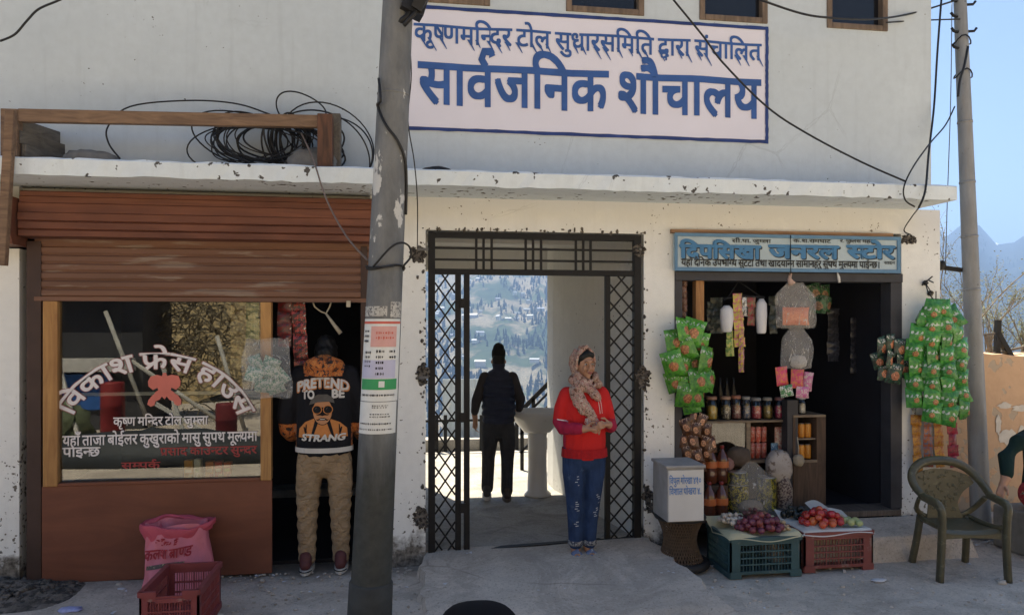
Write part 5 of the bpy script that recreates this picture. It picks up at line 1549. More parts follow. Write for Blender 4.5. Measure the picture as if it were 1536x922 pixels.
# plastic bags at the door head
bg1 = thing('plastic_bag', 'clear plastic bag with an orange packet hung under the shop sign', 'plastic bag', tuple(P(1192,490,-.02)))
b = MB(); bag_mesh(b, 1164, 1222, 424, 492, -.02, .07, 21, .55); b.build('film', film_mat('hanging bag film', (.75,.72,.68), .5), bg1, fix=False)
me = pillow('packet', .225, .14, .06, sachet_mat('orange noodle packet', (.58,.17,.07), (.50,.12,.05), (.64,.30,.18)), .08, 7, 8, 4)
link('packet', me, bg1, tuple(P(1194,474,-.02)-WL[bg1.name]), (0,0,0))
mb = MB(); mb.tube([P(1186,410,-.02),P(1184,418,-.02),P(1188,426,-.02)], [.012,.016,.03], 8); mb.build('knot', M('pink knot', (.5,.35,.3), .7, .2), bg1)
bg2 = thing('plastic_bag', 'smaller plastic bag of white pellets hanging below the one with the orange packet', 'plastic bag', tuple(P(1195,552,.0)))
b = MB(); bag_mesh(b, 1172, 1218, 492, 553, .0, .06, 22, .5); b.build('film', film_mat('pellet bag film', (.75,.73,.7), .45), bg2, fix=False)
c = P(1198,540,.0); mb = MB(); mb.ell(c+Vector((0,0,-.012)), (.062,.04,.05), 16, 10, wob=.12, sq=.8); mb.build('pellets', M('white pellets', (.40,.39,.37), .7, .25, 50, .8, 60), bg2)
pk = thing('pink_pack', 'bright pink and red snack pack hanging under the plastic bags', 'snack pack', tuple(P(1190,574,-.0)))
mp1 = sachet_mat('pink red pack', (.60,.05,.14), (.62,.20,.06), (.66,.45,.2)); mp2 = sachet_mat('pink white pack', (.58,.16,.34), (.64,.55,.5), (.5,.08,.3)); mp3 = sachet_mat('green white fringe', (.06,.2,.08), (.62,.6,.58), (.5,.1,.2))
for (u, v, w, h, mt, r_, y) in ((1173,564,.10,.15,mp1,6,0),(1196,568,.11,.15,mp1,-2,-.02),(1212,572,.08,.15,mp2,-8,0),(1180,586,.11,.09,mp3,10,-.03),(1204,588,.11,.09,mp2,-4,-.03)):
    link('packet', pillow('packet', w, h, .04, mt, .08, 6, 8, int(u)), pk, tuple(P(u, v, y)-WL[pk.name]), (0, R(-r_), 0))
for u in (1258,): 
    c = P(u, 416, -.03); mb = MB(); mb.tube([P(u-2,408,-.04), c, P(u+1,424,-.03)], [.004,.012,.010], 8); mb.build('lamp_holder', M('white plastic', (.7,.7,.68), .4), None, 'small white plastic lamp holder hanging under the shop sign', 'lamp holder')

# ================================================================== CRATES OF VEGETABLES
m_cgreen = M('blue green plastic', (.035,.085,.095), .5, .25, 6, .1, spec=.4, col2=(.10,.13,.13), thr=.66)
m_cred2 = M('worn red plastic', (.20,.055,.05), .5, .25, 6, .1, spec=.4, col2=(.26,.15,.13), thr=.64)
g1 = P(1149,868,-.59); gy = -.60
cw = P(1202,860,gy).x - P(1096,860,gy).x
crate('green_crate', 'dark blue green plastic crate heaped with onions and garlic', (P(1149,860,gy).x, gy+.20, 0), cw, .40, .285, m_cgreen, 4, 4)
ry = -.55; rw = P(1310,850,ry).x - P(1207,850,ry).x
crate('red_crate', 'worn red plastic crate topped with tomatoes and green guavas', (P(1258.5,850,ry).x, ry+.20, 0), rw, .40, .285, m_cred2, 4, 4)
m_liner = M('yellowish paper liner', (.50,.46,.30), .8, .12, 6, .3); m_liner2 = M('white paper liner', (.60,.59,.56), .8, .1, 6, .3)
def liner(cx, y, w, d, z, mat, label, seed):
    rr = random.Random(seed); ph = rr.uniform(0, 6); mb = MB()
    def f(u, v):
        x = (u-.5)*(w+.03); yy = (v-.5)*(d+.03)
        e = max(abs(u-.5), abs(v-.5))*2
        zz = z + .010 + .02*math.sin(7*u+ph)*math.sin(5*v+ph) + (.05*max(0, v-.75)*4*(1-.3*u)) - (.03*max(0, e-.93)/.07 if v < .7 else 0)
        return (cx+x, y+yy, zz)
    mb.grid(f, 22, 18); return mb.build('paper_liner', mat, None, label, 'paper', fix=False)
gcx, gcy = P(1149,860,gy).x, gy+.20
rcx, rcy = P(1258.5,850,ry).x, ry+.20
liner(gcx, gcy, cw, .40, .285, m_liner, 'yellowish paper spread over the blue green crate under the onions', 1)
liner(rcx, rcy, rw, .40, .285, m_liner2, 'white paper spread over the worn red crate under the tomatoes', 2)
mb = MB(); c = P(1240,772,-.22); mb.grid(lambda u, v: (c.x-.10+.26*u, -.30+.22*v, .31+.03*math.sin(5*u)+.07*v*(1-u*.5)), 10, 8); mb.build('white_paper', m_liner2, None, 'loose white sheet lying behind the tomatoes', 'paper', fix=False)
def heap(name, label, cat, group, cx, cy, rx, ry_, n, r, mat, z0, hmax, seed, stem=None, sq=1.0, oval=.9):
    rr = random.Random(seed); pts = []
    mbs = []
    for k in range(3):
        m_ = MB(); m_.ell((0,0,0), (r, r, r*oval), 12, 8, wob=.02)
        if stem: m_.tube([(0,0,r*oval*.9),(r*.1,0,r*oval*1.35)], [r*.25, r*.06], 6)
        mbs.append(m_.mesh(name, mat))
    tries = 0
    while len(pts) < n and tries < 9000:
        tries += 1
        a = rr.uniform(0, 6.283); q_ = math.sqrt(rr.random())
        x, y = cx+rx*q_*math.cos(a), cy+ry_*q_*math.sin(a)
        s = rr.uniform(.8, 1.15); z = z0 + r*s*.9
        top = z0 + hmax*(1-q_*q_*.9)
        ok = False
        while z <= top + r:
            if all((x-p[0])**2+(y-p[1])**2+(z-p[2])**2 > (1.68*r*(s+p[3])/2)**2 for p in pts): ok = True; break
            z += r*.35
        if not ok: continue
        pts.append((x, y, z, s))
        o = link(name, mbs[len(pts) % 3], None, (x, y, z), (rr.uniform(-.7,.7), rr.uniform(-.7,.7), rr.uniform(0,6.28)), (s, s, s))
        tag(o, label, cat, group)
m_onion = M('purple onion skin', (.17,.035,.055), .35, .35, 14, .05, rnd=.35, spec=.5, stretch=(1,1,.3), col2=(.30,.11,.10), thr=.62)
m_garlic = M('white garlic', (.58,.53,.47), .6, .1, 9, rnd=.15, col2=(.35,.22,.22), thr=.63)
m_sonion = M('small brown onion', (.19,.09,.075), .5, .3, 14, rnd=.3); m_tom = M('red tomato', (.48,.065,.03), .22, .18, 5, rnd=.25, spec=.55, coat=.3); m_guava = M('pale green guava', (.42,.47,.22), .4, .12, 7, rnd=.12); m_ginger = M('pale ginger', (.45,.33,.22), .8, .2, 14, rnd=.2); m_aub = M('dark aubergine', (.018,.022,.02), .3, .3, 6, rnd=.3, spec=.5)
ZL = .30
heap('onion', 'purple onion in the heap at the front of the blue green crate', 'onion', 'purple onions in the blue green crate', gcx+.01, gcy-.085, .165, .10, 62, .027, m_onion, ZL, .085, 3, True)
heap('garlic', 'white garlic bulb in the heap at the back left of the blue green crate', 'garlic', 'garlic bulbs in the blue green crate', gcx-.135, gcy+.06, .085, .09, 34, .018, m_garlic, ZL+.02, .055, 4, True)
heap('small_onion', 'small brown onion in the heap behind the purple ones', 'onion', 'small brown onions at the back of the blue green crate', gcx+.06, gcy+.10, .12, .07, 46, .017, m_sonion, ZL+.01, .095, 5, True)
heap('ginger', 'pale ginger piece at the right side of the blue green crate', 'ginger', 'ginger pieces in the blue green crate', gcx+.19, gcy-.03, .05, .12, 16, .02, m_ginger, ZL, .03, 6, False, oval=.6)
heap('tomato', 'red tomato in the heap on the worn red crate', 'tomato', 'tomatoes on the worn red crate', rcx-.05, rcy-.05, .15, .12, 34, .032, m_tom, ZL, .075, 7, False, oval=.85)
heap('guava', 'pale green guava at the right of the tomatoes', 'guava', 'guavas on the worn red crate', rcx+.17, rcy-.10, .05, .06, 5, .030, m_guava, ZL, .02, 8, False)
heap('aubergine', 'small dark aubergine behind the tomatoes', 'aubergine', 'dark aubergines behind the tomatoes', rcx-.14, rcy+.13, .11, .06, 16, .024, m_aub, ZL+.01, .05, 9, False, oval=1.3)
heap('potato', 'pale potato between the tomatoes and the guavas', 'potato', 'potatoes beside the tomatoes', rcx+.10, rcy+.02, .05, .07, 6, .026, m_ginger, ZL, .03, 10, False)

# ================================================================== WHITE BOX ON A WICKER STOOL
m_wick = M('dark wicker', (.10,.065,.04), .8, .3, 30, .4); m_rub = M('black tyre rubber', (.02,.02,.021), .6, .3, 12, .2)
stx, sty = P(1020,800,-.28).x, -.28
sto = thing('wicker_stool', 'hourglass wicker stool with a black tyre foot under the white box', 'stool', (stx, sty, 0))
mb = MB(); prof = lambda t: .115 + .062*abs(2*t-1)**1.6
for i in range(44):
    for s in (1, -1):
        a0 = 6.283*i/44; pts = []
        for k in range(9):
            t = k/8; r = prof(t); a = a0 + s*1.05*t
            pts.append((stx+r*math.cos(a)+(0), sty+r*math.sin(a), .03+.35*t))
        mb.tube(pts, .0045, 5)
mb.build('wicker_body', m_wick, sto, fix=False)
def ring(z, r, tr, mat, nm):
    mb = MB(); mb.tube([(stx+r*math.cos(6.283*i/32), sty+r*math.sin(6.283*i/32), z) for i in range(32)], tr, 10, closed=True); mb.build(nm, mat, sto)
ring(.035, .185, .03, m_rub, 'tyre_foot'); ring(.37, .172, .016, m_rub, 'rim')
MB().lathe((stx,sty,.37), [(.165,0),(.168,.012)], 24).build('seat', m_wick, sto)
MB().lathe((stx,sty,.05), [(.10,0),(.085,.1),(.08,.16),(.09,.24),(.12,.31)], 20).build('inner_cane', M('inner cane', (.05,.035,.025), .9, .3, 10), sto)
m_wbox = M('dirty white painted box', (.58,.57,.55), .7, .08, 4, .1, col2=(.30,.28,.26), thr=.7); m_wbox2 = M('grey box edge', (.30,.29,.28), .7, .2, 8, .2)
bx = thing('white_box', 'dirty white wooden box with blue lettering standing on the wicker stool', 'box', (stx, sty, .384))
y0 = -.50
xa, xb = P(1001,730,y0).x, P(1056,730,y0).x; z0, z1 = .386, P(1028,702,y0).z
MB().box((xa, y0, z0), (xb, y0+.30, z1)).build('body', m_wbox2, bx, bevel=.005)
MB().box((xa+.006, y0-.006, z0+.004), (xb-.004, y0-.001, z1-.012)).build('front_panel', m_wbox, bx, bevel=.002)
MB().box((xa-.012, y0-.012, z1+.001), (xb+.010, y0+.31, z1+.022)).build('lid', m_wbox2, bx, bevel=.005)
kk = 5.1/F_PX
for s, vb in (('िवपुल गोरखा ४१०', 726), ('िवशाल पोखरा ४.', 742)):
    p = P(1004, vb, y0-.008); p2 = P(1052, vb, y0-.008)
    v, f = fit_text(s, p.x, p2.x, p.z, 9.5*kk, .02)
    MB().add([(x, y0-.008-l*.0001, z) for x, z, l in v], f).build('lettering', M('blue box lettering', (.10,.22,.48), .6, .2, 20), bx, fix=False)
mb = MB(); c = G(985, 812); mb.ell((c.x+.02, -.12, .10), (.10,.07,.13), 14, 9, wob=.07, sq=.85); mb.build('pale_stone', M('pale stone', (.34,.30,.26), .9, .25, 12, .5), None, 'pale rounded stone leaning on the wall beside the wicker stool', 'stone')
mb = MB(); c = G(1033, 866); mb.ell((c.x, c.y, .012), (.06,.035,.018), 12, 6, wob=.1); mb.build('flat_pebble', M('flat stone', (.22,.20,.18), .9, .3, 14, .4), None, 'flat stone on the ground in front of the wicker stool', 'stone')
# ================================================================== PEOPLE
m_skin = M('brown skin', (.42,.225,.14), .5, .08, 12, .05, spec=.35); m_hair = M('black hair', (.006,.0055,.0055), .6, .3, 30, .3, stretch=(1,1,.3))
m_eyew = M('eye white', (.55,.52,.48), .3, .03); m_eye = M('dark eye', (.02,.012,.01), .2); m_lip = M('lips', (.28,.09,.075), .4, .08)
def xf(root, pts, s=1.0): return pts
def hand_chains(w, d, up, side, curl=.5, s=1.0):
    """palm and five fingers: w wrist, d pointing direction, up back-of-hand normal, side towards thumb"""
    w, d, up, side = Vector(w), Vector(d).normalized(), Vector(up).normalized(), Vector(side).normalized()
    out = []
    pc = w + d*.045*s
    out.append([tuple(w) + (.024*s, .018*s), tuple(pc) + (.033*s, .017*s), tuple(w+d*.085*s) + (.034*s, .013*s)])
    for k, L in zip((-1.5,-.5,.5,1.5), (.062,.075,.080,.072)):
        b0 = w + d*.085*s + side*(.0165*k)*s
        p1 = b0 + (d*math.cos(curl*.5) - up*math.sin(curl*.5))*L*.5*s
        p2 = p1 + (d*math.cos(curl*1.6) - up*math.sin(curl*1.6))*L*.5*s
        out.append([tuple(w+d*.06*s+side*.012*k*s)+(.009*s,), tuple(b0)+(.0088*s,), tuple(p1)+(.008*s,), tuple(p2)+(.0068*s,)])
    t0 = w + d*.02*s + side*.028*s; t1 = t0 + (d*.75+side*.65).normalized()*.035*s; t2 = t1 + (d*.95 - up*.3+side*.1).normalized()*.032*s
    out.append([tuple(t0)+(.012*s,), tuple(t1)+(.0105*s,), tuple(t2)+(.008*s,)])
    return out
def head_chains(c, yaw, s=1.0, tilt=0.0):
    """head, nose, brow, chin, ears, neck stub; yaw 0 looks towards -y"""
    c = Vector(c); rm = Matrix.Rotation(yaw, 3, 'Z')
    def p(x, y, z, r, r2=None): 
        v = c + rm @ Vector((x, y, z))*s
        return (v.x, v.y, v.z, r*s) + ((r2*s,) if r2 else ())
    ch = [[p(0,.012,-.055,.055,.062), p(0,.012,-.02,.068,.082), p(0,.012,.025,.074,.092), p(0,.012,.06,.066,.08)],
          [p(0,-.045,-.09,.024), p(0,-.035,-.07,.042,.04), p(0,-.02,-.045,.055,.055)],
          [p(0,-.083,.018,.009), p(0,-.098,-.010,.011), p(0,-.103,-.026,.0135)],
          [p(-.014,-.092,-.028,.008), p(.014,-.092,-.028,.008)],
          [p(-.03,-.078,.030,.012), p(.03,-.078,.030,.012)],
          [p(-.020,-.086,-.052,.0075), p(0,-.091,-.051,.0085), p(.020,-.086,-.052,.0075)],
          [p(-.034,-.068,-.02,.018), p(-.034,-.064,-.03,.018)], [p(.034,-.068,-.02,.018), p(.034,-.064,-.03,.018)],
          [p(-.075,.015,.0,.012), p(-.078,.02,-.02,.010)], [p(.075,.015,.0,.012), p(.078,.02,-.02,.010)]]
    return ch, p
def face_parts(c, yaw, s, parent):
    c = Vector(c); rm = Matrix.Rotation(yaw, 3, 'Z')
    off = WL[parent.name]
    def q(x, y, z): return c + rm @ Vector((x, y, z))*s + off
    for sx in (-1, 1):
        mb = MB(); mb.ell(q(sx*.030,-.077,.008), (.0135*s,.006*s,.0068*s), 12, 8, rot=(0,0,yaw)); e = mb.build('eye', m_eyew, parent)
        mb = MB(); mb.ell(q(sx*.030,-.082,.008), (.0062*s,.003*s,.0058*s), 10, 6, rot=(0,0,yaw)); mb.build('iris', m_eye, e)
        mb = MB(); mb.tube([q(sx*.016,-.090,.026), q(sx*.030,-.091,.031), q(sx*.046,-.080,.026)], [.0018*s,.0026*s,.0012*s], 6); mb.build('eyebrow', m_hair, parent)
    mb = MB(); mb.tube([q(-.021,-.090,-.0535), q(-.006,-.0985,-.0505), q(0,-.099,-.052), q(.006,-.0985,-.0505), q(.021,-.090,-.0535)], [.002*s,.0048*s,.0045*s,.0048*s,.002*s], 8)
    mb.tube([q(-.018,-.091,-.0575), q(0,-.098,-.060), q(.018,-.091,-.0575)], [.002*s,.0058*s,.002*s], 8); mb.build('lips', m_lip, parent)

def cloth(name, col, var=.2, scale=7, fold=.5, fs=9, rough=.85, col2=None, thr=.6, s2=None, stretch=(1,1,.35)):
    m, nt, b = new_mat(name); q = N(nt); vec = q.coord('Object')
    c = q.ramp(q.noise(vec, scale), [(.25, sc(col, 1-var)), (.75, sc(col, 1+var))])
    if col2:
        c = q.mix(q.ramp(q.noise(vec, s2 or 20, 5, .6), [(thr-.03, 0.0), (thr+.03, 1.0)]), c, col2)
    q.l(c, b.inputs['Base Color']); b.inputs['Roughness'].default_value = rough; b.inputs['Specular IOR Level'].default_value = .2
    h = q.math('ADD', q.noise(q.coord('Object', stretch), fs, 4, .5, 1.4), q.math('MULTIPLY', q.noise(vec, 160, 2), .06))
    q.bump(h, b, fold, .035)
    return m

# ---------------- woman in red at the gate
wz = .055
wp = P(877, 800, -.20)
wo = thing('person', 'woman in a red sweatshirt, patterned headscarf and blue jeans standing at the gate', 'person', (wp.x, -.20, wz))
wo.scale = (.88, .95, .975)
HC, HY = (0.0, -.005, 1.455), R(13)
hc, hp = head_chains(HC, HY, 1.0)
body = hc + [[(0,.01,1.22,.05),(0,.005,1.32,.05),(0,0,1.40,.05)],
    [(-.075,.01,.10,.045),(-.073,.012,.30,.05)], [(.035,.01,.10,.045),(.04,.012,.30,.05)],
    [(-.075,.02,.06,.038),(-.076,-.045,.045,.036,.026),(-.078,-.10,.032,.040,.019),(-.078,-.135,.026,.034,.014)],
    [(.038,.02,.06,.038),(.046,-.045,.045,.036,.026),(.055,-.10,.032,.040,.019),(.060,-.135,.026,.034,.014)],
    [(-.10,-.165,1.0,.036),(-.045,-.20,1.005,.028)], [(.19,-.12,1.01,.036),(.15,-.19,1.03,.027)]]
body += hand_chains((-.045,-.205,1.005), (.92,-.25,-.05), (.0,-.9,.35), (0,.3,.95), .9, .95)
body += hand_chains((.155,-.195,1.03), (-.75,-.45,.10), (.2,-.7,.6), (-.2,.3,.95), 1.0, .95)
body += [[(0,.01,1.26,.05),(0,.01,1.1,.07),(0,.01,.9,.08),(0,.01,.8,.08)], [(0,.01,.84,.06),(-.08,.01,.76,.06),(-.09,.0,.45,.045),(-.075,.01,.28,.045)], [(0,.01,.84,.06),(.08,.01,.76,.06),(.065,.0,.45,.045),(.042,.01,.28,.045)],
    [(0,.01,1.22,.05),(-.145,.015,1.215,.045),(-.21,0,1.03,.038),(-.10,-.160,1.0,.034)], [(0,.01,1.22,.05),(.145,.015,1.215,.045),(.2,-.01,1.02,.038),(.19,-.115,1.01,.034)]]
bo = blob('body', body, [m_skin], .0062, 3, parent=wo)
face_parts(HC, HY, 1.0, wo)
m_jean = cloth('blue denim', (.022,.045,.11), .35, 9, .75, 14, col2=(.07,.11,.19), thr=.64, s2=5)
jeans = blob('jeans', [[(0,.01,.93,.165,.115),(0,.012,.84,.182,.13),(-.0,.012,.77,.17,.12)],
    [(-.085,.012,.80,.100,.115),(-.095,.005,.66,.092,.10),(-.087,-.005,.45,.071,.075),(-.08,.005,.30,.063,.066),(-.075,.010,.13,.058,.062)],
    [(.085,.012,.80,.095,.115),(.082,.005,.66,.090,.10),(.062,-.005,.45,.070,.075),(.05,.005,.30,.062,.066),(.040,.010,.13,.056,.062)]], m_jean, .009, 4, parent=wo)
m_rip = cloth('frayed white threads', (.42,.46,.52), .2, 30, .2)
rnd = random.Random(3); vv, ff = [], []
for (cx, zs) in ((-.082, (.64,.62,.60,.575,.45,.435,.42,.40,.385,.30,.285,.27)), (.095, (.50,.485,.47,.44,.40,.385,.37,.355,.34))):
    for z in zs:
        w = rnd.uniform(.012,.03); x = cx + rnd.uniform(-.012,.012) - (.018 if cx > 0 and z < .42 else 0); n = len(vv)
        vv += [(x-w/2,z-.003),(x+w/2,z-.001),(x+w/2,z+.004),(x-w/2,z+.003)]; ff.append((n,n+1,n+2,n+3))
decal('ripped_threads', vv, ff, m_rip, jeans, lambda x, z: Vector((x, -.4, z)), (0, 1, 0), wo, .003)
for sx, cx in ((-1, -.075), (1, .040)):
    mb = MB(); o = WL[wo.name]; mb.lathe(o+Vector((cx,.010,.115)), [(.058,0),(.063,.006),(.063,.034),(.058,.04)], 18, wob=.03); mb.build('rolled_cuff', cloth('pale cuff', (.30,.30,.30), .3, 30, .3, col2=(.05,.06,.09), thr=.5, s2=60), wo)
m_hood = cloth('red sweatshirt', (.56,.022,.022), .12, 5, .55, 10); m_mar = cloth('crimson sleeve', (.36,.018,.055), .12, 5, .5, 12)
def pick_w(c): 
    return 1 if (c.z < 1.055 and (c.x < -.17 or c.y < -.135 or c.x > .185)) else 0
top = blob('sweatshirt', [[(0,.01,.815,.178,.13),(0,.01,.90,.183,.135),(0,.005,1.02,.172,.13),(0,.005,1.14,.178,.125),(0,.012,1.23,.160,.105),(0,.015,1.285,.09,.08)],
    [(-.145,.015,1.225,.070),(-.195,.01,1.13,.062),(-.215,-.005,1.03,.058),(-.20,-.05,.995,.054),(-.12,-.145,1.00,.046),(-.085,-.175,1.003,.042)],
    [(.145,.015,1.225,.070),(.185,.01,1.13,.062),(.205,-.01,1.03,.056),(.205,-.06,1.0,.052),(.185,-.13,1.015,.045),(.172,-.16,1.022,.042)]],
    [m_hood, m_mar], .009, 4, pick_w, wo)
def band(zc, xc, r, nm, mat, h=.02):
    mb = MB(); o = WL[wo.name]; mb.lathe(o+Vector((xc[0],xc[1],zc)), [(r,0),(r+.004,.003),(r+.004,h-.003),(r,h)], 18); return mb.build(nm, mat, wo)
mb = MB(); o = WL[wo.name]
def hem(u, v): t = 6.2832*u; return o + Vector(((.194-.006*v)*math.cos(t), .01+(.147-.004*v)*math.sin(t), .775+.065*v))
mb.grid(hem, 36, 2); mb.build('hem_rib', cloth('dark red rib', (.40,.014,.018), .2, 40, .5, 40, stretch=(1,1,.05)), wo)
vv, ff = [], []
for dx in (.100, .122): 
    n = len(vv); vv += [(dx,1.10),(dx+.005,1.10),(dx-.010,1.22),(dx-.015,1.22)]; ff.append((n,n+1,n+2,n+3))
n = len(vv); vv += [(-.245,1.055),(-.165,1.045),(-.165,1.052),(-.245,1.063)]; ff.append((n,n+1,n+2,n+3))
decal('white_stripes', vv, ff, cloth('white stripe', (.66,.62,.60), .05), top, lambda x, z: Vector((x, -.5, z)), (0, 1, 0), wo, .004, cuts=3)
# headscarf: hood shell, wrap and hanging tail
def scarf_mat():
    m, nt, b = new_mat('patterned scarf'); q = N(nt); vec = q.coord('Object')
    n = q.noise(vec, 34, 5, .65, 1.0); v = q.vor(vec, 42)
    c = q.ramp(n, [(.36, (.16,.075,.055)), (.44, (.42,.31,.24)), (.52, (.36,.10,.09)), (.57, (.50,.42,.34)), (.66, (.15,.12,.07))], 'CONSTANT')
    c = q.mix(q.ramp(v, [(.2, .5), (.3, 0.0)]), c, (.48,.40,.33))
    q.l(c, b.inputs['Base Color']); b.inputs['Roughness'].default_value = .8; b.inputs['Specular IOR Level'].default_value = .2
    q.bump(q.noise(q.coord('Object', (1,1,.6)), 14, 3, .5, 2), b, .6, .025)
    return m
m_scarf = scarf_mat()
hm = Matrix.Rotation(HY, 3, 'Z'); H = Vector(HC)
def hq(x, y, z): v = H + hm @ Vector((x, y, z)); return (v.x, v.y, v.z)
sc_ch = []
for i in range(9):            # hood ring round the face, front edge open
    pass
ringpts = [hq(.082*math.sin(a), .0-.02*math.cos(a), .02+.096*math.cos(a)) + (.019, .036) for a in [R(t) for t in range(-135, 136, 18)]]
sc_ch.append(ringpts)
ring2 = [hq(.082*math.sin(a), .055, .015+.088*math.cos(a)) + (.035, .045) for a in [R(t) for t in range(-150, 151, 20)]]
sc_ch.append(ring2)
sc_ch.append([hq(0,.085,.03)+(.07,.04), hq(0,.08,-.05)+(.075,.045), hq(0,.07,-.13)+(.085,.05)])
sc_ch.append([hq(-.085,-.03,-.07)+(.032,), hq(-.05,-.075,-.115)+(.036,), hq(.0,-.088,-.125)+(.037,), hq(.06,-.07,-.105)+(.036,), hq(.088,-.02,-.07)+(.030,)])
sc_ch.append([hq(-.10,.02,-.11)+(.05,), hq(-.08,-.07,-.155)+(.05,), hq(.0,-.10,-.165)+(.05,), hq(.09,-.06,-.145)+(.05,), hq(.105,.03,-.11)+(.045,)])
sc_ch.append([(-.09,-.09,1.27,.05),(-.06,-.135,1.20,.055,.035),(-.01,-.15,1.13,.055,.03),(.03,-.165,1.07,.045,.022)])
sc_ch.append([(-.11,-.06,1.27,.05),(-.10,-.12,1.19,.045,.03),(-.05,-.15,1.12,.04,.025)])
sc_ch.append([(.02,-.11,1.28,.05),(.05,-.13,1.24,.05),(.08,-.11,1.22,.04)])
slim = lambda ch, k: [[tuple(p[:3]) + tuple(r*k for r in p[3:]) for p in c] for c in ch]
sc_ch = sc_ch[:3] + slim(sc_ch[3:], .80)
scf = blob('headscarf', sc_ch, m_scarf, .0072, 4, parent=wo, jitter=lambda co, n: co + n*(.0018*math.sin(co.z*110+co.x*60+3*math.sin(co.x*25)) + .0012*math.sin(co.z*60-co.x*110)))
o = WL[wo.name]; mb = MB(); rnd = random.Random(6)
for i in range(26):
    x = -.05+.10*i/25; p = o + Vector((x+.01, -.165, 1.08-.03*abs(x)*4)); L = rnd.uniform(.05,.085)
    mb.tube([p, p+Vector((rnd.uniform(-.01,.02),-.012,-L*.5)), p+Vector((rnd.uniform(-.015,.035),-.010,-L))], .0026, 5)
mb.build('scarf_fringe', cloth('scarf fringe', (.50,.40,.35), .25, 40, .2), wo)
blob('hair', [[hq(-.05,-.035,.055)+(.03,.03), hq(0,-.045,.082)+(.032,.03), hq(.045,-.032,.072)+(.026,.026)], [hq(0,.0,.085)+(.05,.05), hq(0,.04,.07)+(.06,.05)], [hq(-.062,-.03,.05)+(.02,), hq(-.07,-.018,.01)+(.016,)]], m_hair, .006, 3, parent=wo)
m_sole = M('brown sandal sole', (.16,.09,.07), .7, .2, 20); m_strap = M('grey blue sandal strap', (.12,.16,.27), .6, .2, 20, col2=(.3,.32,.36), thr=.6)
for cx, tx in ((-.077,-.079),(.046,.060)):
    mb = MB()
    prof = []
    for i in range(21):
        t = 6.2832*i/20; yy = -.045 + .125*math.cos(t)*-1; w = (.043+.006*math.cos(t)*1)*math.sin(t)
        prof.append((cx + (tx-cx)*(.05-yy)/.2 + w, yy))
    n = len(prof)-1
    vs = [o+Vector((x,y,-.004)) for x, y in prof[:n]] + [o+Vector((x,y,.016)) for x, y in prof[:n]]
    mb.add(vs, [tuple(range(n-1,-1,-1)), tuple(range(n,2*n))] + [(i,(i+1)%n,n+(i+1)%n,n+i) for i in range(n)]); mb.build('sandal_sole', m_sole, wo)
    blob('sandal_strap', [[(cx-.046,-.03,.02,.012,.03),(cx-.032,-.045,.062,.012,.03),(cx+.005,-.05,.075,.012,.03),(cx+.036,-.04,.058,.012,.03),(cx+.05,-.03,.02,.012,.03)], [(cx-.04,-.075,.022,.012),(cx-.01,-.085,.055,.012),(cx+.04,-.08,.03,.012)]], m_strap, .006, 2, parent=wo)

# ---------------- boy in the doorway of the left shop, seen from behind
bp = G(486, 856); 
by = thing('person', 'boy in a black printed sweatshirt and khaki trousers standing in the left doorway', 'person', (bp.x, .02, 0.0))
m_blk = cloth('black sweatshirt', (.010,.010,.013), .3, 6, .5, 8); 
def camo_mat():
    m, nt, b = new_mat('orange camouflage'); q = N(nt); vec = q.coord('Object')
    c = q.ramp(q.noise(vec, 26, 5, .6, .8), [(.38, (.03,.022,.02)), (.44, (.46,.13,.03)), (.54, (.56,.22,.06)), (.60, (.16,.05,.03)), (.66, (.38,.20,.12))], 'CONSTANT')
    q.l(c, b.inputs['Base Color']); b.inputs['Roughness'].default_value = .85
    q.bump(q.noise(vec, 14, 4), b, .4, .03); return m
m_camo = camo_mat()
body = [[(0,.13,1.54,.072,.085),(0,.13,1.595,.068,.082)], [(0,.0,1.45,.055),(0,.10,1.52,.055)],
        [(-.245,.16,.98,.036),(-.22,.24,1.0,.03)], [(.245,.16,.98,.036),(.22,.24,1.0,.03)],
        [(-.115,.0,.12,.045),(-.115,.0,.3,.05)], [(.115,.0,.12,.045),(.115,.0,.3,.05)]]
body += hand_chains((-.22,.24,1.0), (.5,.8,.1), (-.7,.5,.3), (0,.1,1), .8) + hand_chains((.22,.24,1.0), (-.5,.8,.1), (.7,.5,.3), (0,.1,1), .8)
body += [[(0,.0,1.45,.05),(0,.01,1.2,.07),(0,.01,.9,.08)], [(0,.01,.9,.06),(-.1,.01,.8,.06),(-.115,0,.45,.05),(-.115,0,.25,.048)], [(0,.01,.9,.06),(.1,.01,.8,.06),(.112,0,.45,.05),(.115,0,.25,.048)],
    [(0,.0,1.42,.05),(-.175,.01,1.39,.05),(-.25,.02,1.12,.04),(-.245,.15,.98,.034)], [(0,.0,1.42,.05),(.175,.01,1.39,.05),(.25,.02,1.12,.04),(.245,.15,.98,.034)], [(-.118,0,.14,.042),(-.118,-.02,.07,.034)], [(.116,0,.14,.042),(.116,-.02,.07,.034)]]
blob('body', body, m_skin, .008, 3, parent=by)
blob('hair', [[(0,.12,1.54,.084,.09),(0,.122,1.60,.086,.094),(0,.122,1.625,.07,.085)], [(0,.05,1.50,.06,.04),(0,.045,1.56,.065,.05)]], m_hair, .008, 3, parent=by, jitter=lambda co, n: co + n*.003*math.sin(co.x*160+co.z*90))
m_khaki = cloth('khaki cotton', (.33,.235,.145), .2, 8, 1.0, 16, stretch=(1,1,1.6))
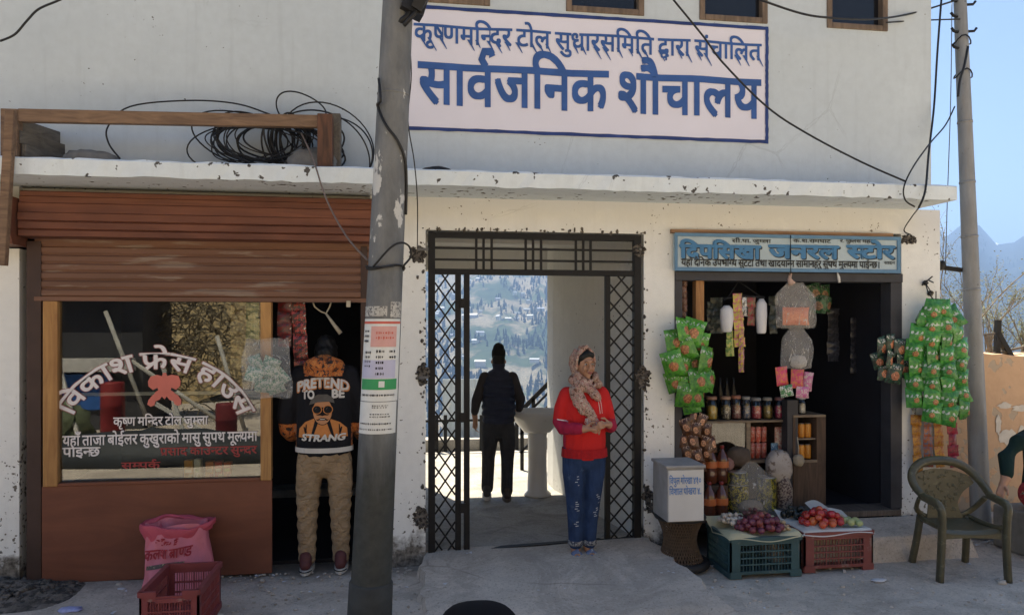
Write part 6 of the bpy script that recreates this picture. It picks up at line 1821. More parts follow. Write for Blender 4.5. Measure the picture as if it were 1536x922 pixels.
blob('trousers', [[(0,.01,.95,.175,.12),(0,.01,.86,.190,.135),(0,.01,.79,.175,.13)]] + slim([
    [(-.098,.01,.80,.105,.12),(-.112,.005,.62,.098,.105),(-.118,.0,.45,.082,.088),(-.122,.01,.28,.074,.08),(-.122,.012,.13,.066,.074),(-.122,.012,.10,.070,.078)],
    [(.098,.01,.80,.105,.12),(.112,.005,.62,.098,.105),(.112,.0,.45,.082,.088),(.114,.01,.28,.074,.08),(.116,.012,.13,.066,.074),(.116,.012,.10,.070,.078)]], .92),
    m_khaki, .009, 3, parent=by, jitter=lambda co, n: co + n*.004*math.sin(co.z*75+3*math.sin(co.x*30))*(1 if co.z < .62 else .3))
def pick_b(c): return 1 if ((abs(c.x) > .19 and c.z < 1.055) or (c.z > 1.40 and abs(c.x) < .13 + (c.z-1.40)*.2 and c.y < .14)) else 0
hd = blob('sweatshirt', [[(0,.01,.885,.200,.145),(0,.01,.98,.205,.14),(0,.01,1.15,.20,.14),(0,.01,1.30,.21,.135),(0,.015,1.42,.175,.10),(0,.015,1.48,.09,.075)],
    [(-.175,.01,1.395,.080),(-.235,.01,1.25,.076),(-.265,.02,1.11,.070),(-.262,.07,1.0,.062),(-.25,.13,.96,.052)],
    [(.175,.01,1.395,.080),(.235,.01,1.25,.076),(.265,.02,1.11,.070),(.262,.07,1.0,.062),(.25,.13,.96,.052)],
    [(-.10,-.02,1.475,.045),(-.05,-.075,1.49,.055),(0,-.09,1.475,.06),(.05,-.075,1.49,.055),(.10,-.02,1.475,.045)], [(0,-.085,1.47,.07,.04),(0,-.105,1.40,.06,.03)]],
    [m_blk, m_camo], .009, 4, pick_b, by)
mb = MB(); o = WL[by.name]
mb.grid(lambda u, v: o+Vector((.205*math.cos(6.2832*u), .01+.150*math.sin(6.2832*u), .862+.035*v)), 36, 2); mb.build('shirt_hem', cloth('white shirt hem', (.55,.53,.50), .08), by)
# back print: lettering and a face in round sunglasses
m_prw = cloth('white print', (.62,.60,.57), .06, 20, .2); m_pro = cloth('orange print', (.56,.22,.07), .12, 30, .3); m_prs = cloth('tan print', (.50,.24,.12), .08, 12, .2); m_prk = cloth('black print line', (.012,.012,.014), .2, 9, .2); m_prg = cloth('grey cap print', (.11,.10,.09), .2, 25, .3)
loc = lambda x, z: Vector((x*1.1, -.6, 1.13+(z-1.13)*1.1))
def pr(name, vs, fs, mat, lift, cuts=1): decal(name, vs, fs, mat, hd, loc, (0, 1, 0), by, lift, cuts=cuts)
def ptxt(s, x0, x1, z, h, mat, arc=0.0, lift=.004, italic=0.0, off=.045):
    v, f = fit_text(s, x0, x1, z, h, off)
    # Latin capitals stand about .72 em high in this font, squeeze them to h
    v = [(x + italic*(zz-z), z+(zz-z)*.86 - arc*((x-(x0+x1)/2)**2), l) for x, zz, l in v]
    pr('lettering', v, f, mat, lift, 0)
ptxt('PRETEND', -.165, .165, 1.305, .062, m_pro, 1.2, .003, off=.10); ptxt('PRETEND', -.165, .165, 1.308, .062, m_prw, 1.2, .006)
ptxt('TO', -.13, -.05, 1.235, .055, m_prw, .6); ptxt('BE', .055, .135, 1.24, .055, m_prw, .6)
ptxt('STRANG', -.135, .14, .965, .042, m_prw, -.2, .009, .2)
def ellp(cx, cz, rx, rz, n=28, a0=0, a1=360): return [(cx+rx*math.cos(R(a0+(a1-a0)*i/n)), cz+rz*math.sin(R(a0+(a1-a0)*i/n))) for i in range(n+(0 if a1-a0 == 360 else 1))]
def fan(pts): return pts, [tuple(range(len(pts)))]
pr('face_print', *fan([(-.155,.985),(-.15,1.04),(-.11,1.085),(-.05,1.11),(.05,1.105),(.11,1.08),(.15,1.04),(.155,.985)]), m_pro, .0035, 3)
for sx in (-1, 1):
    pr('face_print', [(sx*.02,1.10),(sx*.045,1.105),(sx*.075,.99),(sx*.06,.99)], [(0,1,2,3)], m_prk, .0045, 2)
    pr('face_print', [(sx*.10,1.07),(sx*.106,1.07),(sx*.115,.99),(sx*.105,.99)], [(0,1,2,3)], m_prk, .0045, 2)
pr('face_print', *fan(ellp(0,1.155,.064,.090)), m_prk, .0045, 3)
pr('face_print', *fan(ellp(0,1.155,.059,.085)), m_prs, .0055, 3)
pr('face_print', *fan([(-.085,1.195),(-.07,1.235),(-.03,1.262),(.03,1.262),(.065,1.24),(.075,1.205),(.04,1.215),(-.03,1.212)]), m_prg, .0065, 2)
for sx in (-1, 1):
    pr('face_print', *fan(ellp(sx*.034,1.165,.031,.029)), m_pro, .0068, 2)
    pr('face_print', *fan(ellp(sx*.034,1.165,.026,.024)), m_prk, .0076, 2)
    pr('face_print', *fan([(sx*.034-.012,1.170),(sx*.034-.004,1.180),(sx*.034-.001,1.178),(sx*.034-.010,1.167)]), m_prg, .0084, 0)
pr('face_print', *fan([(-.028,1.105),(-.01,1.112),(.012,1.112),(.030,1.104),(.012,1.096),(-.012,1.096)]), m_prk, .0066, 1)
pr('face_print', *fan([(-.018,1.106),(.018,1.106),(.012,1.101),(-.012,1.101)]), m_prw, .0074, 1)
pr('face_print', *fan([(-.010,1.128),(.0,1.136),(.010,1.128),(.0,1.124)]), m_prk, .0066, 1)
# shoes
m_shoe = M('maroon trainers', (.09,.025,.025), .6, .25, 14); m_sole2 = M('white trainer sole', (.55,.53,.49), .6, .12, 12); 
def shoe(parent, cx, mat, msole, rz=0.0, z=0.0, dirn=1, cy=0.0):
    o = WL[parent.name]
    blob('shoe', [[(cx,cy-dirn*.055,z+.062,.040,.042),(cx,cy-dirn*.01,z+.066,.044,.044),(cx,cy+dirn*.06,z+.055,.044,.036),(cx,cy+dirn*.13,z+.044,.042,.026),(cx,cy+dirn*.165,z+.036,.034,.018)], [(cx,cy-dirn*.035,z+.07,.042),(cx,cy-dirn*.03,z+.11,.044)]], mat, .008, 3, parent=parent)
    mb = MB(); pts = []
    for i in range(24):
        t = 6.2832*i/24; yy = cy + dirn*(.055+.155*math.cos(t)); pts.append((cx+.050*math.sin(t)*(1+.08*math.cos(t)), yy))
    n = 24
    vs = [o+Vector((x,y,z+.0)) for x, y in pts] + [o+Vector((x*1.0,y,z+.034)) for x, y in pts]
    mb.add(vs, [tuple(range(n-1,-1,-1)), tuple(range(n,2*n))] + [(i,(i+1)%n,n+(i+1)%n,n+i) for i in range(n)], 0, False); mb.build('shoe_sole', msole, parent)
shoe(by, -.125, m_shoe, m_sole2, cy=-.02); shoe(by, .118, m_shoe, m_sole2, cy=-.02)
for cx in (-.125,.118):
    mb = MB(); o = WL[by.name]
    mb.tube([o+Vector((cx+.0505*math.sin(R(a)), -.02-.055*0-.1010*math.cos(R(a))+.0, .024)) for a in range(-60, 61, 12)], .0035, 6)
    mb.build('sole_mark', m_prk, by)

# ---------------- man walking away in the passage
mp = G(748, 750, .098)
mn = thing('person', 'man in a black cap and navy padded vest walking away through the passage', 'person', (mp.x, mp.y, .098), rz=-R(6))
mn.scale = (.88, .91, .91)
k = .965
def S(ch): return [[tuple(a*k for a in p) for p in c] for c in ch]
m_vest = cloth('navy padded vest', (.03,.036,.062), .25, 8, .9, 7, .55, stretch=(.25,.25,3.2)); m_dsl = cloth('dark sleeve', (.045,.040,.042), .25, 8, .5); m_dtr = cloth('charcoal trousers', (.045,.045,.048), .3, 8, .8, 12); m_cap = cloth('black cap', (.012,.012,.013), .2, 9, .3)
body = [[(0,.02,1.50,.072,.088),(0,.02,1.56,.072,.088),(0,.02,1.59,.062,.078)], [(0,0,1.36,.055),(0,.01,1.46,.055)], [(-.076,.025,1.51,.012),(-.079,.025,1.49,.010)], [(.076,.025,1.51,.012),(.079,.025,1.49,.010)],
        [(-.27,.07,.93,.034),(-.262,.10,.86,.03)], [(.23,.10,.98,.034),(.20,.16,.95,.03)], [(-.13,-.04,.14,.04),(-.125,-.01,.3,.05)], [(.09,.0,.12,.04),(.09,.0,.3,.05)]]
body += hand_chains((-.262,.10,.86), (-.05,.15,-1), (-1,0,0), (0,1,0), .7) + hand_chains((.20,.16,.95), (-.6,.7,.0), (.5,.5,.5), (0,.1,1), .9)
body += [[(0,.0,1.38,.05),(0,.01,1.2,.07),(0,.01,.85,.08)], [(0,.01,.86,.06),(-.09,.01,.78,.06),(-.112,.02,.46,.045),(-.128,-.04,.16,.04)], [(0,.01,.86,.06),(.09,.01,.78,.06),(.098,.0,.46,.045),(.092,.0,.14,.04)],
    [(0,.0,1.34,.05),(-.155,.01,1.33,.045),(-.22,.0,1.1,.036),(-.268,.06,.95,.032)], [(0,.0,1.34,.05),(.155,.01,1.33,.045),(.22,.0,1.1,.036),(.232,.09,.99,.032)]]
blob('body', S(body), m_skin, .008, 3, parent=mn)
blob('hair', S([[(0,-.02,1.50,.070,.06),(0,-.025,1.54,.072,.06)]]), m_hair, .009, 3, parent=mn)
blob('cap', S([[(0,.02,1.575,.080,.096),(0,.02,1.62,.078,.092),(0,.02,1.645,.066,.078)], [(0,.11,1.575,.06,.012),(0,.16,1.565,.045,.008)]]), m_cap, .008, 2, parent=mn)
blob('vest', S([[(0,.01,.86,.178,.13),(0,.01,.95,.188,.14),(0,.01,1.15,.190,.142),(0,.01,1.27,.195,.13),(0,.01,1.36,.155,.10),(0,.0,1.42,.075,.075),(0,.0,1.46,.072,.075)]]), m_vest, .009, 2, parent=mn,
     jitter=lambda co, n: co + n*.006*math.sin(co.z*85))
blob('sleeves', S([[(-.155,.01,1.33,.066),(-.195,.005,1.22,.062),(-.25,.0,1.08,.058),(-.268,.05,.96,.046)], [(.155,.01,1.33,.066),(.195,.005,1.22,.062),(.245,.0,1.10,.058),(.235,.08,.99,.046)]]), m_dsl, .009, 3, parent=mn)
blob('trousers', S([[(0,.01,.90,.168,.12),(0,.01,.80,.178,.125)], [(-.095,.01,.78,.100,.115),(-.105,.02,.6,.090,.10),(-.115,.03,.46,.075,.08),(-.122,-.02,.28,.070,.076),(-.128,-.045,.15,.068,.074)], [(.09,.01,.78,.100,.115),(.10,.0,.6,.090,.10),(.098,.0,.45,.074,.08),(.095,.01,.28,.068,.074),(.092,.012,.10,.068,.074)]]), m_dtr, .009, 3, parent=mn)
shoe(mn, -.128, M('grey trainers', (.07,.065,.06), .7, .3, 16), m_sole2, z=.035, cy=-.06); shoe(mn, .09, M('dark brown boots', (.06,.045,.035), .7, .3, 16), M('brown boot sole', (.12,.10,.08), .8), cy=0)

# ---------------- small child in red beyond the railing
cp = P(690, 700, 5.6); 
chd = thing('person', 'small child in a red top squatting beyond the terrace railing behind the lattice', 'person', (cp.x, 5.6, P(690,678,5.6).z))
blob('body', [[(0,0,.36,.062,.07),(0,0,.42,.06,.068)], [(0,0,.28,.035),(0,0,.33,.035)], [(-.09,-.14,.02,.03),(-.085,-.05,.03,.035)], [(.09,-.14,.02,.03),(.085,-.05,.03,.035)], [(-.05,-.17,.14,.022),(0,-.19,.13,.02)], [(.05,-.17,.14,.022),(0,-.19,.13,.02)], [(0,0,.3,.035),(0,.01,.1,.06),(-.05,.03,.08,.05),(-.09,-.07,.18,.035),(-.09,-.1,.04,.03)], [(0,.01,.1,.06),(.05,.03,.08,.05),(.09,-.07,.18,.035),(.09,-.1,.04,.03)], [(0,0,.25,.035),(-.11,-.06,.2,.03),(-.05,-.16,.145,.022)], [(0,0,.25,.035),(.11,-.06,.2,.03),(.05,-.16,.145,.022)]], m_skin, .009, 3, parent=chd)
blob('hair', [[(0,.02,.38,.066,.07),(0,.015,.43,.066,.072)]], m_hair, .009, 3, parent=chd)
blob('red_top', [[(0,.02,.08,.11,.10),(0,.01,.2,.10,.085),(0,0,.28,.07,.06)], [(-.09,0,.26,.045),(-.12,-.08,.2,.04),(-.06,-.15,.15,.032)], [(.09,0,.26,.045),(.12,-.08,.2,.04),(.06,-.15,.15,.032)]], cloth('bright red top', (.60,.05,.04), .1), .009, 3, parent=chd)
blob('red_trousers', [[(-.05,.05,.08,.07),(-.09,-.08,.20,.05),(-.09,-.06,.07,.042)], [(.05,.05,.08,.07),(.09,-.08,.20,.05),(.09,-.06,.07,.042)]], cloth('dark red trousers', (.34,.04,.05), .1), .009, 3, parent=chd)

# ---------------- plastic chair
m_ch = M('olive plastic', (.085,.075,.042), .38, .25, 4, .06, spec=.45, col2=(.14,.125,.075), thr=.62, stretch=(1,1,2.5))
chx = thing('plastic_chair', 'olive brown moulded plastic armchair with a patterned back standing at the street edge', 'chair', (0,0,0))
f1 = G(1409, 874); f2 = G(1514, 872)
cc = (f1+f2)/2
chx.scale = (.81, .86, .86); chx.location = (cc.x+.028, cc.y+.19, 0.0); chx.rotation_euler = (0, 0, -R(8)); WL[chx.name] = Vector((0,0,0))
W2, SH_ = .235, .42
mb = MB()
def seat(u, v):
    x = (u-.5)*2*W2*(1-.06*v); y = -.21+.42*v
    z = SH_ + .012*math.cos(math.pi*(u-.5)*1.0)*-1 - .02*math.sin(math.pi*v) + (-.035*(1-v/.12)**2 if v < .12 else 0)
    return (x, y, z)
mb.grid(seat, 18, 16); n0 = len(mb.v)
mb.grid(lambda u, v: tuple(Vector(seat(u, v)) - Vector((0,0,.014))), 18, 16)
mb.grid(lambda u, v: (seat(u,0)[0], seat(u,0)[1]-.003, seat(u,0)[2]+.0-.045*v*(1-.5*math.sin(math.pi*u))), 18, 3)
for s in (-1, 1): mb.grid(lambda u, v: (s*W2*(1-.06*u), -.21+.42*u, SH_-.035*v), 10, 2)
mb.build('seat', m_ch, chx, fix=False)
# back: one moulded shell with two side openings, drawn as top rim + splat
BT = .86
def backp(x, z):
    """point of the back surface at height z"""
    t = (z-SH_)/(BT-SH_); return Vector((x, .19+.10*t+.05*(1-(x/.3)**2)-.05, z))
mb = MB()
def splat(sgn):
    def f(u, v):
        z = SH_-.01 + (BT-.05-SH_+.01)*v
        w = .115 + .03*(1-v)**3*1.6 + .17*min(1, max(0, v-.28)/.5)**1.3*(1-.25*max(0,v-.8)/.2)
        topz = 1.0
        x = (u-.5)*2*w
        zz = z - .10*max(0, v-.55)*(abs(u-.5)*2)**2
        p = backp(x, zz); p.y += sgn
        return tuple(p)
    return f
mb.grid(splat(0), 18, 20); mb.grid(splat(.012), 18, 20)
mb.build('back_splat', m_ch, chx, fix=False)
mb = MB(); rnd = random.Random(4)
for i in range(70):
    v = rnd.uniform(.15,.95); u = rnd.uniform(.08,.92); p = Vector(splat(0)(u, v)); a = rnd.uniform(0, 3.14); pts = []
    for k_ in range(7): t = k_/6*3.6; pts.append(p + Vector((.012*math.cos(a+t)*(1-.08*k_), -.004, .014*math.sin(a+t)*(1-.08*k_))))
    mb.tube(pts, .0035, 5)
mb.build('back_pattern', M('raised olive pattern', (.17,.155,.10), .4, .2, 9), chx)
# rim: from the front leg up over the arm, arch over the top and down
def flat_tube(mb, pts, ws, hs, n=10):
    pts = [Vector(p) for p in pts]; k = len(pts); vs = []; px = None
    for i, p in enumerate(pts):
        d = (pts[min(i+1,k-1)]-pts[max(i-1,0)]).normalized()
        ref = Vector((0,1,0)) if px is None else px
        x = (ref - d*ref.dot(d)); x = x.normalized() if x.length > 1e-4 else d.orthogonal(); px = x; y = d.cross(x)
        for j in range(n):
            a = 6.2832*j/n; c, s_ = math.cos(a), math.sin(a)
            c = math.copysign(abs(c)**.6, c); s_ = math.copysign(abs(s_)**.6, s_)
            vs.append(p + x*c*ws[i] + y*s_*hs[i])
    fs = [(i*n+j, i*n+(j+1)%n, (i+1)*n+(j+1)%n, (i+1)*n+j) for i in range(k-1) for j in range(n)]
    fs += [tuple(range(n-1,-1,-1)), tuple((k-1)*n+j for j in range(n))]
    mb.add(vs, fs, 0, True)
def cr(pts, sub=5):
    P_ = [Vector(p) for p in pts]; out = []
    for i in range(len(P_)-1):
        p0, p1, p2, p3 = P_[max(i-1,0)], P_[i], P_[i+1], P_[min(i+2,len(P_)-1)]
        for k_ in range(sub):
            t = k_/sub; out.append(.5*((2*p1)+(p2-p0)*t+(2*p0-5*p1+4*p2-p3)*t*t+(3*p1-p0-3*p2+p3)*t**3))
    return out + [P_[-1]]
arch = cr([(-.300,.02,.64),(-.312,.12,.70),(-.285,.205,.775),(-.20,.255,.845),(-.08,.282,.878),(.08,.282,.878),(.20,.255,.845),(.285,.205,.775),(.312,.12,.70),(.300,.02,.64)])
mb = MB(); n_ = len(arch); flat_tube(mb, arch, [.030]*n_, [.026+.012*math.sin(math.pi*i/(n_-1)) for i in range(n_)]); mb.build('top_rim', m_ch, chx)
for s in (-1, 1):
    arm = cr([(s*.300,.035,.635),(s*.298,-.08,.625),(s*.292,-.18,.615),(s*.285,-.225,.575),(s*.275,-.222,.48),(s*.278,-.215,.25),(s*.292,-.215,.0)])
    mb = MB(); m_ = len(arm); flat_tube(mb, arm, [.030 + .006*(i/m_) for i in range(m_)], [.030 - .008*(i/m_) for i in range(m_)]); mb.build('arm_and_leg', m_ch, chx)
    mb = MB(); flat_tube(mb, cr([(s*.215,.19,.43),(s*.225,.22,.25),(s*.245,.27,.0)]), [.030]*11, [.026]*11); mb.build('leg', m_ch, chx)
    mb = MB(); flat_tube(mb, cr([(s*.275,-.205,.44),(s*.245,-.15,.415),(s*.235,.02,.41),(s*.222,.19,.42)]), [.020]*16, [.018]*16); mb.build('side_rail', m_ch, chx)
    mb = MB(); flat_tube(mb, cr([(s*.125,.20,SH_-.01),(s*.20,.205,.44),(s*.262,.17,.50),(s*.295,.07,.61)]), [.014]*16, [.022]*16); mb.build('back_brace', m_ch, chx)
WL[chx.name] = Vector(chx.location)

# ---------------- seated woman at the right edge with her hand on the chair arm
hx = P(1500, 738, -.62)
sw = thing('person', 'seated person in a dark green top resting a hand on the chair', 'person', (hx.x+.60, -.45, 0))
o = WL[sw.name]
hl = hx - o
body = head_chains((-.02,.02,1.17), R(20))[0] + [[(0,.04,.98,.05),(0,.03,1.10,.05)], [tuple(hl+Vector((.06,.01,.10)))+(.032,), tuple(hl+Vector((.02,.0,.05)))+(.027,)],
    [(-.14,-.42,.06,.036),(-.13,-.38,.3,.05)], [(.10,-.42,.06,.036),(.10,-.38,.3,.05)], [(-.14,-.38,.05,.036),(-.15,-.50,.035,.04,.024)], [(.10,-.38,.05,.036),(.11,-.50,.035,.04,.024)], [(.22,-.2,.60,.035),(.12,-.32,.58,.03)]]
body += hand_chains(tuple(hl+Vector((.02,.0,.05))), (-.55,-.35,-.75), (-.5,-.2,.75), (.2,-.9,.2), 1.1) + hand_chains((.12,-.32,.58), (-.6,-.6,-.2), (0,-.3,1), (-.6,.5,0), .6)
body += [[(0,.04,1.0,.05),(0,.05,.7,.07),(0,.05,.45,.08)], [(0,.04,.45,.07),(-.09,.02,.44,.06),(-.13,-.28,.40,.05),(-.14,-.38,.30,.045),(-.14,-.40,.06,.036)], [(0,.04,.45,.07),(.09,.02,.44,.06),(.11,-.28,.40,.05),(.10,-.38,.30,.045),(.10,-.40,.06,.036)],
    [(0,.05,.9,.05),(-.15,.05,.88,.045), tuple(hl+Vector((.24,.10,.34)))+(.04,), tuple(hl+Vector((.14,.10,.24)))+(.04,), tuple(hl+Vector((.05,.01,.09)))+(.03,)], [(0,.05,.9,.05),(.16,.05,.88,.045),(.24,0,.72,.04),(.22,-.18,.61,.034)]]
blob('body', body, m_skin, .007, 3, parent=sw)
face_parts((-.02,.02,1.17), R(20), 1.0, sw)
blob('hair', [[(-.02,.05,1.16,.08,.085),(-.02,.045,1.22,.08,.09)], [(-.02,.11,1.14,.05),(-.02,.13,1.08,.05)], [(-.085,.0,1.20,.02),(-.095,.02,1.14,.02)]], m_hair, .009, 3, parent=sw)
el = hl + Vector((.14,.10,.24))
blob('top', [[(0,.06,.46,.18,.14),(0,.05,.66,.17,.125),(0,.05,.86,.185,.12),(0,.05,.96,.09,.08)], [(-.155,.05,.90,.068),tuple(el+Vector((.10,0,.10)))+(.062,), tuple(el)+(.058,), tuple(hl+Vector((.075,.02,.13)))+(.044,)], [(.16,.05,.90,.068),(.24,0,.72,.058),(.23,-.14,.62,.046)]], cloth('bottle green wool', (.007,.022,.019), .2, 8, .5), .009, 3, parent=sw)
def skirt_mat():
    m, nt, b = new_mat('red patterned skirt'); q = N(nt); vec = q.coord('Object')
    c = q.ramp(q.noise(vec, 18, 5, .6, 1.2), [(.40, (.36,.02,.03)), (.52, (.50,.05,.05)), (.57, (.30,.26,.12)), (.61, (.05,.05,.06)), (.66, (.5,.42,.36))], 'CONSTANT')
    q.l(c, b.inputs['Base Color']); b.inputs['Roughness'].default_value = .85; q.bump(q.noise(q.coord('Object', (1,1,.3)), 10, 4), b, .8, .03); return m
blob('skirt', [[(-.09,.04,.46,.13),(-.13,-.26,.42,.105),(-.15,-.37,.36,.095),(-.15,-.39,.20,.105),(-.15,-.40,.16,.105)], [(.09,.04,.46,.13),(.11,-.26,.42,.105),(.11,-.37,.36,.095),(.11,-.39,.20,.105),(.11,-.40,.16,.105)], [(-.02,-.1,.46,.2,.10),(-.02,-.36,.36,.17,.09),(-.02,-.38,.18,.17,.09)]], skirt_mat(), .011, 4, parent=sw)
for cx in (-.15, .11): blob('shoe', [[(cx,-.37,.05,.042,.04),(cx,-.46,.045,.046,.036),(cx,-.545,.034,.040,.024)]], M('dark shoe', (.03,.03,.04), .5, .2), .008, 3, parent=sw)
mb = MB(); mb.obox(o+Vector((0,.13,.17)), (.5,.34,.34)); mb.build('stone_block', M('rough stone block', (.24,.22,.19), .9, .3, 10, .8), None, 'rough stone block under the seated person', 'stone', bevel=.02)
# ================================================================== RIGHT EDGE: METAL POLE, PEACH WALL, BUSH, WIRES
pm_, nt, bs = new_mat('galvanised pole'); q = N(nt); vec = q.pos()
c = q.mix(q.ramp(q.noise(q.pos((1,1,.25)), 12, 6, .6), [(.3, 0.0), (.7, 1.0)]), (.19,.195,.20), (.31,.315,.315))
c = q.mix(q.ramp(q.noise(vec, 26, 5, .6), [(.665, 0.0), (.69, .8)]), c, (.08,.075,.07))
c = q.mix(q.ramp(q.noise(q.pos((3,3,.5)), 7, 5, .6), [(.56, 0.0), (.7, .6)]), c, (.27,.24,.21))
q.l(c, bs.inputs['Base Color']); bs.inputs['Roughness'].default_value = .6; bs.inputs['Metallic'].default_value = .15
mp0 = T(1472, 800, 6.15); mp1 = T(1440, 0, 6.15)
mpole = thing('metal_pole', 'slim pale grey metal pole with climbing pegs at the right corner of the building', 'utility pole', (mp0.x, mp0.y, 0))
def mc(z): return mp0 + (mp1-mp0)*((z-mp0.z)/(mp1.z-mp0.z))
mb = MB(); zs = [i*.25-.1 for i in range(27)]
mb.tube([mc(z) for z in zs], [.077-.0065*z for z in zs], 22); mb.build('shaft', pm_, mpole)
for i, z in enumerate((2.06, 2.5, 2.95, 3.45)):
    mb = MB(); mb.tube([mc(z-.008), mc(z+.008)], (.081-.0065*z), 22); mb.build('seam_ring', pm_, mpole)
for i, (v, s) in enumerate(((8,1),(27,-1),(48,1),(50,-1),(74,-1),(4,-1))):
    z = 1.75+(490-v)*6.15/F_PX; c = mc(z); mb = MB(); mb.tube([c, c+Vector((s*.095,-.03,.0)), c+Vector((s*.115,-.03,.025))], .011, 7); mb.build('peg', m_iron, mpole)
for v in (62, 112):
    z = 1.75+(490-v)*6.15/F_PX; mb = MB(); mb.tube([mc(z)+Vector((.066*math.cos(a), .066*math.sin(a), .03*math.sin(a*2+v))) for a in [6.283*i/14 for i in range(15)]], .006, 5); mb.build('wire_wrap', m_black, mpole)
cable('pole_wire', [T(1452,70,6.05),T(1446,100,6.03),T(1440,120,6.03),T(1437,145,6.03)], .010, 'black wire twisted down the face of the metal pole')
gw = M('grey wire', (.07,.075,.085), .5)
cable('service_wire', [P(1140,0,-.3),P(1200,20,-.3),P(1245,27,-.3),P(1310,29,-.2),P(1370,20,.0),T(1436,0,6.1)], .008, 'black service wire sagging along the top windows to the metal pole')
cable('service_wire', [P(1330,34,-.06),P(1380,31,.05),T(1440,29,6.1)], .006, 'short straight wire from the right window to the metal pole')
cable('service_wire', [P(1010,0,-.5),P(1055,55,-.45),P(1085,95,-.42),P(1150,160,-.4),P(1210,200,-.4),P(1290,242,-.42),P(1358,272,-.48)], .007, 'long thin wire running diagonally across the painted sign to the ledge')
cable('service_wire', [T(1432,160,6.1),T(1418,188,6.0),P(1395,215,-.3),P(1370,250,-.45),P(1356,280,-.5),P(1358,300,-.49),P(1372,310,-.48)], .006, 'wire dropping from the metal pole to the ledge corner')
cable('service_wire', [T(1412,0,6.0),T(1406,80,6.0),T(1401,160,6.0),P(1393,230,-.25),P(1388,285,-.49),P(1378,312,-.5)], .008, 'twisted wire hanging down the outer corner of the upper wall')
cable('service_wire', [P(1378,312,-.3),P(1368,325,-.1),P(1356,345,-.03),P(1366,352,-.03)], .005, 'short wire end below the ledge above the shop sign corner')
cable('house_wire', [P(0,62,-.3),P(22,52,-.3),P(40,32,-.3),P(58,14,-.3),P(90,0,-.3),P(110,-12,-.3)], .007, 'black wire curving across the upper wall at the top left')
cable('drop_wire', [T(1428,0,6.9),T(1426,150,6.9),T(1421,300,6.9),T(1418,410,6.9)], .004, 'faint thin wire hanging in front of the sky beside the metal pole', mat=gw)
br = thing('wall_bracket', 'dark rusty bracket sticking out of the wall towards the metal pole', 'bracket', tuple(P(1410,402,.05)))
mb = MB(); mb.bar(P(1404,400,.1), P(1442,405,.1), .035, .03); mb.build('arm', m_iron, br); mb = MB(); mb.ell(P(1412,398,.08), (.035,.03,.04), 8, 6, wob=.3); mb.build('insulator', m_black, br)

# compound wall
pw_ = thing('compound_wall', 'peach painted compound wall with peeling patches at the right edge', 'wall', (6.0, .5, 0))
X0 = XR + .002
mb = MB(); random.seed(5)
nX = 60
ztop = lambda x: P(1510,532,.35).z + .012*math.sin(x*9) + .008*math.sin(x*23)
vs = []; fs = []
xa_, xb_ = X0, 11.0
for i in range(nX+1):
    x = xa_+(xb_-xa_)*i/nX; z = ztop(x)
    vs += [(x,.35,-.05),(x,.35,z),(x,.58,z+.01),(x,.58,-.05)]
for i in range(nX):
    for k_ in range(3): a = i*4+k_; fs.append((a, a+4, a+5, a+1))
mb.add(vs, fs); mb.build('wall', m_peach, pw_, fix=False)
mb = MB(); mb.box((X0+.02, .20, -.03), (11, .348, .14)); mb.build('plinth', m_ramp, pw_, bevel=.03)
mb = MB(); rnd = random.Random(3)
m_wp = M('peeled whitewash', (.60,.56,.50), .9, .12, 12, .3)
for (u, v, ru, rv) in ((1512,655,18,14),(1534,652,8,16),(1506,608,14,5),(1530,612,16,6),(1497,636,5,18)):
    c = P(u, v, .35); n = 18; kx = .0058
    pts = [(c.x+ru*kx*math.cos(6.283*i/n)*rnd.uniform(.6,1.15), c.z+rv*kx*math.sin(6.283*i/n)*rnd.uniform(.6,1.15)) for i in range(n)]
    mb.add([(x, .3465-.0006*len(mb.f), z) for x, z in pts], [tuple(range(n))])
mb.build('peeled_patch', m_wp, pw_, fix=False)
mb = MB()
fx = thing('stick_fence', 'broken dark sticks of a fence standing on top of the peach wall', 'fence', (P(1500,530,.5).x, .5, P(1500,532,.5).z))
mb.bar(P(1479,500,.5), P(1487,535,.5), .025); mb.bar(P(1476,502,.5), P(1492,500,.5), .02); mb.build('stick', m_grey, fx)
mb = MB(); mb.bar(P(1497,480,.5), P(1495,535,.5), .04); mb.build('stick', m_iron, fx)
mb = MB(); mb.bar(P(1496,500,.5), P(1516,535,.5), .045); mb.build('stick', m_iron, fx)
mb = MB(); mb.bar(P(1478,533,.5), P(1536,520,.5), .02); mb.build('stick', m_grey, fx)

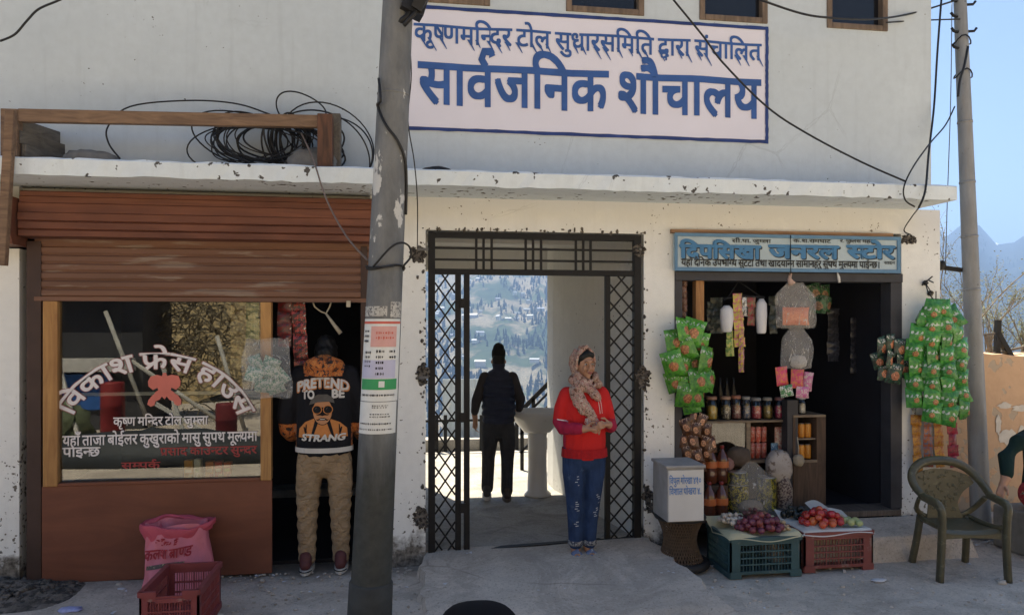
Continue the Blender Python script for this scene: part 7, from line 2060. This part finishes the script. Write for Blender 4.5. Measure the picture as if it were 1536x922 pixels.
# bare bushes behind the wall
m_twig = M('pale twig', (.22,.19,.15), .9, .3, 20); m_leaf = M('sparse dry leaf', (.14,.15,.075), .8, .4, 9, rnd=.2)
def bush(label, u, v0, Yb, h, spread, seed, n=26):
    rr = random.Random(seed); b0 = P(u, v0, Yb); th = thing('bare_shrub', label, 'shrub', tuple(b0))
    tw = MB(); lf = MB()
    def grow(p, d, L, r, lev):
        k = 5; pts = [p]; 
        for i in range(k):
            d = (d + Vector((rr.uniform(-.18,.18), rr.uniform(-.18,.18), rr.uniform(-.08,.10)))).normalized(); p = p + d*L/k; pts.append(p)
            if lev < 3 and i > 0 and rr.random() < .75:
                a = (d + Vector((rr.uniform(-.8,.8), rr.uniform(-.8,.8), rr.uniform(-.1,.6)))).normalized(); grow(p, a, L*rr.uniform(.4,.65), r*.55, lev+1)
            if lev >= 2:
                for _ in range(2):
                    c = p + Vector((rr.uniform(-.05,.05), rr.uniform(-.05,.05), rr.uniform(-.05,.05))); s = rr.uniform(.007,.016)
                    a = Vector((rr.uniform(-1,1), rr.uniform(-1,1), rr.uniform(-1,1))).normalized(); b_ = a.orthogonal().normalized()
                    lf.add([c-a*s, c+b_*s*.5, c+a*s, c-b_*s*.5], [(0,1,2,3)])
        tw.tube(pts, [r*(1-.12*i) for i in range(k+1)], 5)
    for i in range(n): 
        a = rr.uniform(0, 6.28); grow(b0 + Vector((rr.uniform(-.3,.3)*spread, rr.uniform(-.2,.2), 0)), Vector((math.cos(a)*spread*.6, math.sin(a)*.4, 1)).normalized(), h*rr.uniform(.6,1.0), .012, 0 if i < 8 else 1)
    tw.build('twigs', m_twig, th, fix=False); lf.build('leaves', m_leaf, th, fix=False)
bush('bare twiggy shrub with few leaves rising between the wall corner and the metal pole', 1432, 560, 1.6, .95, .5, 2, 9)
bush('bare twiggy shrub behind the peach wall right of the metal pole', 1500, 570, 2.2, .85, .8, 3, 11)
bush('low dry shrub at the far right end behind the peach wall', 1545, 560, 2.0, .45, .9, 5, 9)

# ================================================================== STREET LITTER, RUBBLE, BLACK SEAT
mb = MB(); rnd = random.Random(17)
for i in range(1500):
    x = rnd.uniform(-3.2, 5.2); y = -1.9*rnd.random()**(1.2 if i % 3 else 4.0) - .03
    if .1 < x < 2.1 and y > -1.25 and rnd.random() < .8: continue
    s = rnd.uniform(.004,.012) * (2.2 if rnd.random() < .04 else 1)
    mb.ell((x, y, s*.3), (s*rnd.uniform(.8,1.5), s, s*.7), 6, 4, wob=.2)
mb.build('gravel', M('pebbles', (.46,.40,.34), .9, .45, 3), None, 'loose pebbles strewn over the street', 'gravel', kind='stuff', fix=False)
mb = MB()
c = G(25, 905)
mb.grid(lambda u, v: (c.x-1.1+1.45*u, c.y-.2+.72*v, .065*math.sin(math.pi*u)**.7*math.sin(math.pi*v)**.8+.02*math.sin(17*u+5*v)*math.sin(13*v)*math.sin(math.pi*v)*math.sin(math.pi*u)-.004+rnd.uniform(-.008,.014)*math.sin(math.pi*v)*math.sin(math.pi*u)), 70, 46, smooth=False)
for i in range(520):
    a = rnd.uniform(0, 6.28); q_ = rnd.random()**.7; c = G(25, 905)
    x, y = c.x - .36 + .66*q_*math.cos(a), c.y + .17 + .34*q_*math.sin(a)
    s = rnd.uniform(.005,.026); mb.ell((x, y, .060*(1-q_*q_)+s*.3), (s*rnd.uniform(.8,1.5), s, s*.75), 7, 5, wob=.34)
mb.build('rubble', M('dark rubble', (.15,.13,.11), .95, .7, 9, 1.0, 40, col2=(.05,.045,.04), thr=.52), None, 'dark rubble and soil heaped at the foot of the left pier', 'rubble', kind='stuff', fix=False)
m_lit = M('white litter', (.6,.6,.62), .7, .1)
for i, (u, v, s, lab, mt) in enumerate(((104,917,.045,'crumpled blue and white wrapper on the street by the rubble',M('blue white wrapper',(.35,.38,.62),.5,.3,30)),(182,884,.02,'white paper scrap below the plywood panel',m_lit),(1318,872,.035,'pale crumpled scrap on the street below the doorstep',m_lit),(1452,835,.03,'white plastic scrap lying under the chair',m_lit))):
    c = G(u, v); mb = MB(); mb.ell((c.x, c.y, s*.3), (s*1.5, s, s*.3), 10, 6, wob=.25); mb.build('litter', mt, None, lab, 'litter')
mb = MB(); rnd = random.Random(44)
for i in range(70):
    x = rnd.uniform(-3.0, 5.0); y = -1.7*rnd.random()**1.6 - .05; s = rnd.uniform(.006,.020); a = rnd.uniform(0, 6.28)
    zb = .10 if (.15 < x < 1.9 and y > -.9) else .008
    ca, sa = math.cos(a), math.sin(a)
    mb.add([(x+ca*s-sa*s*.6, y+sa*s+ca*s*.6, zb), (x-ca*s-sa*s*.5, y-sa*s+ca*s*.5, zb+s*.4), (x-ca*s+sa*s*.6, y-sa*s-ca*s*.6, zb+.002), (x+ca*s*.8+sa*s*.6, y+sa*s*.8-ca*s*.6, zb+s*.2)], [(0,1,2,3)])
mb.build('paper_litter', m_lit, None, 'tiny pale paper scraps scattered over the street', 'litter', kind='stuff', fix=False)
c = T(722, 922, 3.0)
mb = MB(); 
mb.ell((c.x, c.y, c.z-.155), (.185,.30,.165), 28, 16, sq=.72); mb.tube([(c.x, c.y, c.z-.2), (c.x, c.y, 0)], .05, 12)
mb.build('padded_stool', M('black vinyl', (.006,.006,.008), .75, .2, 9, spec=.1), None, 'black rounded stool top at the bottom edge in front of the ramp', 'seat')

def drum(name, label, cat, x, y, r, h, mat):
    m_ = MB(); m_.lathe((x,y,0), [(r*.95,0),(r,.02),(r,h*.33),(r*1.04,h*.35),(r,h*.37),(r,h*.66),(r*1.04,h*.68),(r,h*.7),(r,h-.02),(r*.93,h)], 24); m_.build(name, mat, None, label, cat)
drum('drum', 'red drum added behind the photographer for the glass reflection', 'drum', -3.9, -5.3, .15, 1.0, M('red drum', (.26,.025,.025), .6, .4, 4))  # unseen drums, added to cover bright ground in the glass reflection
drum('drum', 'darker red drum added farther from the tin shack for the glass reflection', 'drum', -2.4, -5.2, .14, .7, M('dark red drum', (.18,.025,.03), .6, .4, 4))
m_fr = M('white frame', (.62,.6,.56), .7)
for i, (a, b_) in enumerate((((-4.9,-6.0,1.3),(-4.4,-5.6,0)), ((-3.3,-5.4,1.25),(-2.9,-5.3,0)), ((-3.4,-5.4,.7),(-2.4,-5.3,.1)))):
    m_ = MB(); m_.bar(a, b_, .05, .04); m_.build('white_plank', m_fr, None, ('white plank leaning beside the red drum', 'white plank standing between the two drums', 'white plank lying slanted low between the drums')[i], 'plank')
m_ = MB(); m_.ell((-3.1,-4.75,.08), (1.7,.5,.33), 20, 10, wob=.12); m_.build('blocker_heap', M('dark tarpaulin', (.035,.04,.045), .6, .4, 5, .6), None, 'dark tarpaulin heap added behind the red drums to darken the glass reflection', 'blocker')  # unseen heap, added to darken the bright ground mirrored in the shop glass
m_ = MB(); m_.ell((-4.9,-5.9,.25), (.5,.35,.4), 18, 10, wob=.2); m_.build('weed_clump', M('grey green weeds', (.12,.14,.08), .9, .5, 12, .8), None, 'grey green weeds growing by the leaning white plank', 'weeds')
# what the shop glass mirrors from across the street: a dark tin shack with a blue board, white poles, a straw heap
shk = thing('tin_shack', 'dark tin shack with a blue board and white trim across the street', 'shack', (-5.2, -8.4, 0))
MB().box((-7.6,-9.6,0), (-4.4,-8.0,2.5)).build('wall', M('dark tin', (.05,.05,.055), .7, .3, 3), shk)
MB().box((-7.8,-9.7,2.5), (-4.3,-7.6,2.58)).build('roof', M('grey tin', (.25,.25,.26), .5), shk)
MB().box((-6.6,-7.99,.35), (-4.9,-7.95,.95)).build('board', M('blue board', (.03,.12,.38), .6), shk)
MB().box((-6.9,-7.98,1.0), (-4.5,-7.75,1.22)).build('shelf', M('white trim', (.6,.58,.55), .7), shk)
for i, (x0, x1, z1) in enumerate(((-4.7,-3.9,2.0),(-4.3,-2.6,1.2),(-3.0,-2.5,1.6),(-6.6,-6.3,1.5))):
    mb = MB(); mb.tube([(x0,-7.2,z1),(x1,-7.0,0)], .033, 10); mb.build('white_pole', M('weathered pole', (.42,.40,.36), .8, .3, 5), None, ('white pole leaning beside the tin shack','white pole lying low beside the tin shack','white pole standing right of the leaning one','white pole at the far end of the tin shack')[i], 'pole')
mb = MB(); rnd = random.Random(9)
for i in range(900):
    c = Vector((rnd.gauss(-4.0,.7), -9.0+rnd.gauss(0,.3), abs(rnd.gauss(1.9,.8)))); d = Vector((rnd.uniform(-1,1), rnd.uniform(-.4,.4), rnd.uniform(-1,.4)))*.35
    mb.tube([c, c+d*.5+Vector((0,0,.05)), c+d], .011, 4)
mb.build('straw_heap', M('straw', (.22,.18,.12), .95, .6, 5), None, 'tall heap of dry straw behind the white poles', 'straw', fix=False)
